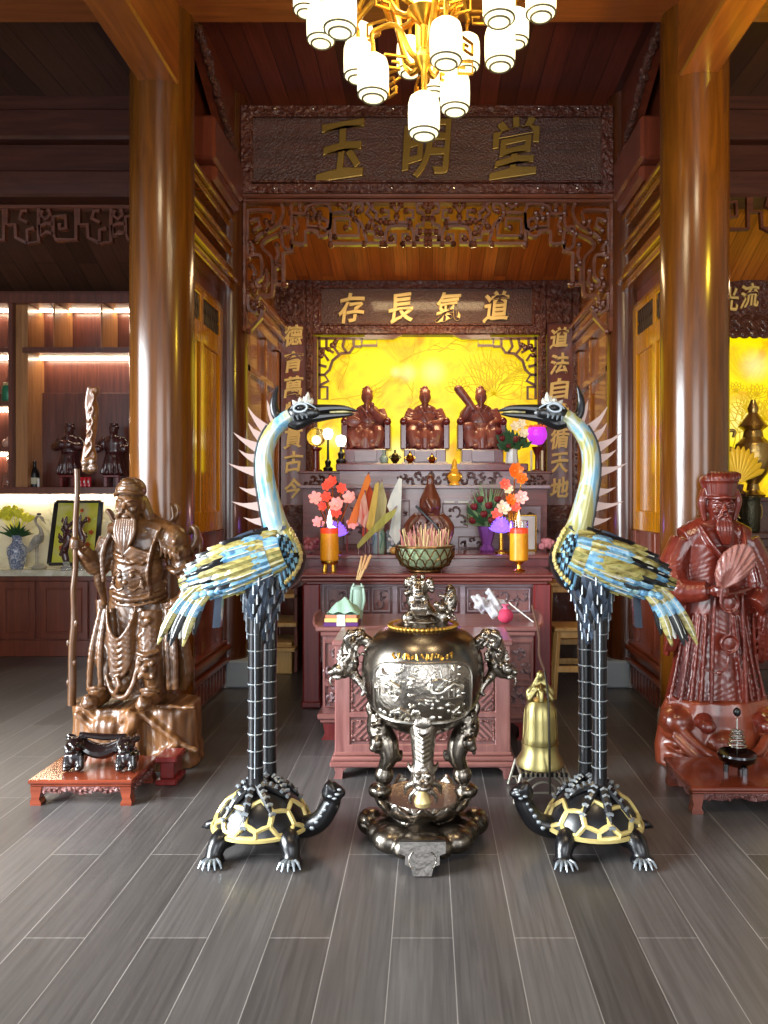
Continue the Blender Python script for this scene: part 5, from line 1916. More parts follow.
t = thing('framed_picture', 'dark-framed yellow picture leaning against the marble backsplash', 'picture', (kx(75), 7.3, ZCT))
c4 = [W(47.5, 566, 7.24), W(97, 566, 7.24), W(103, 499.5, 7.38), W(55.5, 499.5, 7.38)]
def quad_bar(a, b, wd, th, mbx):
    mbx.bar(a, b, wd, th, bev=.006)
mb = MB()
ctr = sum(c4, Vector()) / 4
ins = [p.lerp(ctr, .06) for p in c4]
for i in range(4):
    quad_bar(ins[i], ins[(i + 1) % 4], .045, .03, mb)
mb.build('frame', M['black'], t)
art = mixnoise('yellow_art_paper', [C(196, 190, 130), C(206, 204, 60), C(190, 196, 30), C(226, 222, 170)], (1, 1, 1), 3.0, .35, coat=.4)
mb = MB()
nrm = (c4[1] - c4[0]).cross(c4[3] - c4[0]).normalized()
mb.add([p - nrm * 0.004 for p in ins] + [p + nrm * .004 for p in ins], [(3, 2, 1, 0), (4, 5, 6, 7), (0, 1, 5, 4), (1, 2, 6, 5), (2, 3, 7, 6), (3, 0, 4, 7)])
mb.build('picture', art, t)
mb = MB()
for (u, v, r_) in ((.8, .3, .03), (.85, .5, .025), (.75, .7, .03), (.25, .25, .03), (.6, .85, .02)):
    p = ins[0].lerp(ins[1], u).lerp(ins[3].lerp(ins[2], u), v) + nrm * (.008 if nrm.y < 0 else -.008)
    blossom(mb, p, r_, 5, up=(0, -1, .1))
mb.build('painted_flowers', plain('painted_red', C(190, 90, 50), .5), t)['kind'] = 'stuff'

for (px, sc_, lab) in ((66.5, 1.0, 'dark twisted figurine on a clear base before the picture, farther from the bearded statue'), (80.5, 1.05, 'dark twisted figurine on a clear base before the picture, partly behind the glaive pole')):
    x, y = kx(px), 7.10
    t = thing('twisted_figurine', lab, 'figurine', (x, y, ZCT), 'dark twisted figurines on the counter')
    MB().lathe([(0, 0), (.055, 0), (.05, .02), (.03, .05), (.035, .08), (0, .085)], (x, y, ZCT), 8).build('glass_base', plain('smoky_glass', C(200, 205, 210), .08, trans=.7), t)
    rn = random.Random(int(px))
    mb = MB()
    mb.tube([(x, y, ZCT + .08), (x - .02, y, ZCT + .18), (x + .02, y, ZCT + .28), (x - .01, y, ZCT + .40), (x + .005, y, ZCT + .50 * sc_)], [.03, .035, .032, .026, .006], 10, sub=4)
    for k in range(12):
        h = rn.uniform(.12, .42)
        a = rn.uniform(0, 6.28)
        d = Vector((math.cos(a), .5 * math.sin(a), rn.uniform(-.2, .7)))
        p = Vector((x, y, ZCT + h))
        mb.tube([p, p + d * .045, p + d * .07 + Vector((0, 0, .03))], [.02, .017, .008], 7, sub=2)
        mb.ell(p + d * .06, .02, nu=8, nv=6)
    mb.carve('body', M['darkfig'], t, voxel=.006, it=1)

# ================================================================== golden side altar at the other side
YR = 7.2
t = thing('side_altar_screen', 'dark arched carved board with gold characters over the glowing side altar', 'screen', (3.3, YR, 0))
a, b = W(724, 281, YR), W(840, 333, YR)
mb = MB()
pts = [(a.x, b.z), (4.9, b.z), (4.9, a.z + .03)] + [(a.x + (4.9 - a.x) * (1 - u), a.z + .03 - .0 + .06 * math.sin(PI * (1 - u) * .9)) for u in (.25, .5, .75)] + [(a.x, a.z - .02)]
mb.prism(pts, YR, YR + .1)
mb.build('name_board', M['carved'], t)
char_row(t, '光流', [(728.5, 300), (749, 296)], YR - .002, .175, .225, M['gold'], 0.014, 0.06, 0.012)
mb = MB()
rn = random.Random(4)
for k in range(60):
    px = 724 + k * 1.9
    p = W(px, 322 + 4 * math.sin(k * .9), YR - .01)
    mb.ell(p, (.03, .02, rn.uniform(.02, .05)), nu=8, nv=6)
p0, p1 = W(720, 314, YR), W(840, 333, YR)
mb.box(p0.x, p1.x, YR, YR + .03, p1.z, p0.z)
for k in range(12):
    p = W(735 + k * 10, 334, YR)
    mb.ell((p.x, YR + .01, p.z), (.06, .02, .045), nu=10, nv=6)
mb.carve('valance', M['carvedfine'], t, voxel=.012, it=1)
MB().box(W(712, 0, YR).x, W(726.5, 0, YR).x, YR - .02, YR + .1, .9, a.z - .02, .01).build('side_post', M['lowpanel'], t)
t = thing('side_lit_panel', 'glowing yellow etched stone panel behind the side altar vases', 'panel', (3.3, 7.42, 1.3))
mb = MB().box(W(716, 0, 7.42).x, 4.9, 7.42, 7.46, 1.3, W(0, 320, 7.42).z)
sp = [W(755, 366, 7.42), W(742, 420, 7.42)]
mb.build('stone', glow_mat('lit_yellow_side_stone', [(sp[0].x - 3.3, 0, sp[0].z - 1.3, .2), (sp[1].x - 3.3, 0, sp[1].z - 1.3, .3)], 0.9), t)
mb = MB()
for (px, py, r_, n) in ((748, 412, .18, 9), (757, 396, .12, 7), (736, 392, .10, 7), (765, 420, .2, 9)):
    etch_flower(mb, W(px, py, 7.416), r_, 7.416, n)
for k in range(8):
    etch_branch(mb, W(732 + k * 5, 450, 7.416), 1.2 + .15 * k, .5, 7.416, 1)
mb.build('etched_drawing', M['etch'], t)['kind'] = 'stuff'
t = thing('side_altar_table', 'dark side altar table behind the red fan-holding statue', 'altar table', (3.4, 6.9, 0))
zt_ = W(0, 533, 6.5).z
MB().box(2.55, 4.9, 6.48, 7.15, zt_ - .05, zt_, .008).build('tabletop', M['dark'], t)
MB().box(2.62, 4.9, 6.58, 7.12, 0, zt_ - .05, .006).build('body', M['dark'], t)
mb = MB()
for k in range(4):
    mb.box(2.68 + k * .56, 3.18 + k * .56, 6.56, 6.59, .2, zt_ - .12, .01)
mb.build('door_panel', M['dark'], t)
# upper dark step with brass things
t = thing('side_altar_step', 'dark raised step on the side altar table carrying brass vases', 'shelf', (3.4, 7.1, zt_))
zs_ = W(0, 497, 6.74).z
MB().box(2.62, 4.9, 6.72, 7.15, zs_ - .04, zs_, .006).build('board', M['dark'], t)
MB().box(2.68, 4.9, 6.76, 7.12, zt_, zs_ - .04).build('riser', M['dark'], t)
M['oldbrass'] = plain('worn_brass', C(170, 140, 84), .28, .9, var=.3, vscale=12, bump=.4, bscale=30)
x, y = W(753, 0, 6.97).x, 6.97
t = thing('brass_urn', 'tall worn brass urn with scrolled handles on the side altar step', 'urn', (x, y, zs_))
hh = W(0, 400, 6.97).z - zs_
MB().lathe([(0, 0), (.10, 0), (.11, .02), (.06, .06), (.05, .12), (.13, .22), (.17, .36), (.15, .48), (.09, .54), (.08, .6), (.13, .64), (.10, .68), (.04, .76), (.05, .8), (.02, hh), (0, hh)], (x, y, zs_), 28).build('body', M['oldbrass'], t)
for s in (-1, 1):
    MB().tube([(x + s * .15, y, zs_ + .42), (x + s * .24, y, zs_ + .46), (x + s * .25, y, zs_ + .58), (x + s * .17, y, zs_ + .60), (x + s * .18, y, zs_ + .54)], [.022, .02, .018, .016, .012], 8, sub=4).build('handle', M['oldbrass'], t)
x, y = W(738, 0, 6.775).x, 6.775
t = thing('peacock_fan', 'golden fan-shaped ornament spreading above the red statue\'s crown', 'ornament', (x, y, zs_))
MB().lathe([(0, 0), (.07, 0), (.08, .03), (.04, .06), (.05, .11), (0, .12)], (x, y, zs_), 20).build('foot', M['darkfig'], t)
mb = MB()
for k in range(13):
    a = PI * (.12 + .76 * k / 12)
    d = Vector((math.cos(a) * .75, 0, math.sin(a)))
    o_ = Vector((x, y, zs_ + .12))
    mb.tube([o_, o_ + d * .16, o_ + d * .28, o_ + d * .33], [.008, .02, .028, .008], 8, (.5, 1), up=(0, 1, 0))
mb.build('fan', plain('golden_fan', C(236, 190, 30), .35, .2), t)
x, y = W(750, 0, 6.61).x, 6.61
t = thing('dark_vessel', 'dark carved pot on the side altar beside the statue\'s crown', 'pot', (x, y, zt_))
MB().lathe([(0, 0), (.07, 0), (.08, .02), (.085, .2), (.08, .27), (.09, .30), (.084, .31), (.07, .28), (0, .25)], (x, y, zt_), 24).build('body', plain('dark_green_bronze', C(60, 56, 40), .35, .7, bump=.7, bscale=40), t)
for s in (-1, 1):
    MB().tube([(x + s * .082, y, zt_ + .24), (x + s * .10, y, zt_ + .22), (x + s * .10, y, zt_ + .14), (x + s * .082, y, zt_ + .12)], .007, 8, sub=3).build('handle', M['oldbrass'], t)
x, y = W(735, 0, 6.6).x, 6.6
t = thing('white_dish', 'small white porcelain ornament on the side altar', 'ornament', (x, y, zt_))
MB().lathe([(0, 0), (.022, 0), (.026, .02), (.016, .12), (.024, .22), (.036, .26), (.03, .27), (0, .24)], (x, y, zt_), 20).build('body', M['white'], t)
MB().ell((x, y, zt_ + .275), (.024, .024, .022)).build('knob', M['darkfig'], t)
# ================================================================== pale wooden step shelf and stools beside the altar
M['pine'] = wood('pale_pine', C(176, 134, 72), C(206, 168, 104), 'Z', 6, 14, .5, .1)
t = thing('step_ladder', 'wooden step shelf with pale treads in the shadow beside the altar', 'step ladder', (-1.15, 6.5, 0))
Y = 6.35
xa_, xb_ = W(264, 0, Y).x, W(295, 0, Y).x
for k, py in enumerate((596, 624, 648)):
    z = W(0, py, Y).z
    MB().box(xa_, xb_, Y + .10 * (2 - k) * .6, Y + .5, z - .035, z, .005).build('tread', M['pine'], t)
for x in (xa_, xb_ - .03):
    MB().box(x, x + .03, Y + .12, Y + .5, 0, W(0, 590, Y).z, .004).build('side_board', M['lowpanel'], t)
t = thing('storage_box', 'pale yellowish wooden box under the lowest step shelf tread', 'box', ((xa_ + xb_) / 2, 6.4, 0))
MB().box(xa_ + .04, xb_ - .04, 6.42, 6.8, 0, .24, .006).build('body', M['pine'], t)
MB().box(xa_ + .035, xb_ - .035, 6.41, 6.81, .24, .262, .006).build('lid', M['pine'], t)


def stool(label, x, y, h, wd):
    t = thing('stool', label, 'stool', (x, y, 0), 'pale wooden stools')
    MB().box(x - wd, x + wd, y - .15, y + .15, h - .03, h, .006).build('seat', M['pine'], t)
    for q in (-1, 1):
        MB().box(x - wd + .02, x + wd - .02, y + q * .12 - .01, y + q * .12 + .01, h - .08, h - .03, .003).build('apron', M['pine'], t)
    for sx in (-1, 1):
        for sy in (-1, 1):
            MB().bar((x + sx * (wd - .025), y + sy * .12, h - .03), (x + sx * (wd + .012), y + sy * .15, 0), .045, .04, bev=.004).build('leg', M['pine'], t)
    mb = MB()
    for sy in (-1, 1):
        mb.bar((x - wd, y + sy * .14, h * .42), (x + wd, y + sy * .14, h * .42), .03, .045, bev=.003)
    for sx in (-1, 1):
        mb.bar((x + sx * wd, y - .13, h * .5), (x + sx * wd, y + .13, h * .5), .03, .04, bev=.003)
    mb.build('stretcher', M['pine'], t)


stool('low pale wooden stool beside the altar, half hidden by the crane leg', W(574, 0, 5.75).x, 5.75, .52, .17)
stool('taller pale wooden stool standing behind the lower one beside the altar', W(564, 0, 6.2).x, 6.2, .80, .16)
# ================================================================== two big standing wooden statues
M['oldwood'] = wood('glaive_statue_wood', C(54, 32, 16), C(102, 66, 34), 'Z', 7, 7, .34, .25, .1)
M['trunk'] = wood('trunk_base_wood', C(62, 36, 19), C(126, 84, 46), 'Z', 6, 6, .38, .3, .1)
M['redwood'] = wood('fan_statue_wood', C(76, 20, 14), C(120, 46, 31), 'Z', 6, 8, .28, .4, .05)
M['redbase'] = wood('cloud_base_wood', C(84, 26, 16), C(142, 66, 38), 'Z', 5, 6, .28, .4, .05)


def head(mb, c, s, chin=1.0):
    x, y, z = c
    e, tb = mb.ell, mb.tube
    e((x, y, z + .12 * s), (.50 * s, .55 * s, .56 * s))
    e((x, y - .06 * s, z - .18 * s), (.42 * s, .46 * s, .50 * s * chin))
    tb([(x, y - .50 * s, z + .14 * s), (x, y - .60 * s, z - .05 * s), (x, y - .62 * s, z - .12 * s)], [.06 * s, .08 * s, .11 * s], 8)
    for q in (-1, 1):
        e((x + q * .09 * s, y - .56 * s, z - .13 * s), .055 * s, nu=8, nv=6)
        tb([(x + q * .08 * s, y - .545 * s, z + .17 * s), (x + q * .24 * s, y - .52 * s, z + .25 * s), (x + q * .40 * s, y - .38 * s, z + .20 * s)], [.05 * s, .055 * s, .03 * s], 7, sub=2)
        e((x + q * .20 * s, y - .475 * s, z + .06 * s), (.11 * s, .07 * s, .06 * s), nu=10, nv=8)
        tb([(x + q * .09 * s, y - .52 * s, z + .07 * s), (x + q * .20 * s, y - .55 * s, z + .10 * s), (x + q * .31 * s, y - .46 * s, z + .05 * s)], .022 * s, 6, sub=2)
        tb([(x + q * .09 * s, y - .51 * s, z + .04 * s), (x + q * .20 * s, y - .53 * s, z + .005 * s), (x + q * .31 * s, y - .45 * s, z + .04 * s)], .020 * s, 6, sub=2)
        e((x + q * .27 * s, y - .40 * s, z - .12 * s), (.14 * s, .12 * s, .12 * s), nu=10, nv=8)
        e((x + q * .51 * s, y + .02 * s, z + .02 * s), (.06 * s, .12 * s, .20 * s), nu=10, nv=8)
    tb([(x - .15 * s, y - .50 * s, z - .33 * s), (x, y - .55 * s, z - .31 * s), (x + .15 * s, y - .50 * s, z - .33 * s)], .035 * s, 7, sub=2)
    tb([(x - .12 * s, y - .49 * s, z - .40 * s), (x, y - .54 * s, z - .41 * s), (x + .12 * s, y - .49 * s, z - .40 * s)], .04 * s, 7, sub=2)


def chisel(co):
    x, y, z = co[:, 0], co[:, 1], co[:, 2]
    return .0007 * np.sin(95 * x + 30 * np.sin(9 * z)) + .0005 * np.sin(120 * z + 26 * np.sin(11 * x) + 40 * y)


def hand_on_pole(mb, c, ax, s, dirx=-1):
    """a fist closed round a pole: palm behind, four fingers wrapping the front, thumb over the side"""
    c, ax = Vector(c), Vector(ax).normalized()
    mb.ell(c + Vector((-dirx * .35 * s, .35 * s, 0)), (.5 * s, .45 * s, .62 * s))
    for k in range(4):
        o = c + ax * ((k - 1.5) * .34 * s)
        r = .19 * s * (1 - .08 * abs(k - 1.2))
        mb.tube([o + Vector((-dirx * .55 * s, .15 * s, 0)), o + Vector((-dirx * .48 * s, -.38 * s, 0)), o + Vector((dirx * .05 * s, -.56 * s, 0)), o + Vector((dirx * .50 * s, -.30 * s, 0)), o + Vector((dirx * .45 * s, .12 * s, 0))], [r, r, r, r * .95, r * .8], 8, sub=3)
    mb.tube([c + Vector((-dirx * .3 * s, .25 * s, .5 * s)), c + Vector((-dirx * .1 * s, -.3 * s, .82 * s)), c + Vector((dirx * .35 * s, -.35 * s, .8 * s))], [.22 * s, .2 * s, .15 * s], 8, sub=2)


# ---------------------------------------------------------------- bearded statue with the glaive
YG0 = 4.30
PX = YG0 / FP
t = thing('bearded_statue', 'brown carved wooden statue of a bearded warrior standing on a trunk base', 'statue', (W(140, 0, YG0).x, YG0, 0))


def g(px, py, dy=0.0):
    v = W(px, py, YG0)
    v.y += dy
    return v


def R_(*a):
    return [q * PX for q in a]


# trunk base
zt = g(0, 699).z
mb = MB()
y0 = 4.08
def gx(px, y): return (px - CX) * y / FP
out = [(74, 4.16), (90, 4.10), (130, 4.08), (138, 4.12), (172, 4.10), (196, 4.18), (203, 4.32), (198, 4.42), (150, 4.46), (90, 4.44), (72, 4.32)]
vs, fs = [], []
levels = [(0, 1.01), (.06, 1.0), (.2, .985), (zt - .03, .99), (zt, .965)]
n = len(out) * 4
ring = []
for i in range(len(out)):
    a, b = out[i], out[(i + 1) % len(out)]
    for k in range(4):
        ring.append((a[0] + (b[0] - a[0]) * k / 4, a[1] + (b[1] - a[1]) * k / 4))
cx0, cy0 = gx(138, 4.3), 4.28
for (z, s) in levels:
    for i, (px, y) in enumerate(ring):
        w_ = 1 + .018 * math.sin(i * 2.4 + z * 9)
        x = gx(px, y)
        vs.append((cx0 + (x - cx0) * s * w_, cy0 + (y - cy0) * s * w_, z))
m = len(ring)
for j in range(len(levels) - 1):
    for i in range(m):
        i2 = (i + 1) % m
        fs.append((j * m + i, j * m + i2, (j + 1) * m + i2, (j + 1) * m + i))
fs += [tuple(reversed(range(m))), tuple((len(levels) - 1) * m + i for i in range(m))]
mb.add(vs, fs)
# carved crossing boards and a curled form on its front
for (p0, p1, r) in (((76, 712), (112, 745), .022), ((80, 703), (118, 738), .014), ((140, 712), (178, 742), .022), ((178, 742), (150, 765), .024), ((140, 712), (138, 760), .018), ((178, 742), (198, 752), .018), ((136, 705), (196, 708), .012)):
    a, b = W(p0[0], p0[1], 4.10), W(p1[0], p1[1], 4.10)
    mb.tube([a, b], r, 6, (1.3, 1))
mb.tube([W(122, 722, 4.08), W(130, 714, 4.07), W(133, 724, 4.07), W(125, 732, 4.08), W(118, 742, 4.09)], [.02, .03, .034, .03, .02], 10, sub=4)
mb.ell(W(108, 727, 4.10), (.09, .05, .06))
mb.carve('trunk_base', M['trunk'], t, voxel=.009, it=2, disp=lambda co: .003 * np.sin(60 * co[:, 0] + 14 * np.sin(7 * co[:, 2])) + .002 * np.sin(150 * co[:, 0]))

mb = MB()
e, tb = mb.ell, mb.tube
# trunk of the body under armour
e(g(140, 545), R_(29, 18, 26)); e(g(140, 570, -.01), R_(27, 21, 26)); e(g(139, 588), R_(26, 21, 16))
tb([g(112, 536), g(140, 530, .01), g(170, 535)], R_(13, 15, 14), 12, sub=3)
tb([g(136, 532), g(135, 515)], R_(11, 9), 12)
hs = 25.5 * PX
hc = g(134, 506, -.055)
bm_ = mb
mb = MB()
e, tb = mb.ell, mb.tube
head(mb, hc, hs, 1.05)
# cap with rim, knot and falling cloth
e(hc + Vector((0, .01, .09)), (hs * .56, hs * .58, hs * .42))
tb([hc + Vector((-hs * .54, -.02, .062)), hc + Vector((-hs * .3, -hs * .5, .072)), hc + Vector((0, -hs * .62, .08)), hc + Vector((hs * .3, -hs * .5, .072)), hc + Vector((hs * .54, -.02, .062))], .012, 8, sub=3)
e(hc + Vector((.0, -.02, .128)), (.045, .05, .03)); e(hc + Vector((0, .05, .09)), (.07, .06, .07))
tb([hc + Vector((.05, .03, .05)), hc + Vector((.085, .04, -.05)), hc + Vector((.10, .04, -.12))], [.03, .034, .02], 8, sub=3)
# ribbons streaming back on both sides
tb([g(150, 515, .06), g(162, 523, .04), g(172, 519, .04), g(170, 507, .05), g(167, 504, .05)], [.015, .02, .02, .016, .008], 8, (1.7, .7), sub=4)
tb([g(160, 524, .05), g(170, 523, .04), g(176, 512, .05), g(172, 503, .05)], [.012, .016, .014, .006], 8, (1.7, .7), sub=4)
tb([g(120, 520, .06), g(112, 522, .05), g(107, 514, .05), g(104, 510, .05)], [.016, .02, .022, .02], 8, (2, .7), sub=3)
# moustache and long beard in strands
for q in (-1, 1):
    tb([hc + Vector((q * .008, -hs * .57, -.030)), hc + Vector((q * .03, -hs * .55, -.040)), hc + Vector((q * .05, -hs * .42, -.075)), hc + Vector((q * .052, -hs * .42, -.13))], [.010, .012, .009, .004], 7, sub=3)
for k in range(9):
    u = (k - 4) / 4
    tb([hc + Vector((u * .046, -hs * .40, -.07)), hc + Vector((u * .052, -hs * .52, -.13)), hc + Vector((u * .038 + .006 * math.sin(k * 2), -hs * .60, -.19)), hc + Vector((u * .012 - .008, -hs * .58, -.25 - .03 * (1 - abs(u))))], [.012, .013, .010, .003], 7, sub=3)
mb.carve('head', M['oldwood'], t, voxel=.0040, it=1, fac=.4)
mb = bm_
e, tb = mb.ell, mb.tube
# arm holding the pole
tb([g(112, 540), g(101, 566, -.03), g(91, 549, -.11)], R_(13, 11, 7), 12, sub=5)
tb([g(101, 560, -.02), g(102, 582, -.02), g(106, 604, .0)], R_(10, 8, 3), 10, (1, .6), sub=3)
tb([g(110, 556, -.05), g(104, 572, -.06), g(103, 590, -.04)], R_(3, 3, 1.5), 7, sub=3)
tb([g(95, 552, -.11), g(92, 555, -.11)], R_(9, 8), 12)
ptop, pbot = g(89.5, 470, -.15), g(80.5, 698, -.11)
axp = (ptop - pbot).normalized()
pbot.z = zt - .005
hp = pbot.lerp(ptop, (698 - 542) / (698 - 470))
hand_on_pole(mb, hp, axp, .042, -1)
# other arm: shoulder guard, cuff, fist on the hip
e(g(174, 541, -.02), R_(15, 14, 17)); e(g(181, 552, -.02), R_(11, 12, 12))
for k in range(5):
    tb([g(164 + k * 5, 536 + k * 3, -.095 + .01 * k), g(168 + k * 4, 546 + k * 2, -.10), g(166 + k * 5, 556 + k, -.09)], R_(1.6, 2, 1.4), 6, sub=2)
for k in range(6):
    e(g(168 + (k % 3) * 6, 541 + (k // 3) * 8, -.085), R_(2.8, 2.8, 2.8), nu=8, nv=6)
tb([g(176, 548), g(186, 570, -.03), g(192, 588, -.08), g(186, 600, -.10)], R_(11, 9, 7, 6), 12, sub=4)
tb([g(171, 566, -.05), g(181, 571, -.09), g(191, 566, -.06)], R_(3, 3, 3), 8, sub=3)
e(g(184, 600, -.11), R_(6, 6, 6))
for k in range(4):
    tb([g(180 + k * 2.6, 596, -.14), g(180 + k * 2.4, 601, -.155), g(180 + k * 2.3, 606, -.13)], R_(1.7, 1.7, 1.4), 6, sub=2)
tb([g(183, 563, .05), g(189, 552, .03), g(195, 538, .04), g(191, 527, .05), g(186, 535, .05)], R_(3, 4.5, 5, 4, 2), 8, (1.4, .8), sub=4)
tb([g(190, 566, .06), g(197, 556, .05), g(198, 540, .05), g(194, 530, .06)], R_(2, 3, 3, 1), 8, (1.4, .8), sub=3)
# crossed collar and chest folds
for k in range(4):
    tb([g(118 + 3 * k, 534, -.07), g(134 + 2 * k, 552 - 2 * k, -.135), g(152 + 3 * k, 562 - 3 * k, -.12)], R_(1.6, 2, 1.6), 6, sub=3)
tb([g(166, 528, -.07), g(160, 545, -.105), g(156, 572, -.115), g(158, 592, -.11)], R_(3, 4, 4, 3), 8, (1.5, .5), sub=3)
tb([g(116, 532, -.07), g(110, 552, -.10), g(112, 580, -.11)], R_(3, 3, 2), 8, sub=3)
# belts and belly plate with a lion mask
for (y_, r_, w0) in ((553, 2.0, 24), (558, 1.6, 24), (594, 2.8, 27), (600, 1.6, 27)):
    tb([g(140 - w0, y_ - 4, -.02), g(140 - w0 * .7, y_, -.095), g(139, y_ + 3, -.128), g(140 + w0 * .7, y_, -.095), g(140 + w0, y_ - 4, -.02)], R_(r_, r_, r_, r_, r_), 8, sub=3)
e(g(138, 577, -.085), R_(17, 8, 13))
for q in (-1, 1):
    e(g(138 + q * 6, 573, -.175), R_(3.2, 3, 2.6), nu=8, nv=6)
    tb([g(138 + q * 3, 570, -.18), g(138 + q * 8, 567, -.175), g(138 + q * 12, 571, -.16)], R_(1.6, 2, 1.4), 6, sub=2)
    tb([g(138 + q * 2, 584, -.175), g(138 + q * 8, 587, -.17), g(138 + q * 13, 582, -.15)], R_(1.8, 2, 1.4), 6, sub=2)
    for k in range(3):
        e(g(138 + q * (13 + k), 575 + 5 * k, -.15), R_(2.5, 2.5, 2.5), nu=8, nv=6)
e(g(138, 579, -.185), R_(3.4, 3, 2.6), nu=8, nv=6)
# skirts: front panel, hanging folds, side tails
mb.lathe([(0, 0), (40 * PX, .0), (38 * PX, .12), (33 * PX, .3), (29 * PX, .50), (28 * PX, .60), (0, .60)], g(139, 689), 40, sy=.62, wob=lambda a, z: 1 + .05 * math.sin(9 * a + 3 * z) * (1 - z / .65))
for k in range(7):
    u = k / 6
    tb([g(116 + u * 2, 602 + k * 2, -.12), g(121 + u * 2, 622 + k * 6, -.17), g(131, 634 + k * 6, -.185), g(141, 622 + k * 6, -.175), g(145 + u * 2, 604 + k * 2, -.14)], R_(1.2, 2.2, 2.4, 2.2, 1.2), 7, sub=3)
for (x0, x1, x2) in ((108, 103, 100), (113, 111, 112), (148, 146, 150), (119, 124, 122), (140, 143, 138), (172, 176, 178), (177, 183, 184)):
    tb([g(x0, 606, -.09), g(x1, 645, -.14), g(x2, 684, -.14)], R_(2.6, 3.4, 3), 8, sub=4)
tb([g(118, 668, -.16), g(127, 684, -.19), g(139, 688, -.20), g(147, 672, -.18), g(150, 650, -.17)], R_(2, 2.8, 3, 2.8, 2), 8, sub=4)
e(g(132, 677, -.15), R_(9, 6, 10)); tb([g(131, 668, -.20), g(135, 676, -.215), g(130, 684, -.205)], R_(2, 3, 2), 7, sub=3)
e(g(106, 655, -.03), R_(9, 12, 14)); tb([g(100, 600, .02), g(104, 640, .0), g(100, 672, .02)], R_(6, 6, 3), 8, sub=3)
tb([g(170, 600, -.03), g(180, 640, 0), g(184, 672, .02), g(180, 690, .03)], R_(8, 9, 9, 5), 10, sub=3)
# the armoured leg with its knee mask, and both boots
tb([g(156, 610, -.08), g(160, 650, -.13), g(163, 690, -.10)], R_(13, 12, 10), 12, sub=4)
e(g(160, 662, -.19), R_(9, 6, 10)); e(g(160, 660, -.235), R_(3.4, 3, 3.4), nu=10, nv=8)
for q in (-1, 1):
    e(g(160 + q * 6, 655, -.215), R_(3, 3, 3), nu=8, nv=6); e(g(160 + q * 6, 668, -.21), R_(3, 3, 3), nu=8, nv=6)
tb([g(149, 646, -.19), g(160, 648, -.21), g(171, 645, -.17)], R_(2, 2.4, 2), 7, sub=3)
for k in range(6):
    e(g(152 + 3.4 * (k % 3), 616 + 12 * (k // 3) + 3 * (k % 2), -.165), R_(3.4, 3, 3.4), nu=8, nv=6)
for (px, d) in ((110, -.14), (163, -.17)):
    e(g(px, 690, d), R_(10, 20, 9)); e(g(px - 1, 691, d - .10), R_(8, 9, 7)); tb([g(px - 9, 682, d - .03), g(px, 679, d - .06), g(px + 9, 682, d - .03)], R_(2, 2.4, 2), 7, sub=2)
    e(g(px - 2, 686, d - .12), R_(4, 4, 4), nu=8, nv=6)
mb.carve('body', M['oldwood'], t, voxel=.0062, it=2, fac=.35, disp=chisel)

gl = thing('glaive', 'tall wooden glaive with leaf-shaped blade held by the bearded statue', 'weapon', (pbot.x, pbot.y, pbot.z))
mb = MB()
q = [pbot.lerp(ptop, k / 12) + Vector((.004 * math.sin(k * 1.9), .004 * math.cos(k * 2.7), 0)) for k in range(13)]
mb.tube(q, [.022, .023, .021, .020, .019, .0165, .0155, .015, .0148, .0148, .0148, .0148, .0148], 12, sub=2)
for k in (1, 2, 3, 4):
    mb.ell(q[k] + Vector((.016 * (-1) ** k, -.008, .02)), (.012, .012, .02), nu=8, nv=6)
mb.build('pole', M['oldwood'], gl)
mb = MB()
bl = [(84, 470), (80, 462), (82, 450), (86, 436), (86, 420), (84, 404), (86, 392), (88, 386), (93, 388), (99, 387), (100, 391), (96, 398), (99, 410), (97, 428), (94, 446), (97, 456), (95, 470)]
bl = [W(px, py, YG0 - .17) for (px, py) in bl]
n = len(bl)
cxm = sum(p.x for p in bl) / n
vs, fs = [], []
for (s, dy) in ((1, 0.004), (.72, -.014)):
    vs += [Vector((cxm + (p.x - cxm) * s, YG0 - .17 + dy, p.z)) for p in bl]
vs += [Vector((cxm + (p.x - cxm) * .72, YG0 - .17 + .022, p.z)) for p in bl]
for i in range(n):
    j = (i + 1) % n
    fs += [(i, j, n + j, n + i), (j, i, 2 * n + i, 2 * n + j)]
fs += [tuple(range(n, 2 * n)), tuple(reversed(range(2 * n, 3 * n)))]
mb.add(vs, fs)
for k in range(5):
    mb.tube([W(85 + k, 458 - 12 * k, YG0 - .19), W(92 + k * .5, 446 - 12 * k, YG0 - .195), W(88 + k, 436 - 11 * k, YG0 - .19)], .006, 6, sub=3)
mb.carve('blade', wood('glaive_blade_wood', C(72, 40, 17), C(112, 68, 30), 'Z', 7, 8, .32, .4), gl, voxel=.005, it=1)
mb = MB()
for k in range(14):
    mb.ell(W(89 + random.uniform(-6, 6), 465 + random.uniform(-8, 8), YG0 - .18 + random.uniform(-.02, .02)), (.016, .016, .018), nu=8, nv=6)
mb.ell(W(89, 465, YG0 - .17), (.035, .03, .05))
mb.carve('collar', M['oldwood'], gl, voxel=.006, it=1)

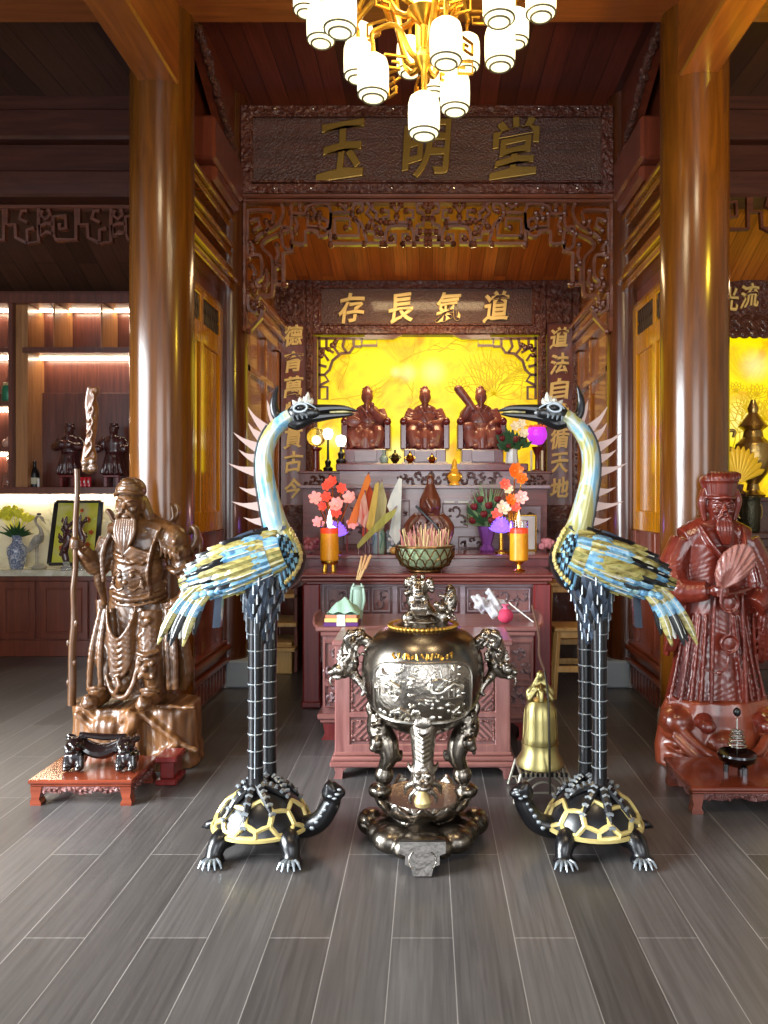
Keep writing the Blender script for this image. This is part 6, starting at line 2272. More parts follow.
# ---------------------------------------------------------------- red-brown scholar statue with the feather fan
t = thing('scholar_statue', 'glossy red-brown wooden statue of a robed bearded man holding a feather fan', 'statue', (W(712, 0, YG0).x, YG0, 0))
h_ = lambda px, py, dy=0.0: g(px, py, dy)
mb = MB()
e, tb = mb.ell, mb.tube
mb.lathe([(0, 0), (.33, 0), (.335, .1), (.30, .30), (.27, .36), (0, .38)], (h_(714, 0).x, 4.27, 0), 44, sy=.56, wob=lambda a, z: 1 + .035 * math.sin(7 * a + 4))
for (px, py, dy, r) in ((672, 715, -.10, 18), (752, 716, -.10, 20), (712, 735, -.14, 22)):
    e(h_(px, py, dy), R_(r, r, r * .8))
for (q0, q1, q2) in (((668, 716), (690, 738), (712, 742)), ((757, 716), (738, 736), (712, 742)), ((664, 726), (686, 746), (712, 750)), ((762, 728), (742, 746), (712, 750))):
    tb([h_(*q0, -.16), h_(*q1, -.27), h_(*q2, -.30)], R_(4, 5, 4), 10, sub=4)
for k in range(4):
    tb([h_(658, 728 + k * 10, -.06), h_(668, 731 + k * 10, -.17), h_(680, 732 + k * 10, -.20)], R_(2, 2.4, 2), 7, sub=3)
    tb([h_(768, 728 + k * 10, -.06), h_(758, 731 + k * 10, -.17), h_(748, 732 + k * 10, -.20)], R_(2, 2.4, 2), 7, sub=3)
mb.carve('cloud_base', M['redbase'], t, voxel=.008, it=2)

mb = MB()
e, tb = mb.ell, mb.tube
mb.lathe([(0, 0), (47 * PX, 0), (45 * PX, .06), (40 * PX, .2), (36 * PX, .40), (33 * PX, .6), (34 * PX, .78), (36 * PX, .88), (30 * PX, .95), (14 * PX, .985), (0, .99)], h_(713, 702), 44, sy=.55,
         wob=lambda a, z: 1 + .035 * math.sin(13 * a) * max(0, 1 - z / .5))
tb([h_(715, 534), h_(716, 520, -.02)], R_(10, 9), 12)
hs = 26 * PX
hc = h_(716, 508, -.05)
bm_ = mb
mb = MB()
e, tb = mb.ell, mb.tube
head(mb, hc, hs, 1.0)
# pleated scholar's cap, flared at the top, with side rolls
mb.lathe([(0, 0), (.55 * hs, 0), (.60 * hs, .03), (.66 * hs, .085), (.72 * hs, .10), (.66 * hs, .125), (.3 * hs, .145), (0, .15)], hc + Vector((0, .005, .05)), 36, sy=.95, wob=lambda a, z: 1 + .03 * math.sin(16 * a) * (z > .02))
for k in range(9):
    u = -1 + 2 * k / 8
    tb([hc + Vector((u * .09, -.60 * hs * math.sqrt(max(.05, 1 - u * u * .7)), .16)), hc + Vector((u * .085 + .012, -.45 * hs * math.sqrt(max(.05, 1 - u * u * .7)), .185)), hc + Vector((u * .06 + .02, .0, .198))], R_(1.4, 1.8, 1.2), 6, sub=2)
tb([hc + Vector((-.075, -.03, .06)), hc + Vector((-.04, -.08, .055)), hc + Vector((0, -.10, .06)), hc + Vector((.04, -.08, .055)), hc + Vector((.075, -.03, .06))], .010, 7, sub=3)
for q_ in (-1, 1):
    tb([hc + Vector((q_ * .085, .0, .10)), hc + Vector((q_ * .098, -.01, .04)), hc + Vector((q_ * .09, .0, -.02)), hc + Vector((q_ * .08, .0, -.07))], [.02, .024, .02, .012], 8, sub=3)
    tb([hc + Vector((q_ * .01, -hs * .57, -.035)), hc + Vector((q_ * .03, -hs * .54, -.05)), hc + Vector((q_ * .035, -hs * .46, -.10))], [.009, .010, .004], 7, sub=3)
for k in range(5):
    u = (k - 2) / 2
    tb([hc + Vector((u * .03, -hs * .45, -.065)), hc + Vector((u * .034, -hs * .55, -.12)), hc + Vector((u * .015 + .012, -hs * .50, -.20))], [.014, .014, .004], 7, sub=3)
mb.carve('head', M['redwood'], t, voxel=.0040, it=1, fac=.4)
mb = bm_
e, tb = mb.ell, mb.tube
# shoulders, wide sleeves
tb([h_(684, 541), h_(714, 530, .01), h_(745, 541)], R_(14, 17, 14), 12, sub=3)
tb([h_(684, 541), h_(672, 568, -.02), h_(676, 588, -.09), h_(697, 587, -.17)], R_(14, 15, 13, 9), 14, sub=5)
tb([h_(745, 541), h_(756, 568, -.02), h_(756, 592, -.07), h_(744, 604, -.12)], R_(14, 15, 14, 11), 14, sub=5)
tb([h_(676, 590, -.06), h_(671, 620, -.03), h_(666, 655, .0)], R_(12, 11, 5), 12, (1, .55), sub=4)
tb([h_(752, 596, -.05), h_(757, 630, -.03), h_(760, 662, .0)], R_(14, 13, 6), 12, (1, .55), sub=4)
for k in range(4):
    tb([h_(682 - k * 3, 548 + 4 * k, -.07), h_(672 - k, 572 + 3 * k, -.10), h_(682 + k, 592 + 2 * k, -.14)], R_(1.6, 2.2, 1.4), 6, sub=3)
    tb([h_(744 + k * 3, 548 + 4 * k, -.08), h_(752 + k * 2, 580 + 3 * k, -.12), h_(744 + k * 3, 606 + 8 * k, -.12)], R_(1.6, 2.2, 1.4), 6, sub=3)
    tb([h_(668 + 4 * k, 600, -.10), h_(665 + 4 * k, 628, -.08), h_(662 + 3 * k, 650, -.05)], R_(1.2, 2, 1.2), 6, sub=2)
    tb([h_(746 + 5 * k, 612, -.10), h_(748 + 5 * k, 638, -.08), h_(752 + 4 * k, 660, -.05)], R_(1.2, 2, 1.2), 6, sub=2)
# lapels crossing below the beard, belt, pendant discs on cords, long front panel
tb([h_(696, 526, -.06), h_(704, 545, -.13), h_(716, 560, -.16)], R_(3.4, 4, 3), 8, (1.4, .7), sub=3)
tb([h_(737, 526, -.06), h_(735, 548, -.13), h_(722, 572, -.17), h_(716, 584, -.17)], R_(3.4, 4, 3.6, 3), 8, (1.4, .7), sub=3)
tb([h_(688, 584, -.12), h_(714, 590, -.185), h_(740, 586, -.12)], R_(3, 3.2, 3), 8, sub=3)
tb([h_(705, 590, -.15), h_(703, 640, -.15), h_(701, 697, -.16)], R_(2, 2.2, 2), 7, sub=3)
tb([h_(731, 590, -.15), h_(733, 640, -.15), h_(735, 697, -.16)], R_(2, 2.2, 2), 7, sub=3)
for (y_, ) in ((599,), (638,)):
    e(h_(717, y_, -.165), R_(9, 4, 9))
    tb([h_(717 + 8.6 * math.cos(a), y_ + 8.6 * math.sin(a), -.185) for a in np.linspace(0, 2 * PI, 24, endpoint=False)], R_(*[1.1] * 24), 6, closed=True)
tb([h_(717, 606, -.19), h_(717, 630, -.19)], R_(1, 1), 6)
tb([h_(716, 646, -.18), h_(714, 658, -.19), h_(706, 665, -.20), h_(690, 662, -.17)], R_(1.2, 1.2, 1.2, 1.2), 6, sub=3)
e(h_(706, 665, -.20), R_(2.4, 2.4, 3), nu=8, nv=6)
for k in range(12):
    u = -1 + 2 * k / 11
    if abs(u) < .28:
        continue
    tb([h_(713 + u * 30, 612, -.12 * math.sqrt(1 - u * u * .8)), h_(713 + u * 38, 655, -.135 * math.sqrt(1 - u * u * .8)), h_(713 + u * 47, 698, -.15 * math.sqrt(1 - u * u * .8))], R_(1, 1.6, 2.2), 7, sub=3)
tb([h_(664, 694, -.05), h_(684, 700, -.13), h_(712, 703, -.165), h_(742, 700, -.13), h_(762, 693, -.05)], R_(2.4, 2.4, 2.4, 2.4, 2.4), 7, sub=3)
for px in (692, 748):
    e(h_(px, 712, -.15), R_(10, 18, 9)); e(h_(px, 714, -.24), R_(8, 8, 7))
# the hand holding the fan, its four fingers folded over the handle
hh = h_(706, 587, -.20)
e(hh + Vector((-.02, .015, 0)), (.035, .028, .032))
for k in range(4):
    zo = .022 - .0155 * k
    tb([hh + Vector((-.02, -.012, zo)), hh + Vector((.012, -.030, zo + .002)), hh + Vector((.036 - .003 * abs(k - 1), -.022, zo)), hh + Vector((.034, .0, zo - .002))], [.0085, .0085, .008, .007], 8, sub=3)
tb([hh + Vector((-.025, -.01, .03)), hh + Vector((-.002, -.028, .042)), hh + Vector((.014, -.03, .045))], [.010, .009, .007], 8, sub=2)
mb.carve('body', M['redwood'], t, voxel=.0062, it=2, fac=.35, disp=lambda co: .6 * chisel(co))
fn = thing('feather_fan', 'carved wooden feather fan in the hand of the red-brown robed statue', 'fan', hh)
ol = [(701, 582), (699, 570), (702, 558), (708, 549), (717, 543), (726, 541), (734, 545), (738, 554), (736, 564), (728, 571), (716, 577), (708, 583)]
mb = MB().prism([(W(px, py, YG0).x, W(px, py, YG0).z) for (px, py) in ol], YG0 - .245, YG0 - .225)
hnd = Vector((h_(706, 584).x, YG0 - .245, h_(706, 584).z))
for k in range(10):
    px, py = [(700, 568), (703, 558), (708, 550), (714, 545), (720, 542), (727, 542), (733, 546), (737, 553), (736, 561), (730, 569)][k]
    p = W(px, py, YG0)
    mb.tube([hnd, Vector((p.x, YG0 - .25, p.z)).lerp(hnd, .5) + Vector((0, -.008, 0)), Vector((p.x, YG0 - .242, p.z))], [.005, .013, .009], 7)
mb.carve('feather_blade', wood('fan_wood', C(112, 58, 50), C(158, 104, 94), 'Z', 7, 9, .35, .3), fn, voxel=.005, it=1)
MB().tube([hnd + Vector((.005, .012, .03)), hnd + Vector((-.004, .02, -.07))], .009, 8).build('handle', M['redwood'], fn)

# ================================================================== low carved offering tables in front of the statues
def apron_table(name, label, x0, x1, y0, y1, h, tn):
    t = thing(name, label, 'low table', ((x0 + x1) / 2, (y0 + y1) / 2, 0))
    mb = MB().box(x0, x1, y0, y1, h - .022, h, .006).box(x0 + .008, x1 - .008, y0 + .008, y1 - .008, h - .036, h - .022, .004)
    mb.build('tabletop', M[tn], t)
    for (xx, s) in ((x0 + .01, 1), (x1 - .01, -1)):
        for (yy, q) in ((y0 + .01, 1), (y1 - .01, -1)):
            mb = MB()
            out = [(0, h - .036), (.055, h - .036), (.05, h - .06), (.042, .03), (.052, .012), (.05, 0), (0.0, 0), (-.002, .02), (.006, .04), (.002, h - .06)]
            ya, yb = (yy, yy + .05) if q > 0 else (yy - .05, yy)
            mb.prism([(xx + s * u, v) for (u, v) in out], ya, yb)
            mb.build('leg', M['rose'] if tn == 'rose2' else M[tn], t)

    def ap(R, c, ln):
        mb = MB()
        n = 16
        top = [(ln * k / n, h - .036) for k in range(n + 1)]
        bot = [(ln * k / n, h - .052 - .022 * abs(math.sin(PI * k / n * 3)) * (1 - .4 * abs(2 * k / n - 1)) - (.015 if k in (0, n) else 0)) for k in range(n, -1, -1)]
        mb.prism(top + bot, -.006, .006, R=R, c=c)
        for k in range(1, n):
            mb.M = None
            p = R @ Vector((ln * k / n, -.008, h - .055 - .006 * math.sin(k * 2))) + Vector(c)
            mb.ell(p, .009, nu=7, nv=5)
        mb.build('carved_apron', M['rosecarve'], t)
    I = Matrix.Identity(3)
    ap(I, (x0 + .055, y0 + .02, 0), x1 - x0 - .11)
    Rz = Matrix.Rotation(PI / 2, 3, 'Z')
    ap(Rz, (x1 - .02, y0 + .055, 0), y1 - y0 - .11)
    ap(Rz, (x0 + .02, y0 + .055, 0), y1 - y0 - .11)
    return t


M['tablered'] = wood('low_table_mahogany', C(88, 34, 21), C(130, 60, 37), 'X', 5, 12, .18, .7)
apron_table('offering_table', 'low mahogany offering table with carved apron in front of the glaive statue', W(29, 0, 3.66).x, W(134, 0, 3.66).x, 3.64, 4.0, .125, 'tablered')
apron_table('offering_table', 'low mahogany offering table with carved apron in front of the fan statue', W(691, 0, 3.54).x, W(691, 0, 3.54).x + .62, 3.54, 3.96, .13, 'tablered')
# small footed plinth between the offering table and the trunk
t = thing('low_plinth', 'small dark red footed plinth tucked between offering table and trunk base', 'plinth', (W(158, 0, 3.99).x, 3.98, 0))
a, b = -1.385, -1.275
MB().box(a, b, 3.90, 4.06, .115, .145, .006).build('top', M['redleg'], t)
MB().box(a + .02, b - .02, 3.92, 4.05, .03, .115, .004).build('body', M['redleg'], t)
MB().box(a, b, 3.90, 4.06, 0.0, .03, .006).build('foot', M['redleg'], t)

# glossy black carved stand on the table: two crouching lion ends joined by a bowed rest
M['glossblack'] = plain('black_glaze', C(22, 14, 14), .1, 0, .9, bump=.2, bscale=30)
Y = 3.80
t = thing('lion_rest', 'glossy black rest with two crouching lion ends on the offering table', 'ornament', (W(103, 0, Y).x, Y, .125))
q = lambda px, py, dy=0: W(px, py, Y) + Vector((0, dy, 0))
mb = MB()
mb.tube([q(82, 742), q(92, 749), q(104, 751), q(114, 748), q(124, 742)], [.03, .042, .046, .042, .03], 12, (1.2, .8), sub=4)
mb.tube([q(80, 734), q(104, 737), q(126, 736)], [.012, .016, .012], 8, sub=3)
mb.build('bowed_rest', M['glossblack'], t)
rn = random.Random(9)
for (px, s) in ((77, -1), (129, 1)):
    mb = MB()
    mb.ell(q(px, 756), (.05, .055, .055))
    mb.ell(q(px - s * 1, 743, -.03), (.046, .048, .038))
    mb.ell(q(px, 746, -.075), (.026, .025, .02)); 
    for k in (-1, 1):
        mb.ell(q(px + k * 6, 765, -.04), (.02, .034, .016)); mb.ell(q(px + k * 5, 738, -.03), (.012, .012, .018), nu=8, nv=6)
        mb.ell(q(px + k * 4, 742, -.075), .010, nu=8, nv=6)
        mb.tube([q(px + k * 6, 752, -.03), q(px + k * 7, 764, -.04)], .02, 8)
    for k in range(12):
        mb.ell(q(px + rn.uniform(-9, 9), 744 + rn.uniform(-6, 8), rn.uniform(-.02, .03)), .016, nu=8, nv=6)
    if s < 0:
        mb.tube([q(px - 3, 738), q(px - 9, 735), q(px - 11, 738)], [.02, .012, .004], 8)
    mb.carve('lion', M['glossblack'], t, voxel=.0055, it=1)
# blackened censer bowl with a silver tiered rod on the other table
x, y = W(737, 0, 3.74).x, 3.74
t = thing('tiered_censer', 'dark shiny censer bowl with a silver ringed rod on the offering table', 'censer', (x, y, .13))
M['gunmetal'] = plain('gunmetal', C(72, 72, 74), .18, 1.0, var=.2)
mb = MB().lathe([(0, .03), (.05, .035), (.085, .06), (.092, .085), (.088, .095), (.075, .088), (.05, .07), (0, .065)], (x, y, .13), 36)
for k in range(3):
    a = k * 2.09 - 1.2
    mb.tube([(x + .05 * math.cos(a), y + .05 * math.sin(a), .165), (x + .052 * math.cos(a), y + .052 * math.sin(a), .13)], [.014, .012], 8)
mb.build('bowl', M['gunmetal'], t)
M['silver'] = plain('silver', C(200, 198, 190), .2, 1.0)
mb = MB().tube([(x, y, .19), (x, y, W(0, 718, y).z)], .004, 6)
zb0 = W(0, 745, y).z
for k in range(4):
    z = zb0 + k * .022
    mb.tube([(x + (.042 - .005 * k) * math.cos(a), y + (.042 - .005 * k) * math.sin(a), z) for a in np.linspace(0, 2 * PI, 24, endpoint=False)], .0045, 6, closed=True)
    mb.bar((x - .04 + .005 * k, y, z), (x + .04 - .005 * k, y, z), .004, .004)
mb.build('ringed_rod', M['silver'], t)
MB().ell((x, y, W(0, 712, y).z), (.018, .018, .022)).build('finial', M['black'], t)
# ================================================================== the two tall cranes standing on turtles
M['inlay'] = mixnoise('shell_inlay', [C(84, 138, 172), C(118, 166, 190), C(166, 176, 166), C(152, 148, 84), C(162, 158, 98), C(92, 144, 176)], (7, 7, 2.4), 2.0, .28, .1, 1.2, .4)
M['cblue'] = mixnoise('crane_blue_paint', [C(44, 84, 116), C(84, 132, 164), C(124, 166, 186), C(104, 124, 104)], (3, 3, 3), 9, .3, .1, .8, .3)
M['cyel'] = mixnoise('crane_straw_paint', [C(56, 48, 26), C(128, 116, 60), C(160, 150, 90), C(110, 110, 60)], (2, 2, 5), 9, .3, .1, .8, .3)
M['cpale'] = plain('crane_pale_paint', C(186, 186, 178), .35, .1, .2, var=.1)
M['cpink'] = plain('crane_pink_white', C(164, 138, 130), .4, .05, .1, var=.15)
M['cslate'] = plain('crane_slate', C(52, 62, 76), .25, .1, .5, var=.3, vscale=20)
M['csilver'] = plain('crane_silver_edge', C(150, 158, 164), .3, .6)
M['cgold'] = plain('shell_pale_gold', C(198, 180, 116), .3, .35, var=.15)


def feather(mb, c, d, n, ln, wd, th, mi):
    """a pointed flat feather at c, lying along d with its face towards n"""
    c, d, n = Vector(c), Vector(d).normalized(), Vector(n).normalized()
    s = d.cross(n).normalized()
    n = s.cross(d)
    vs = []
    prof = [(-.5, .35), (-.3, .8), (0, 1.0), (.25, .9), (.42, .55), (.5, .08)]
    for (u, w_) in prof:
        vs.append(c + d * (u * ln) + s * (w_ * wd / 2) - n * (th * .2))
        vs.append(c + d * (u * ln) + n * (th * (1 - abs(u) * .8)))
        vs.append(c + d * (u * ln) - s * (w_ * wd / 2) - n * (th * .2))
        vs.append(c + d * (u * ln) - n * th * .5)
    fs = []
    for i in range(len(prof) - 1):
        for k in range(4):
            fs.append((i * 4 + k, i * 4 + (k + 1) % 4, (i + 1) * 4 + (k + 1) % 4, (i + 1) * 4 + k))
    fs += [(3, 2, 1, 0), tuple(len(prof) * 4 - 4 + k for k in range(4))]
    mb.add(vs, fs, mi)


def crane(label, X0, sx):
    Y0 = 3.24
    S = Y0 / FP
    rn = random.Random(5)
    t = thing('crane_statue', label, 'statue', (X0, Y0, 0), 'cranes standing on turtles')
    MM = Matrix.Translation((X0, Y0, 0)) @ Matrix.Diagonal((sx, 1, 1, 1))

    def p(px, py, dy=0.0):
        """a point of the crane that faces the altar's axis, local to its base"""
        return Vector(((px - 257) * S, dy, HC - (py - CY) * S))

    def new():
        m_ = MB()
        m_.M = MM
        return m_
    # ---- turtle
    A, B, ZR, ZTp, TX = .198, .185, .095, .258, .022
    MT = MM @ Matrix.Translation((TX, 0, 0))

    def dome(x, y):
        q = max(0.0, 1 - ((x - TX) / A) ** 2 - (y / B) ** 2)
        return ZR + (ZTp - ZR) * q ** .72
    mb = new()
    mb.M = MT
    prof = [(0, .05), (.6, .055), (.9, .075), (1.0, .088), (1.02, .095)]
    for k in range(1, 15):
        u = 1 - k / 14
        prof.append((max(u, .001), ZR + (ZTp - ZR) * (1 - u * u) ** .72))
    mb.lathe([(r * A, z) for (r, z) in prof], (0, 0, 0), 48, sy=B / A)
    shell = mb.build('turtle_shell', M['black'], t)
    mb = new()
    mb.M = MT
    R0 = .225
    for i in range(-6, 7):
        for j in range(-6, 7):
            cx, cy = R0 * 1.732 * (i + .5 * (j % 2)) + .06, R0 * 1.5 * j + .1
            if math.hypot(cx, cy) > .93 or (math.hypot(cx, cy) < .5 and cy > -.3):
                continue
            q = []
            for k in range(6):
                a0, a1 = PI / 6 + k * PI / 3, PI / 6 + (k + 1) * PI / 3
                for f in (0, .5):
                    x = cx + R0 * .95 * (math.cos(a0) * (1 - f) + math.cos(a1) * f)
                    y = cy + R0 * .95 * (math.sin(a0) * (1 - f) + math.sin(a1) * f)
                    rr = math.hypot(x, y)
                    pr_ = math.sin(min(rr, .93) * PI / 2) / max(rr, 1e-6)
                    q.append((x * pr_ * A, y * pr_ * B, dome(x * pr_ * A + TX, y * pr_ * B) + .001))
            mb.tube(q, .0105, 6, (1, 1), closed=True)
    mb.tube([(A * 1.02 * math.cos(a), B * 1.02 * math.sin(a), ZR) for a in np.linspace(0, 2 * PI, 48, endpoint=False)], .010, 6, closed=True)
    mb.build('gold_plate_edge', M['cgold'], shell)
    mb = new()
    mb.M = MT
    mb.ell((0, 0, .075), (A * .86, B * .86, .035))
    mb.tube([(.10, -.02, .10), (.18, -.03, .09), (.245, -.04, .115), (.29, -.045, .18), (.303, -.045, .22)], [.055, .047, .043, .040, .036], 14, sub=5)
    mb.ell((.303, -.05, .238), (.048, .040, .038)); mb.ell((.296, -.055, .258), (.032, .034, .03)); mb.ell((.328, -.052, .238), (.03, .03, .022))
    for k in (-1, 1):
        mb.ell((.313, -.05 + k * .032, .258), .012, nu=8, nv=6)
        mb.tube([(.296, -.05 + k * .025, .268), (.28, -.05 + k * .03, .283)], [.012, .006], 7)
    mb.tube([(-.17, .02, .085), (-.235, .02, .075), (-.265, .03, .06)], [.03, .018, .004], 8)
    FEET = [(-.155, -.185), (.155, -.195), (-.14, .19), (.14, .19)]
    for (fx, fy) in FEET:
        s = 1 if fy > 0 else -1
        mb.tube([(fx * .72, fy * .5, .085), (fx * .92, fy * .78, .075), (fx, fy * .92, .04), (fx, fy, .022)], [.05, .042, .034, .03], 12, sub=4)
        mb.ell((fx, fy, .020), (.048, .045, .020))
    mb.carve('turtle_body', M['black'], t, voxel=.0065, it=2)
    mb = new()
    mb.M = MT
    for (fx, fy) in FEET:
        s = 1 if fy > 0 else -1
        for k in range(5):
            a = (k - 2) * .38
            d = Vector((math.sin(a), s * math.cos(a), 0))
            o = Vector((fx, fy, .022))
            mb.tube([o + d * .028 + Vector((0, 0, .010)), o + d * .050 + Vector((0, 0, .008)), o + d * .066 - Vector((0, 0, .012))], [.0075, .0065, .0025], 7, sub=2)
    mb.build('claw', M['csilver'], t)['kind'] = 'stuff'
    mb = new()
    mb.M = MT
    for k in range(6):   # pale ridges down the turtle's neck and on its face
        mb.ell((.222 + .0165 * k, -.085 + .002 * k, .105 + .024 * k), (.010, .006, .009), nu=8, nv=6)
    for (x, y, z) in ((.326, -.09, .245), (.314, -.088, .228), (.296, -.092, .238), (.333, -.08, .261)):
        mb.ell((x, y, z), (.010, .006, .006), nu=8, nv=6)
    mb.build('pale_marking', M['csilver'], t)['kind'] = 'stuff'

    # ---- legs with ringed scales, and toes spread on the shell
    for (px, dy, top, bot) in ((257.5, -.035, 600, 790), (265.5, .075, 600, 772)):
        x = (px - 257) * S
        zt_, zb_ = p(0, top).z, dome(x, dy) - .01
        mb = new()
        mb.tube([(x, dy, zb_), (x, dy, zb_ + .08), (x, dy, zb_ + .45), (x + .004, dy, zt_)], [.035, .031, .031, .036], 18, sub=2)
        leg = mb.build('leg', M['black'], t)
        mb = new()
        z = zb_ + .10
        while z < zt_ - .06:
            mb.tube([(x + .0318 * math.cos(a), dy + .0318 * math.sin(a), z) for a in np.linspace(-PI * .98, -.02 * PI + .25, 12)], .0028, 5)
            z += .069
        if dy < 0:
            mb.tube([(x + .004, dy - .0318, zb_ + .06), (x + .006, dy - .0318, (zb_ + zt_) / 2), (x + .004, dy - .033, zt_)], .0028, 5)  # upright highlight line of the leg, modelled as a pale strip
        mb.build('ring_and_highlight', M['csilver'], leg)['kind'] = 'stuff'
    mb = new()
    for (x0, dy0) in ((.0, -.035), (.036, .075)):
        for a in (-2.5, -1.7, -.85, -.1, 1.9):
            q = []
            for k in range(6):
                r = .02 + .022 * k
                x, y = x0 + r * math.cos(a), dy0 + r * math.sin(a)
                q.append((x, y, dome(x, y) + .014 - .0012 * k))
            mb.tube(q, [.020, .020, .019, .018, .014, .006], 8)
    toes = mb.build('toes', M['black'], t)
    mb = new()
    for (x0, dy0) in ((.0, -.035), (.036, .075)):
        for a in (-2.5, -1.7, -.85, -.1):
            for k in range(1, 6):
                r = .02 + .024 * k
                x, y = x0 + r * math.cos(a), dy0 + r * math.sin(a)
                mb.tube([(x - .013 * math.sin(a), y + .013 * math.cos(a), dome(x, y) + .024 - .001 * k), (x, y, dome(x, y) + .033 - .002 * k), (x + .013 * math.sin(a), y - .013 * math.cos(a), dome(x, y) + .024 - .001 * k)], .0078, 6)
    mb.build('toe_scale', M['csilver'], toes)['kind'] = 'stuff'

    # ---- thighs
    mb = new()
    mb.tube([p(266, 560), p(265, 580), p(262, 601), p(260, 620), p(260, 636)], [.10, .098, .074, .054, .042], 20, (1.15, .92), sub=4)
    th = mb.build('thigh', M['black'], t)
    mb = new()
    for row in range(7):
        z_px = 578 + row * 9.5
        R_r = np.interp(z_px, [560, 580, 601, 620, 636], [.10, .10, .076, .056, .044])
        cxp = np.interp(z_px, [560, 580, 601, 636], [266, 265, 262, 260])
        for k in range(9):
            a = -PI + (k + .5 * (row % 2)) * PI / 8
            c0 = p(cxp, z_px) + Vector((R_r * math.cos(a), R_r * math.sin(a) * 1.12, 0))
            n = Vector((math.cos(a), math.sin(a), .25))
            feather(mb, c0, Vector((-.12 - math.cos(a) * .25, -math.sin(a) * .25, -1)), n, .075, .038, .008, 0 if (k + row) % 3 else 1)
            if (k + row) % 2 == 0:
                mb.tube([c0 + n * .008 + Vector((0, 0, .02)), c0 + n * .009 - Vector((0, 0, .02))], .0035, 5, mi=2)
    mb.build('thigh_feather', [M['cslate'], M['black'], M['csilver']], th)['kind'] = 'stuff'

    # ---- body, wings
    ax = (p(205, 580) - p(290, 552)).normalized()
    up = Vector((-ax.z, 0, ax.x))
    if up.z < 0:
        up = -up
    cb = p(250, 562)
    RX, RY, RZ = .215, .135, .105
    Rm = Matrix(((ax.x, 0, up.x), (0, 1, 0), (ax.z, 0, up.z)))
    mb = new()
    mb.ell(cb, (RX, RY, RZ), Rm, 28, 18)
    mb.tube([p(284, 545), p(289, 556), p(284, 572), p(272, 582)], [.055, .075, .075, .06], 14, sub=3)
    mb.carve('body', M['black'], t, voxel=.008, it=2)
    rows = [(-.95, 3, .035), (-.70, 3, .033), (-.48, 0, .03), (-.28, 2, .032), (-.08, 0, .034), (.12, 3, .034), (.30, 1, .032), (.46, 2, .03), (.60, 0, .034), (.74, 1, .032), (.90, 0, .03)]
    for side in (-1, 1):
        mb = new()
        for (v, colr, wd) in rows:
            ang = v * 1.18           # 0 = facing sideways, +: towards the back, -: towards the belly
            ang = -ang
            n_loc = Vector((0, side * math.cos(ang), math.sin(ang)))
            m_ = 7
            for k in range(m_):
                f = -.52 + 1.62 * k / (m_ - 1)
                rr = math.sqrt(max(.03, 1 - min(.985, abs(f) * .9) ** 2))
                rz = rr if f < .6 else rr * (1 - .22 * (f - .6))
                loc = Vector((f * RX, side * math.cos(ang) * RY * rr, math.sin(ang) * RZ * rz * 1.02))
                c0 = cb + Rm @ loc + Rm @ n_loc * .010
                col = {0: 0, 1: 1, 2: 2, 3: 2}[colr]
                if colr == 0 and (k + int(v * 10)) % 4 == 1:
                    col = 1
                if colr == 1 and k % 3 == 2:
                    col = 0
                if colr == 3:
                    col = 2 if k % 3 else 0
                if f < .25 and v > -.8:
                    col = (k + int(v * 7) % 2) % 2
                dirv = Rm @ Vector((1, -side * .22 * f, (-.02 - .10 * v) - .12 * f * math.sin(ang)))
                nn_ = (Rm @ Vector((f * .35 / RX * .2, n_loc.y, n_loc.z))).normalized()
                feather(mb, c0, dirv, nn_, .15 if f > 0 else .10, wd * (1.35 if f > 0 else 1.75) * (.75 + .35 * rr), .010, col)
                if rn.random() < .16:
                    mb.tube([c0 + nn_ * .011 - dirv * .045, c0 + nn_ * .012 + dirv * .04], .0022, 5, mi=3)
        # fluffy pale fringe along the lower edge
        for k in range(9):
            f = -.1 + 1.15 * k / 8
            c0 = cb + Rm @ Vector((f * RX, side * RY * .70, -RZ * .80 + .02 * f))
            mb.ell(c0, (.026, .02, .017), Rm, 10, 8, mi=1)
        mb.build('wing', [M['cyel'], M['cblue'], M['black'], M['cpale']], t)
    # back feathers
    mb = new()
    for j in (-1, 0, 1):
        for k in range(6):
            f = -.65 + 1.6 * k / 5
            loc = Vector((f * RX, j * .04, RZ * math.sqrt(max(.25, 1 - f * f)) + .006))
            feather(mb, cb + Rm @ loc, Rm @ Vector((1, 0, -.12)), Rm @ Vector((0, j * .4, 1)), .12, .045, .012, (k + j) % 2)
    mb.build('back_feather', [M['black'], M['cslate']], t)['kind'] = 'stuff'
    # ---- tail plumes
    tails = [((206, 582), (166, 640), -.10, 0), ((209, 584), (174, 638), -.085, 2), ((211, 586), (179, 641), -.11, 2), ((214, 588), (184, 636), -.06, 3), ((217, 588), (192, 641), -.12, 0), ((212, 590), (196, 634), -.03, 2), ((204, 582), (171, 634), .03, 0), ((208, 586), (182, 636), .07, 1)]
    for (a, b, dy, c_) in tails:
        mb = new()
        A_, B_ = p(*a, dy * .8), p(*b, dy)
        bow = Vector((-.012, 0, .022))
        q = [A_ + (B_ - A_) * (k / 9) + bow * math.sin(PI * k / 9) for k in range(10)]
        seg = [0, 0, 0, 1, 1, 1, c_, c_, c_, c_]
        for (i0, i1, ci) in ((0, 3, 0), (3, 5, 1), (5, 9, c_)):
            r = [.019 * (1.0 if k < 7 else (9.6 - k) / 2.6) for k in range(i0, i1 + 1)]
            mb.tube(q[i0:i1 + 1], r, 8, (.45, 1.0), mi=ci, up=(0, 1, 0))
        mb.tube([k + Vector((0, -.011, 0)) for k in q[1:9]], .002, 5, mi=3)
        mb.build('tail_plume', [M['cyel'], M['cblue'], M['black'], M['cpale']], t)
    mb = new()
    mb.prism([(k.x, k.z) for k in (p(214, 590), p(221, 590), p(219, 628), p(211, 629))], .02, .05)
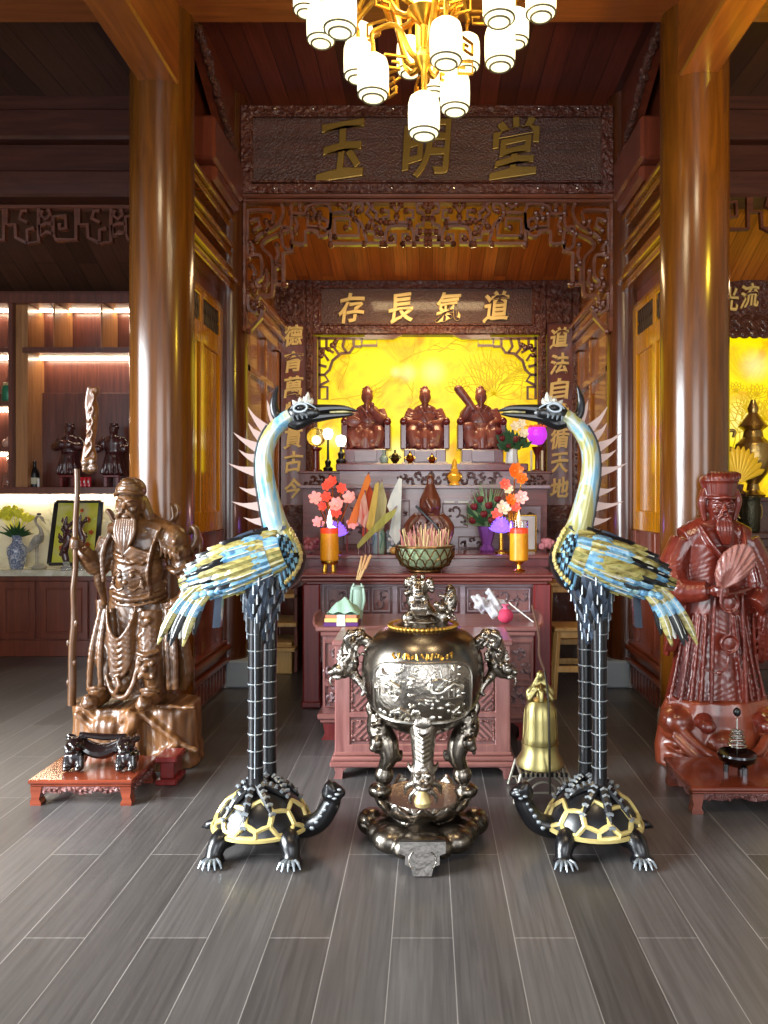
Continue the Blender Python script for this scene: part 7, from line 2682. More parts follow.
    mb.build('under_tail', M['cslate'], t)
    # ---- neck
    mb = new()
    npts = [p(287, 556, -.02), p(284, 544, -.01), p(276, 526), p(269, 498), p(264.5, 472), p(265.5, 450), p(272, 434), p(282, 422), p(291, 416)]
    nr = [.070, .063, .052, .043, .038, .036, .035, .034, .032]
    mb.tube(npts, nr, 20, sub=5)
    neck = mb.build('neck', M['inlay'], t)
    mb = new()
    for k in range(26):   # dark line down the back of the neck
        pass
    P, Rr = smooth_path(npts, nr, 4)
    bk = []
    for i, (a, r) in enumerate(zip(P, Rr)):
        tn = (P[min(i + 1, len(P) - 1)] - P[max(i - 1, 0)]).normalized()
        nn = Vector((-tn.z, 0, tn.x))
        if nn.x > 0:
            nn = -nn
        bk.append((a + nn * r * .96, nn, tn))
    mb.tube([b_[0] for b_ in bk[4:26]], .012, 8)
    mb.build('dark_stripe', M['black'], neck)
    mb = new()
    for k in range(11):
        i = 5 + int(k * 2.2)
        a, nn, tn = bk[i]
        ln = (.115 if k % 2 else .075) * (1 if k > 1 else .8)
        d = (nn + tn * (.25 - .10 * k / 10)).normalized()
        s = tn
        q = [a - nn * .01 - s * .024, a + d * ln * .45 - s * .010 + s * .006, a + d * ln * .75 + s * .010, a + d * ln + s * .026, a + d * ln * .6 + s * .018, a + d * ln * .3 + s * .020, a - nn * .01 + s * .024]
        mb.prism([(v.x, v.z) for v in q], -.007, .007)
    mb.build('flame_mane', M['cpink'], t)
    # ---- gold scalloped belly edge and dark breast feathers
    mb = new()
    edge = [p(292, 530, -.03), p(299, 543, -.04), p(303, 556, -.05), p(299, 569, -.06), p(289, 580, -.07)]
    P, Rr = smooth_path(edge, [.009] * 5, 4)
    for k, a in enumerate(P):
        mb.ell(a, (.007 + .003 * (k % 2), .026, .013), nu=8, nv=6)
    mb.build('scalloped_edge', M['cgold'], t)['kind'] = 'stuff'
    mb = new()
    for k in range(14):
        u = k / 13
        for q in (-1, 0, 1):
            c0 = p(286 + 8 * math.sin(PI * u), 540 + 42 * u, -.075 + .01 * q) + Vector((.014 * q, 0, 0))
            feather(mb, c0, Vector((.1, .1, -1)), Vector((.35, -1, 0)), .055, .026, .008, (k + q) % 2)
    mb.build('breast_feather', [M['black'], M['cblue']], t)['kind'] = 'stuff'
    # ---- head
    mb = new()
    mb.ell(p(301, 414), (.062, .040, .045)); mb.ell(p(311, 413), (.05, .034, .034))
    mb.tube([p(287, 421), p(297, 424), p(309, 419), p(318, 414)], [.02, .028, .026, .022], 10, sub=3)
    mb.tube([p(285, 420), p(277, 416), p(274, 407), p(274.5, 398), p(278, 385)], [.026, .022, .019, .015, .003], 10, sub=4)
    hd = mb.carve('head', M['black'], t, voxel=.005, it=2)
    mb = new()
    mb.tube([p(312, 410.5), p(330, 408.5), p(345, 408.5), p(357, 411)], [.026, .017, .013, .003], 10, (1, 1), sub=3)
    mb.build('upper_beak', M['black'], t)
    mb = new()
    mb.tube([p(312, 418), p(330, 416), p(345, 415.0), p(354, 414)], [.024, .015, .010, .003], 10, sub=3)
    mb.build('lower_beak', M['black'], t)
    mb = new()
    mb.tube([p(330, 412.6), p(343, 412.0), p(352, 412.2)], [.007, .008, .003], 8, (2.2, 1))
    mb.build('tongue', M['cyel'], t)
    for s in (-1, 1):
        mb = new()
        mb.tube([p(302 + 6.5 * math.cos(a), 409 + 4.0 * math.sin(a) - .12 * 6 * math.cos(a), s * .041) for a in np.linspace(0, 2 * PI, 20, endpoint=False)], .006, 6, closed=True)
        mb.build('eye_ring', M['csilver'], hd)
        mb = new()
        mb.ell(p(302, 409, s * .036), (.016, .010, .010), nu=12, nv=8)
        mb.build('eye', M['black'], hd)
        mb = new()
        for k in range(4):
            mb.tube([p(294 + 4.5 * k, 417 - k * .7, s * .042), p(295 + 4.5 * k, 421.5 - k * .9, s * .036)], [.0065, .003], 6)
        mb.tube([p(292, 410, s * .038), p(299, 404.5, s * .038), p(309, 404.5, s * .034), p(317, 409, s * .026)], [.003, .006, .005, .003], 6, sub=3)
        mb.build('cheek_marking', M['csilver'], hd)['kind'] = 'stuff'
    mb = new()
    for (a, b, r) in (((297, 407), (292, 400), .016), ((301, 405), (299, 397), .018), ((305, 405), (308, 392), .018), ((309, 405), (312, 398), .014), ((302, 406), (304, 396), .016), ((307, 406), (304, 399), .014)):
        mb.tube([p(*a, rn.uniform(-.01, .01)), p((a[0] + b[0]) / 2 + 1, (a[1] + b[1]) / 2, 0), p(*b, rn.uniform(-.015, .015))], [r, r * .8, .002], 7, sub=2)
    mb.build('crest_tuft', M['cpale'], t)['kind'] = 'stuff'
    return t


crane('tall black blue and gold crane statue on a turtle, on the glaive statue side', W(257, 0, 3.24).x, 1)
crane('tall black blue and gold crane statue on a turtle, on the fan statue side', W(598, 0, 3.24).x, -1)
# ================================================================== bronze incense urn in the middle
M['bronze'] = plain('polished_dark_bronze', C(120, 112, 102), .27, 1.0, var=.25, vscale=7)
M['bronzefine'] = plain('chased_bronze', C(150, 142, 132), .26, 1.0, var=.3, vscale=30, bump=.35, bscale=70)
M['bronzehigh'] = plain('worn_bright_bronze', C(208, 202, 190), .24, 1.0, var=.15, vscale=40)
M['bronzefoot'] = plain('worn_dark_bronze', C(96, 92, 88), .42, 1.0, var=.35, vscale=30, bump=.4, bscale=50)
M['bronzegold'] = plain('gilded_bronze', C(190, 150, 70), .3, 1.0, var=.25, vscale=18)
YU = 3.33
SU = YU / FP
UX = 423.0
t = thing('incense_urn', 'large dark bronze incense urn with dragon handles and lion lid on a lotus base', 'urn', (W(UX, 0, YU).x, YU, 0))
ux = W(UX, 0, YU).x


def u_(px, py, dy=0.0):
    return W(px, py, YU + dy)


uz = lambda py: W(0, py, YU).z
PROF = [(733, 6), (729, 22), (722, 36), (710, 48), (695, 57), (675, 61), (660, 60.5), (648, 57), (638, 51), (630, 42), (624, 30), (620, 21), (619, 21), (617, 19)]
mb = MB()
P, Rr = smooth_path([Vector((r * SU, 0, uz(y))) for (y, r) in PROF[:11]], [0] * 11, 4)
prof = [(0, uz(734))] + [(q.x, q.z) for q in P] + [(r * SU, uz(y)) for (y, r) in PROF[11:]] + [(0, uz(617))]
mb.lathe(prof, (ux, YU, 0), 64)
bowl = mb.build('bowl', M['bronze'], t)
pz = [q[1] for q in prof[:-4]]
pr = [q[0] for q in prof[:-4]]


def on_bowl(px, py, out=.0):
    """the point of the bowl's front seen at this place"""
    z = uz(py)
    r = float(np.interp(z, pz, pr)) + out
    x = (px - UX) * SU
    y = -math.sqrt(max(1e-5, r * r - x * x)) if abs(x) < r else 0
    return Vector((ux + x, YU + y, z))


# raised oval panel with figures, its rim
mb = MB()
nx, ny = 34, 22
vs, fs = [], []
hw, hh_ = 46, 29
for j in range(ny + 1):
    for i in range(nx + 1):
        a, b = -1 + 2 * i / nx, -1 + 2 * j / ny
        k = 1 / max(1e-6, (abs(a) ** 5 + abs(b) ** 5) ** .2 / max(abs(a), abs(b), 1e-6))
        vs.append(on_bowl(UX + a * hw * k, 680 + b * hh_ * k * (1 if b > 0 else 1.0), .004))
for j in range(ny):
    for i in range(nx):
        q = j * (nx + 1) + i
        fs.append((q, q + nx + 1, q + nx + 2, q + 1))
m0 = len(vs)
inner = [Vector((ux + (v.x - ux) * .93, YU + (v.y - YU) * .93, v.z)) for v in vs]
allv = vs + inner
f2 = fs + [tuple(m0 + k for k in reversed(f)) for f in fs]
mb.add(allv, f2)
pan = mb.build('relief_panel', M['bronzefine'], bowl)
mb = MB()
rim = []
for k in range(64):
    a = 2 * PI * k / 64
    c_, s_ = math.cos(a), math.sin(a)
    k2 = (abs(c_) ** 5 + abs(s_) ** 5) ** -.2
    rim.append(on_bowl(UX + c_ * k2 * hw, 680 + s_ * k2 * hh_, .006))
mb.tube(rim, .006, 6, closed=True)
mb.build('panel_rim', M['bronzehigh'], pan)
mb = MB()
rn = random.Random(12)
for k in range(95):
    px, py = UX + rn.uniform(-42, 42), 680 + rn.uniform(-25, 25)
    kind = rn.random()
    if kind < .45:
        q = [on_bowl(px + rn.uniform(-5, 5), py + rn.uniform(-4, 4), .006) for _ in range(3)]
        mb.tube(q, [.004, .006, .003], 6, sub=2)
    else:
        mb.ell(on_bowl(px, py, .004), (rn.uniform(.006, .016), .006, rn.uniform(.005, .013)), nu=8, nv=6)
for (cx, cy) in ((393, 674), (452, 676), (402, 700)):    # little pavilions and trees
    for k in (-5, 0, 5):
        mb.tube([on_bowl(cx + k, cy + 7, .007), on_bowl(cx + k, cy - 2, .007)], .004, 6)
    mb.tube([on_bowl(cx - 9, cy - 1, .008), on_bowl(cx, cy - 6, .009), on_bowl(cx + 9, cy - 1, .008)], .006, 6)
    mb.tube([on_bowl(cx - 8, cy + 8, .007), on_bowl(cx + 8, cy + 8, .007)], .004, 6)
q = [on_bowl(UX + 14 + 8 * math.cos(a), 672 + 6 * math.sin(a), .008) for a in np.linspace(.3, 5.2, 12)]
mb.tube(q, .006, 6)
mb.build('relief_figures', M['bronzehigh'], pan)['kind'] = 'stuff'
# gilded ornaments round the shoulder, chased rim
mb = MB()
for k in range(13):
    px = UX - 27 + k * 4.5
    for j in range(3):
        a_ = on_bowl(px + rn.uniform(-1.6, 1.6), 645.5 + rn.uniform(-3, 3), .003)
        b_ = on_bowl(px + rn.uniform(-1.8, 1.8), 645.5 + rn.uniform(-3, 3), .004)
        mb.tube([a_, b_], .0042, 5)
mb.build('gilded_ornament', M['bronzegold'], bowl)['kind'] = 'stuff'
mb = MB()
for k in range(48):
    a = 2 * PI * k / 48
    r = 33 * SU
    mb.ell((ux + r * math.cos(a), YU + r * math.sin(a), uz(624.5)), (.012, .012, .009), nu=7, nv=5)
mb.build('beaded_rim', M['bronzegold'], bowl)['kind'] = 'stuff'
# ---- lid with its lion, cub and ball
def uL_(px, py, dy=0.0):
    return u_(421 + (px - 421) * 1.06, 574 + (py - 574) * 1.02, dy * 1.1)


mb = MB()
mb.lathe([(0, uz(619)), (21 * SU, uz(619)), (18 * SU, uz(616)), (12 * SU, uz(613)), (0, uz(612))], (ux, YU, 0), 40)
lid = mb.build('lid', M['bronze'], t)
mb = MB()
e, tb = mb.ell, mb.tube
r_ = lambda *a: [k * SU for k in a]
e(uL_(421, 613), r_(14, 12, 14)); e(uL_(418, 600), r_(12, 11, 12)); e(uL_(419, 588, -.03), r_(10, 10, 9.5)); e(uL_(418, 590, -.075), r_(6, 5, 5))
e(uL_(432, 618), r_(12, 11, 10)); e(uL_(408, 622), r_(6, 7, 9)); e(uL_(428, 624, -.04), r_(5, 7, 7))
for k in range(30):
    a = rn.uniform(0, 6.28)
    e(uL_(419 + 12.5 * math.cos(a), 588 + 12 * math.sin(a), rn.uniform(-.045, .02)), r_(3, 3, 3), nu=8, nv=6)
for q in (-1, 1):
    e(uL_(419 + q * 4.2, 585.5, -.078), r_(1.9, 1.9, 1.9), nu=8, nv=6); e(uL_(419 + q * 11, 582, -.02), r_(3.5, 3, 5), nu=8, nv=6)
    tb([uL_(419 + q * 2, 582, -.075), uL_(419 + q * 7, 581, -.07)], r_(1.5, 1.8), 6)
e(uL_(418.5, 589.5, -.10), r_(2.4, 2, 1.8), nu=8, nv=6)
tb([uL_(413, 594, -.085), uL_(418.5, 596, -.095), uL_(424, 594, -.085)], r_(1.6, 2, 1.6), 7, sub=2)
for k in range(6):
    tb([uL_(412 + 3 * k, 600, -.06), uL_(413 + 2.6 * k, 608, -.075), uL_(414 + 2.2 * k, 615, -.065)], r_(1.4, 1.8, 1), 6, sub=2)
e(uL_(409, 617, -.04), r_(7, 6, 6.5)); e(uL_(409, 628, -.05), r_(5, 6, 3)); e(uL_(424, 629, -.055), r_(5, 6, 3))
# the second animal climbing at the side, tail curled up
tb([uL_(434, 626, .0), uL_(441, 616, -.01), uL_(447, 603, -.01), uL_(449, 592, 0), uL_(447, 585, .0)], r_(8, 8, 7, 6, 3), 12, sub=4)
e(uL_(450, 600, -.01), r_(6, 6, 10)); e(uL_(440, 607, -.04), r_(6, 6, 5)); e(uL_(436, 604, -.05), r_(4, 4, 3.6)); e(uL_(446, 628, -.02), r_(5, 6, 4)); e(uL_(437, 630, -.04), r_(5, 6, 3))
for k in range(16):
    e(uL_(446 + rn.uniform(-7, 8), 604 + rn.uniform(-18, 20), rn.uniform(-.05, .0)), r_(2.2, 2.2, 2.2), nu=7, nv=5)
mb.carve('lion_knob', M['bronzefine'], lid, voxel=.0048, it=1)
# ---- dragon handles
for s in (-1, 1):
    X = lambda d: UX + s * d
    mb = MB()
    e, tb = mb.ell, mb.tube
    tb([u_(X(47), 650), u_(X(58), 640), u_(X(70), 640), u_(X(74), 650), u_(X(72), 664), u_(X(80), 671), u_(X(88), 673)], r_(6, 6.5, 7, 7.5, 8.5, 8, 5), 12, sub=5)
    tb([u_(X(56), 684), u_(X(62), 682), u_(X(68), 676), u_(X(72), 666)], r_(6, 4.5, 5, 6), 10, sub=4)
    e(u_(X(84), 669, -.02), r_(7.5, 8, 6)); e(u_(X(91), 672, -.02), r_(4.5, 5, 3.6)); e(u_(X(86), 677, -.02), r_(5, 5, 2.6))
    for q in (-1, 1):
        e(u_(X(84), 664, q * .03), r_(2.6, 2.4, 2.4), nu=8, nv=6)
        tb([u_(X(79), 665, q * .025), u_(X(74), 658, q * .045), u_(X(72), 652, q * .05)], r_(2.2, 2, .8), 7, sub=3)
        tb([u_(X(91), 674, q * .02), u_(X(93), 682, q * .03), u_(X(90), 688, q * .03)], r_(1.4, 1.4, .6), 6, sub=2)
        tb([u_(X(71), 648, q * .03), u_(X(76), 638, q * .045), u_(X(68), 633, q * .05)], r_(4, 4, 2), 8, sub=3)
        tb([u_(X(66), 678, q * .03), u_(X(58), 690, q * .05), u_(X(62), 696, q * .05)], r_(3.6, 3, 1.6), 8, sub=3)
    e(u_(X(64), 634, 0), r_(7, 6, 6)); e(u_(X(72), 634, 0), r_(5, 5, 5))
    for k in range(34):
        f = k / 33
        a = Vector(u_(X(58), 638)).lerp(u_(X(80), 670), f)
        e(a + Vector((s * rn.uniform(-.03, .04), rn.uniform(-.045, -.01), rn.uniform(-.03, .03))), r_(2.6, 2.6, 2.4), nu=7, nv=5)
    for k in range(9):
        f = k / 8
        a = u_(X(70 + 12 * f), 636 + 26 * f)
        tb([a, a + Vector((s * .028, 0, .024))], r_(2.6, .6), 6)
    mb.carve('dragon_handle', M['bronzefine'], t, voxel=.0048, it=1)
# ---- three legs: two elephants-trunk legs with a ball, and the dragon-headed leg in front
for s in (-1, 1):
    X = lambda d: UX + s * d
    mb = MB()
    e, tb = mb.ell, mb.tube
    dy = -.02
    tb([u_(X(43), 712, dy), u_(X(44), 728, dy), u_(X(36), 744, dy - .02), u_(X(34), 757, dy - .03), u_(X(38), 767, dy - .02), u_(X(39), 776, dy)], r_(11, 12.5, 12, 9, 7, 8), 14, sub=5)
    e(u_(X(46), 742, dy - .05), r_(7, 8, 7)); e(u_(X(49), 748, dy - .06), r_(5, 5, 4)); e(u_(X(39), 775, dy - .02), r_(9.5, 9.5, 10))
    tb([u_(X(31), 752, dy - .04), u_(X(24), 758, dy - .02), u_(X(22), 750, dy)], r_(5, 4, 2), 8, sub=3)
    for k in range(22):
        e(u_(X(rn.uniform(38, 52)), rn.uniform(712, 756), dy - rn.uniform(.03, .07)), r_(2.4, 2.4, 2.4), nu=7, nv=5)
    tb([u_(X(50), 716, dy), u_(X(54), 706, dy), u_(X(50), 700, dy)], r_(5, 4, 2), 8, sub=3)
    e(u_(X(43), 790, dy), r_(12, 12, 8))
    mb.carve('leg', M['bronze'], t, voxel=.0055, it=2)
mb = MB()
e, tb = mb.ell, mb.tube
dy = -.17
tb([u_(UX, 722, dy + .02), u_(UX, 740, dy), u_(UX, 760, dy - .01), u_(UX, 776, dy - .03)], r_(14, 12, 10, 11), 14, sub=4)
for k in range(7):     # palmette under the bowl
    a = PI * (k + .5) / 7
    tb([u_(UX, 728, dy - .06), u_(UX + 5.5 * math.cos(a), 726 - 5 * math.sin(a), dy - .06), u_(UX + 9 * math.cos(a), 725 - 9.5 * math.sin(a), dy - .055)], r_(1.6, 2.8, 2.4), 7)
for k in range(7):     # chevron scales
    y_ = 737 + k * 4.6
    tb([u_(UX - 7, y_ - 3, dy - .035), u_(UX, y_ + 2, dy - .06), u_(UX + 7, y_ - 3, dy - .035)], r_(1.5, 1.8, 1.5), 6)
e(u_(UX, 780, dy - .04), r_(11, 10, 9)); e(u_(UX, 787, dy - .08), r_(8, 8, 5)); e(u_(UX, 794, dy - .06), r_(8, 7, 3.5))
for q in (-1, 1):
    e(u_(UX + q * 5.5, 776, dy - .08), r_(3, 3, 3), nu=8, nv=6); e(u_(UX + q * 4, 783, dy - .115), r_(2.4, 2.4, 2), nu=8, nv=6)
    tb([u_(UX + q * 7, 774, dy - .04), u_(UX + q * 13, 768, dy - .02), u_(UX + q * 15, 762, dy)], r_(3, 2.4, 1), 7, sub=3)
    tb([u_(UX + q * 9, 783, dy - .05), u_(UX + q * 16, 786, dy - .03), u_(UX + q * 18, 794, dy - .02)], r_(3.4, 3, 1.2), 7, sub=3)
    tb([u_(UX + q * 7, 790, dy - .06), u_(UX + q * 13, 797, dy - .05), u_(UX + q * 12, 804, dy - .05)], r_(2.4, 2.2, 1), 7, sub=3)
    for k in range(4):
        e(u_(UX + q * (9 + k), 772 + 4 * k, dy - .03), r_(2.4, 2.4, 2.4), nu=7, nv=5)
mb.carve('dragon_leg', M['bronzefine'], t, voxel=.0048, it=1)
MB().lathe([(0, uz(806)), (7 * SU, uz(805)), (8 * SU, uz(801)), (6 * SU, uz(796)), (1.5 * SU, uz(790)), (0, uz(789))], (ux, YU + dy - .10, W(0, 800, YU + dy - .10).z - uz(800)), 20).build('pearl', plain('pale_brass_pearl', C(206, 186, 130), .3, .6), t)
# ---- lotus dish and footed cloud base
mb = MB()
zb = [0.095, .12, .15, .19, .215, .235, .25]
mb.lathe([(0, .05), (.20, .05), (.21, .07), (.19, .09), (.145, .10), (.13, .12), (.155, .135), (.18, .165), (.17, .18), (.13, .175), (0, .172)], (ux, YU, 0), 56)
mb.build('lotus_dish', M['bronzefine'], t)
for k in range(12):
    a = -PI / 2 + k * PI / 6
    mb = MB()
    d = Vector((math.cos(a), math.sin(a), 0))
    sd = Vector((-d.y, d.x, 0))
    vs, fs = [], []
    nu_, nv_ = 8, 8
    for j in range(nv_ + 1):
        v = j / nv_
        for i in range(nu_ + 1):
            q = -1 + 2 * i / nu_
            wdt = .060 * (1 - (2 * max(0, v - .55)) ** 2.2 * .75) * (0.7 + .3 * math.sin(PI * min(1, v * 1.4)))
            r = .165 + .055 * math.sin(PI * .5 * v) - .012 * q * q
            z = .115 + .085 * v - .01 * abs(q) * v
            vs.append(Vector((ux, YU, 0)) + d * r + sd * (q * wdt) + Vector((0, 0, z)))
    for j in range(nv_):
        for i in range(nu_):
            x0 = j * (nu_ + 1) + i
            fs.append((x0, x0 + 1, x0 + nu_ + 2, x0 + nu_ + 1))
    m0 = len(vs)
    vs += [v - d * .014 for v in vs]
    fs += [tuple(m0 + x for x in reversed(f)) for f in fs]
    edge = [i for i in range(nu_ + 1)] + [j * (nu_ + 1) + nu_ for j in range(1, nv_ + 1)] + [nv_ * (nu_ + 1) + i for i in range(nu_ - 1, -1, -1)] + [j * (nu_ + 1) for j in range(nv_ - 1, 0, -1)]
    for i in range(len(edge)):
        x0, x1 = edge[i], edge[(i + 1) % len(edge)]
        fs.append((x1, x0, m0 + x0, m0 + x1))
    mb.add(vs, fs)
    mb.build('lotus_petal', M['bronzefine'] if k % 2 else M['bronze'], t)
mb = MB()
e, tb = mb.ell, mb.tube
mb.lathe([(0, .012), (.21, .012), (.225, .04), (.20, .075), (.15, .09), (0, .09)], (ux, YU, 0), 48, wob=lambda a, z: 1 + .07 * math.cos(4 * (a + PI / 2)))
for (a, R0) in ((-PI / 2, .33), (0, .235), (PI, .235), (PI / 2, .27)):
    d = Vector((math.cos(a), math.sin(a), 0)); sd = Vector((-d.y, d.x, 0))
    o = Vector((ux, YU, 0))
    tb([o + d * .12 + Vector((0, 0, .066)), o + d * (R0 - .09) + Vector((0, 0, .06)), o + d * (R0 - .02) + Vector((0, 0, .045)), o + d * R0 + Vector((0, 0, .02))], [.08, .075, .062, .05], 14, (1, .7), sub=4, up=sd)
    for q in (-1, 1):
        e(o + d * (R0 - .10) + sd * (q * .075) + Vector((0, 0, .05)), (.05, .05, .042)); e(o + d * (R0 - .16) + sd * (q * .11) + Vector((0, 0, .055)), (.055, .055, .045))
for (dx, dy_, z_, r3) in ((-.225, .01, .058, (.062, .075, .056)), (.225, .01, .058, (.062, .075, .056)), (-.125, -.17, .06, (.085, .075, .055)), (.125, -.17, .06, (.085, .075, .055)), (0, -.235, .066, (.105, .075, .056)), (-.17, -.08, .055, (.07, .07, .05)), (.17, -.08, .055, (.07, .07, .05))):
    e((ux + dx, YU + dy_, z_), r3)
mb.carve('cloud_base', M['bronze'], t, voxel=.0065, it=3, disp=lambda co: np.where(co[:, 2] < .004, 0, 0.0))
# stepped front foot plate with its incised scrolls
mb = MB()
pl = [(-23, 853), (-23, 862), (-17, 864), (-17, 871), (-11, 873), (-9, 880), (9, 880), (11, 873), (17, 871), (17, 864), (23, 862), (23, 853)]
yF = 3.02
out = [((px) * yF / FP, W(0, py, yF).z) for (px, py) in pl]
zmin = min(v for (u, v) in out)
RR = Matrix.Rotation(math.radians(-14), 3, 'X')
h0 = out[0][1]
mb.prism([(u, (v - zmin) * 1.15 - .0) for (u, v) in out], -.012, .03, R=RR, c=(ux, yF - .055, .004))
mb.build('front_foot', M['bronzefoot'], t)
mb = MB()
for q in (-1, 1):
    pts = [Vector((q * (.030 + .022 * math.cos(a)), -.016, .055 + .030 * math.sin(a))) for a in np.linspace(-1.4, 1.4, 8)]
    mb.tube([RR @ v + Vector((ux, yF - .055, .004)) for v in pts], .0028, 5)
mb.build('incised_scroll', M['bronzefine'], t)
# ================================================================== brass bell on its stand
M['bellbrass'] = plain('greenish_brass', C(168, 156, 104), .36, 1.0, var=.15, vscale=8)
YL = 3.80
t = thing('brass_bell', 'greenish brass temple bell with loop crown on a low wire stand', 'bell', (W(540, 0, YL).x, YL, 0))
bx = W(540, 0, YL).x
SL = YL / FP
bz = lambda py: W(0, py - 4, YL).z
mb = MB().lathe([(19 * SL, bz(767)), (23.5 * SL, bz(768)), (23 * SL, bz(763)), (18.5 * SL, bz(756)), (17.5 * SL, bz(744)), (17.8 * SL, bz(742)), (17.2 * SL, bz(739)), (16.5 * SL, bz(722)), (15 * SL, bz(711)), (11 * SL, bz(704)), (3 * SL, bz(701)), (0, bz(701)), (0, bz(704)), (9 * SL, bz(708)), (14 * SL, bz(722)), (16 * SL, bz(744)), (19 * SL, bz(766))], (bx, YL, 0), 48)
mb.build('bell_body', M['bellbrass'], t)
mb = MB()
for s in (-1, 1):
    mb.tube([(bx + s * 10 * SL, YL, bz(705)), (bx + s * 11 * SL, YL, bz(696)), (bx + s * 6 * SL, YL, bz(690)), (bx + s * 3 * SL, YL, bz(684)), (bx, YL, bz(679))], [.018, .017, .016, .014, .012], 10, sub=4)
    for k in range(6):
        mb.ell((bx + s * (4 + 1.4 * k) * SL, YL - .02, bz(692 + 2 * k)), .014, nu=8, nv=6)
    mb.tube([(bx, YL + s * .05, bz(704)), (bx, YL + s * .045, bz(694)), (bx, YL, bz(688))], .013, 8, sub=2)
mb.ell((bx, YL, bz(680)), (.02, .02, .03))
mb.carve('crown_loop', M['bellbrass'], t, voxel=.005, it=1)
mb = MB()
for k in range(7):
    a = -PI * .95 + k * PI * .15
    mb.tube([(bx + 17.3 * SL * math.cos(a), YL + 17.3 * SL * math.sin(a), bz(740)), (bx + 15.6 * SL * math.cos(a), YL + 15.6 * SL * math.sin(a), bz(712))], .003, 5)
mb.tube([(bx + 18.3 * SL * math.cos(a), YL + 18.3 * SL * math.sin(a), bz(746)) for a in np.linspace(0, 2 * PI, 40, endpoint=False)], .003, 5, closed=True)
mb.build('raised_rib', M['bellbrass'], t)['kind'] = 'stuff'
t = thing('bell_stand', 'low black and silver wire stand under the brass bell', 'stand', (bx, YL, 0))
M['wiresteel'] = plain('pale_wire_steel', C(176, 172, 158), .3, .7)
zs = bz(770)
mb = MB()
x0, x1 = bx - 22 * SL, bx + 24 * SL
for (yy) in (YL - .12, YL + .10):
    mb.tube([(x0, yy, zs), (x1, yy, zs)], .007, 8)
    for s, xx in ((-1, x0), (1, x1)):
        mb.tube([(xx, yy, zs), (xx + s * .035, yy - (.02 if yy < YL else -.02), .006)], .007, 8)
    mb.tube([(x0 - .02, yy, .05), (x1 + .02, yy, .05)], .005, 6)
for xx in (x0, x1):
    mb.tube([(xx, YL - .12, zs), (xx, YL + .10, zs)], .007, 8)
    mb.tube([(xx, YL - .12, .05), (xx, YL + .10, .05)], .005, 6)
for R0 in (.10, .06):
    mb.tube([(bx + R0 * math.cos(a), YL - .12, .05 + R0 * .85 * math.sin(a)) for a in np.linspace(0, PI, 16)], .005, 6)
for k in range(9):
    a = x0 + (x1 - x0) * k / 8
    mb.tube([(a, YL - .12, zs), (a, YL + .10, zs)], .004, 6)
mb.build('wire_frame', M['wiresteel'], t)
mb = MB()
for k in range(10):
    a = x0 + (x1 - x0) * (k + .5) / 10
    mb.box(a - .007, a + .007, YL - .133, YL - .115, zs - .01, zs + .012, .003)
mb.build('dark_clip', M['black'], t)['kind'] = 'stuff'
t = thing('bell_striker', 'thin dark striker rod with cord leaning on the brass bell', 'striker', (bx + 4.5 * SL, YL - .12, .0))
xs_ = bx + 4.5 * SL
MB().tube([(xs_ + .005, YL - .135, .052), (xs_, YL - .125, bz(700)), (xs_ - .008, YL - .06, bz(672))], [.006, .006, .005], 8, sub=2).build('rod', plain('dark_iron', C(60, 56, 46), .4, .7), t)
q = [(xs_ - .008, YL - .06, bz(672)), (xs_ - .03, YL - .03, bz(658)), (xs_ - .02, YL + .06, bz(640)), (xs_ - .035, YL + .20, bz(615))]
MB().tube(q, .006, 6, sub=4).build('cord', plain('braided_cord', C(96, 66, 52), .8), t)

# ================================================================== chandelier of glowing lanterns
M['chgold'] = plain('chandelier_gilt', C(212, 160, 56), .28, .9, var=.2, vscale=20)


def lantern_mat():
    m, nt, b = mat('lantern_glass')
    b.inputs['Base Color'].default_value = C(250, 240, 200)
    b.inputs['Roughness'].default_value = .35
    lw = nt.nodes.new('ShaderNodeTexCoord')
    b.inputs['Emission Color'].default_value = (1, .90, .58, 1)
    b.inputs['Emission Strength'].default_value = 1.25
    return m


M['lantern'] = lantern_mat()
M['lanternend'] = plain('lantern_bright_end', C(255, 252, 240), .35, emit=2.2, ecol=(1, .95, .78, 1))
YH = 3.15
cxh = W(424, 0, YH).x
t = thing('chandelier', 'gilt chandelier with many glowing barrel lanterns hanging from the hall ceiling', 'chandelier', (cxh, YH, 4.72))
mb = MB()
hz = lambda py: W(0, py, YH).z
mb.lathe([(0, hz(95)), (.012, hz(94)), (.013, hz(72)), (.03, hz(66)), (.042, hz(60)), (.03, hz(52)), (.016, hz(48)), (.016, hz(26)), (.05, hz(18)), (.07, hz(12)), (.05, hz(4)), (.02, hz(-2)), (.02, hz(-70)), (.08, hz(-80)), (.09, hz(-90)), (.02, hz(-100)), (.018, 4.64), (.09, 4.66), (.10, 4.72), (0, 4.72)], (cxh, YH, 0), 28)
mb.build('stem', M['chgold'], t)
LANT = [(306, -3, 26), (321, 25, 29), (340, 11, 34), (361, 43, 27), (358, 61, 29), (373, 78, 32), (410, 57, 27), (446, 43, 33), (467, 53, 26), (434, 79, 24), (455, 93, 30), (424, 116, 32),
        (499, 1, 33), (516, 28, 26), (500, 47, 31), (541, -3, 31), (390, -24, 24), (452, -26, 24), (330, -60, 30), (520, -62, 28), (424, -40, 34)]
D = .128
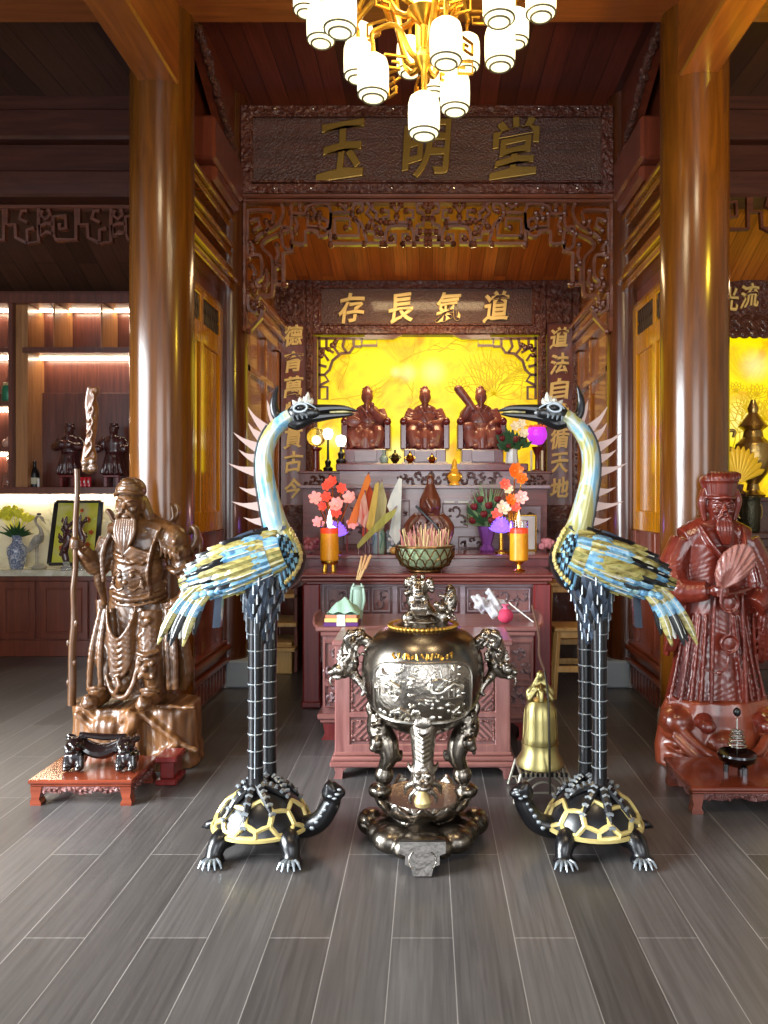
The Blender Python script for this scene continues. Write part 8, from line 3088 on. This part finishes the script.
for i, (px, py, wpx) in enumerate(LANT):
    Y = D * FP / wpx
    Y = YH + (Y - YH) * .75
    d = wpx * Y / FP
    c = W(px, py, Y)
    r, h = d / 2, d * 1.30
    mb = MB()
    mb.lathe([(r * .62, -h / 2), (r * .86, -h * .44), (r * .98, -h * .30), (r, 0), (r * .98, h * .28), (r * .88, h * .42), (r * .62, h / 2), (0, h / 2)], c, 28)
    sh = mb.build('lantern', M['lantern'], t)
    MB().lathe([(0, -h * .485), (r * .60, -h * .485), (r * .60, -h * .47), (0, -h * .47)], c, 24).build('bright_end', M['lanternend'], sh)
    mb = MB()
    for (zz, rr) in ((-h * .505, r * .66), (-h * .41, r * .93)):
        mb.tube([c + Vector((rr * math.cos(a), rr * math.sin(a), zz)) for a in np.linspace(0, 2 * PI, 28, endpoint=False)], .0042, 6, closed=True)
    mb.build('ring', plain('lantern_ring_%d' % i, C(96, 92, 70), .4, .3), sh)
    mb = MB()
    mb.lathe([(0, h * .48), (r * .5, h * .48), (r * .42, h * .56), (r * .15, h * .62), (r * .12, h * .8), (0, h * .8)], c, 16)
    top = c + Vector((0, 0, h * .8))
    if i == 11:
        mb.tube([top, Vector((cxh, YH, hz(94)))], .008, 8)
    else:
        lev = hz(60) if py > 40 else hz(10)
        if py < -15:
            lev = hz(-88)
        hub = Vector((cxh, YH, lev))
        out = Vector((top.x - cxh, top.y - YH, 0))
        mid_ = hub + out * .55 + Vector((0, 0, max(top.z + .06, lev) - lev + .03))
        mb.tube([hub, hub + out * .25 + Vector((0, 0, .02)), mid_, top + Vector((0, 0, .05)), top], [.012, .012, .011, .010, .008], 8, (1.3, 1), sub=4)
        # square scroll under the arm
        dn = out.normalized()
        b0 = hub + out * .35 + Vector((0, 0, .0))
        q = [b0, b0 + dn * .09, b0 + dn * .09 - Vector((0, 0, .05)), b0 + dn * .03 - Vector((0, 0, .05)), b0 + dn * .03 - Vector((0, 0, .025)), b0 + dn * .06 - Vector((0, 0, .025))]
        mb.tube(q, .006, 4, (1.2, 1))
    mb.build('arm', M['chgold'], t)
point('chandelier_light', (cxh, YH, hz(-10)), 40, (1, .84, .55), .25)
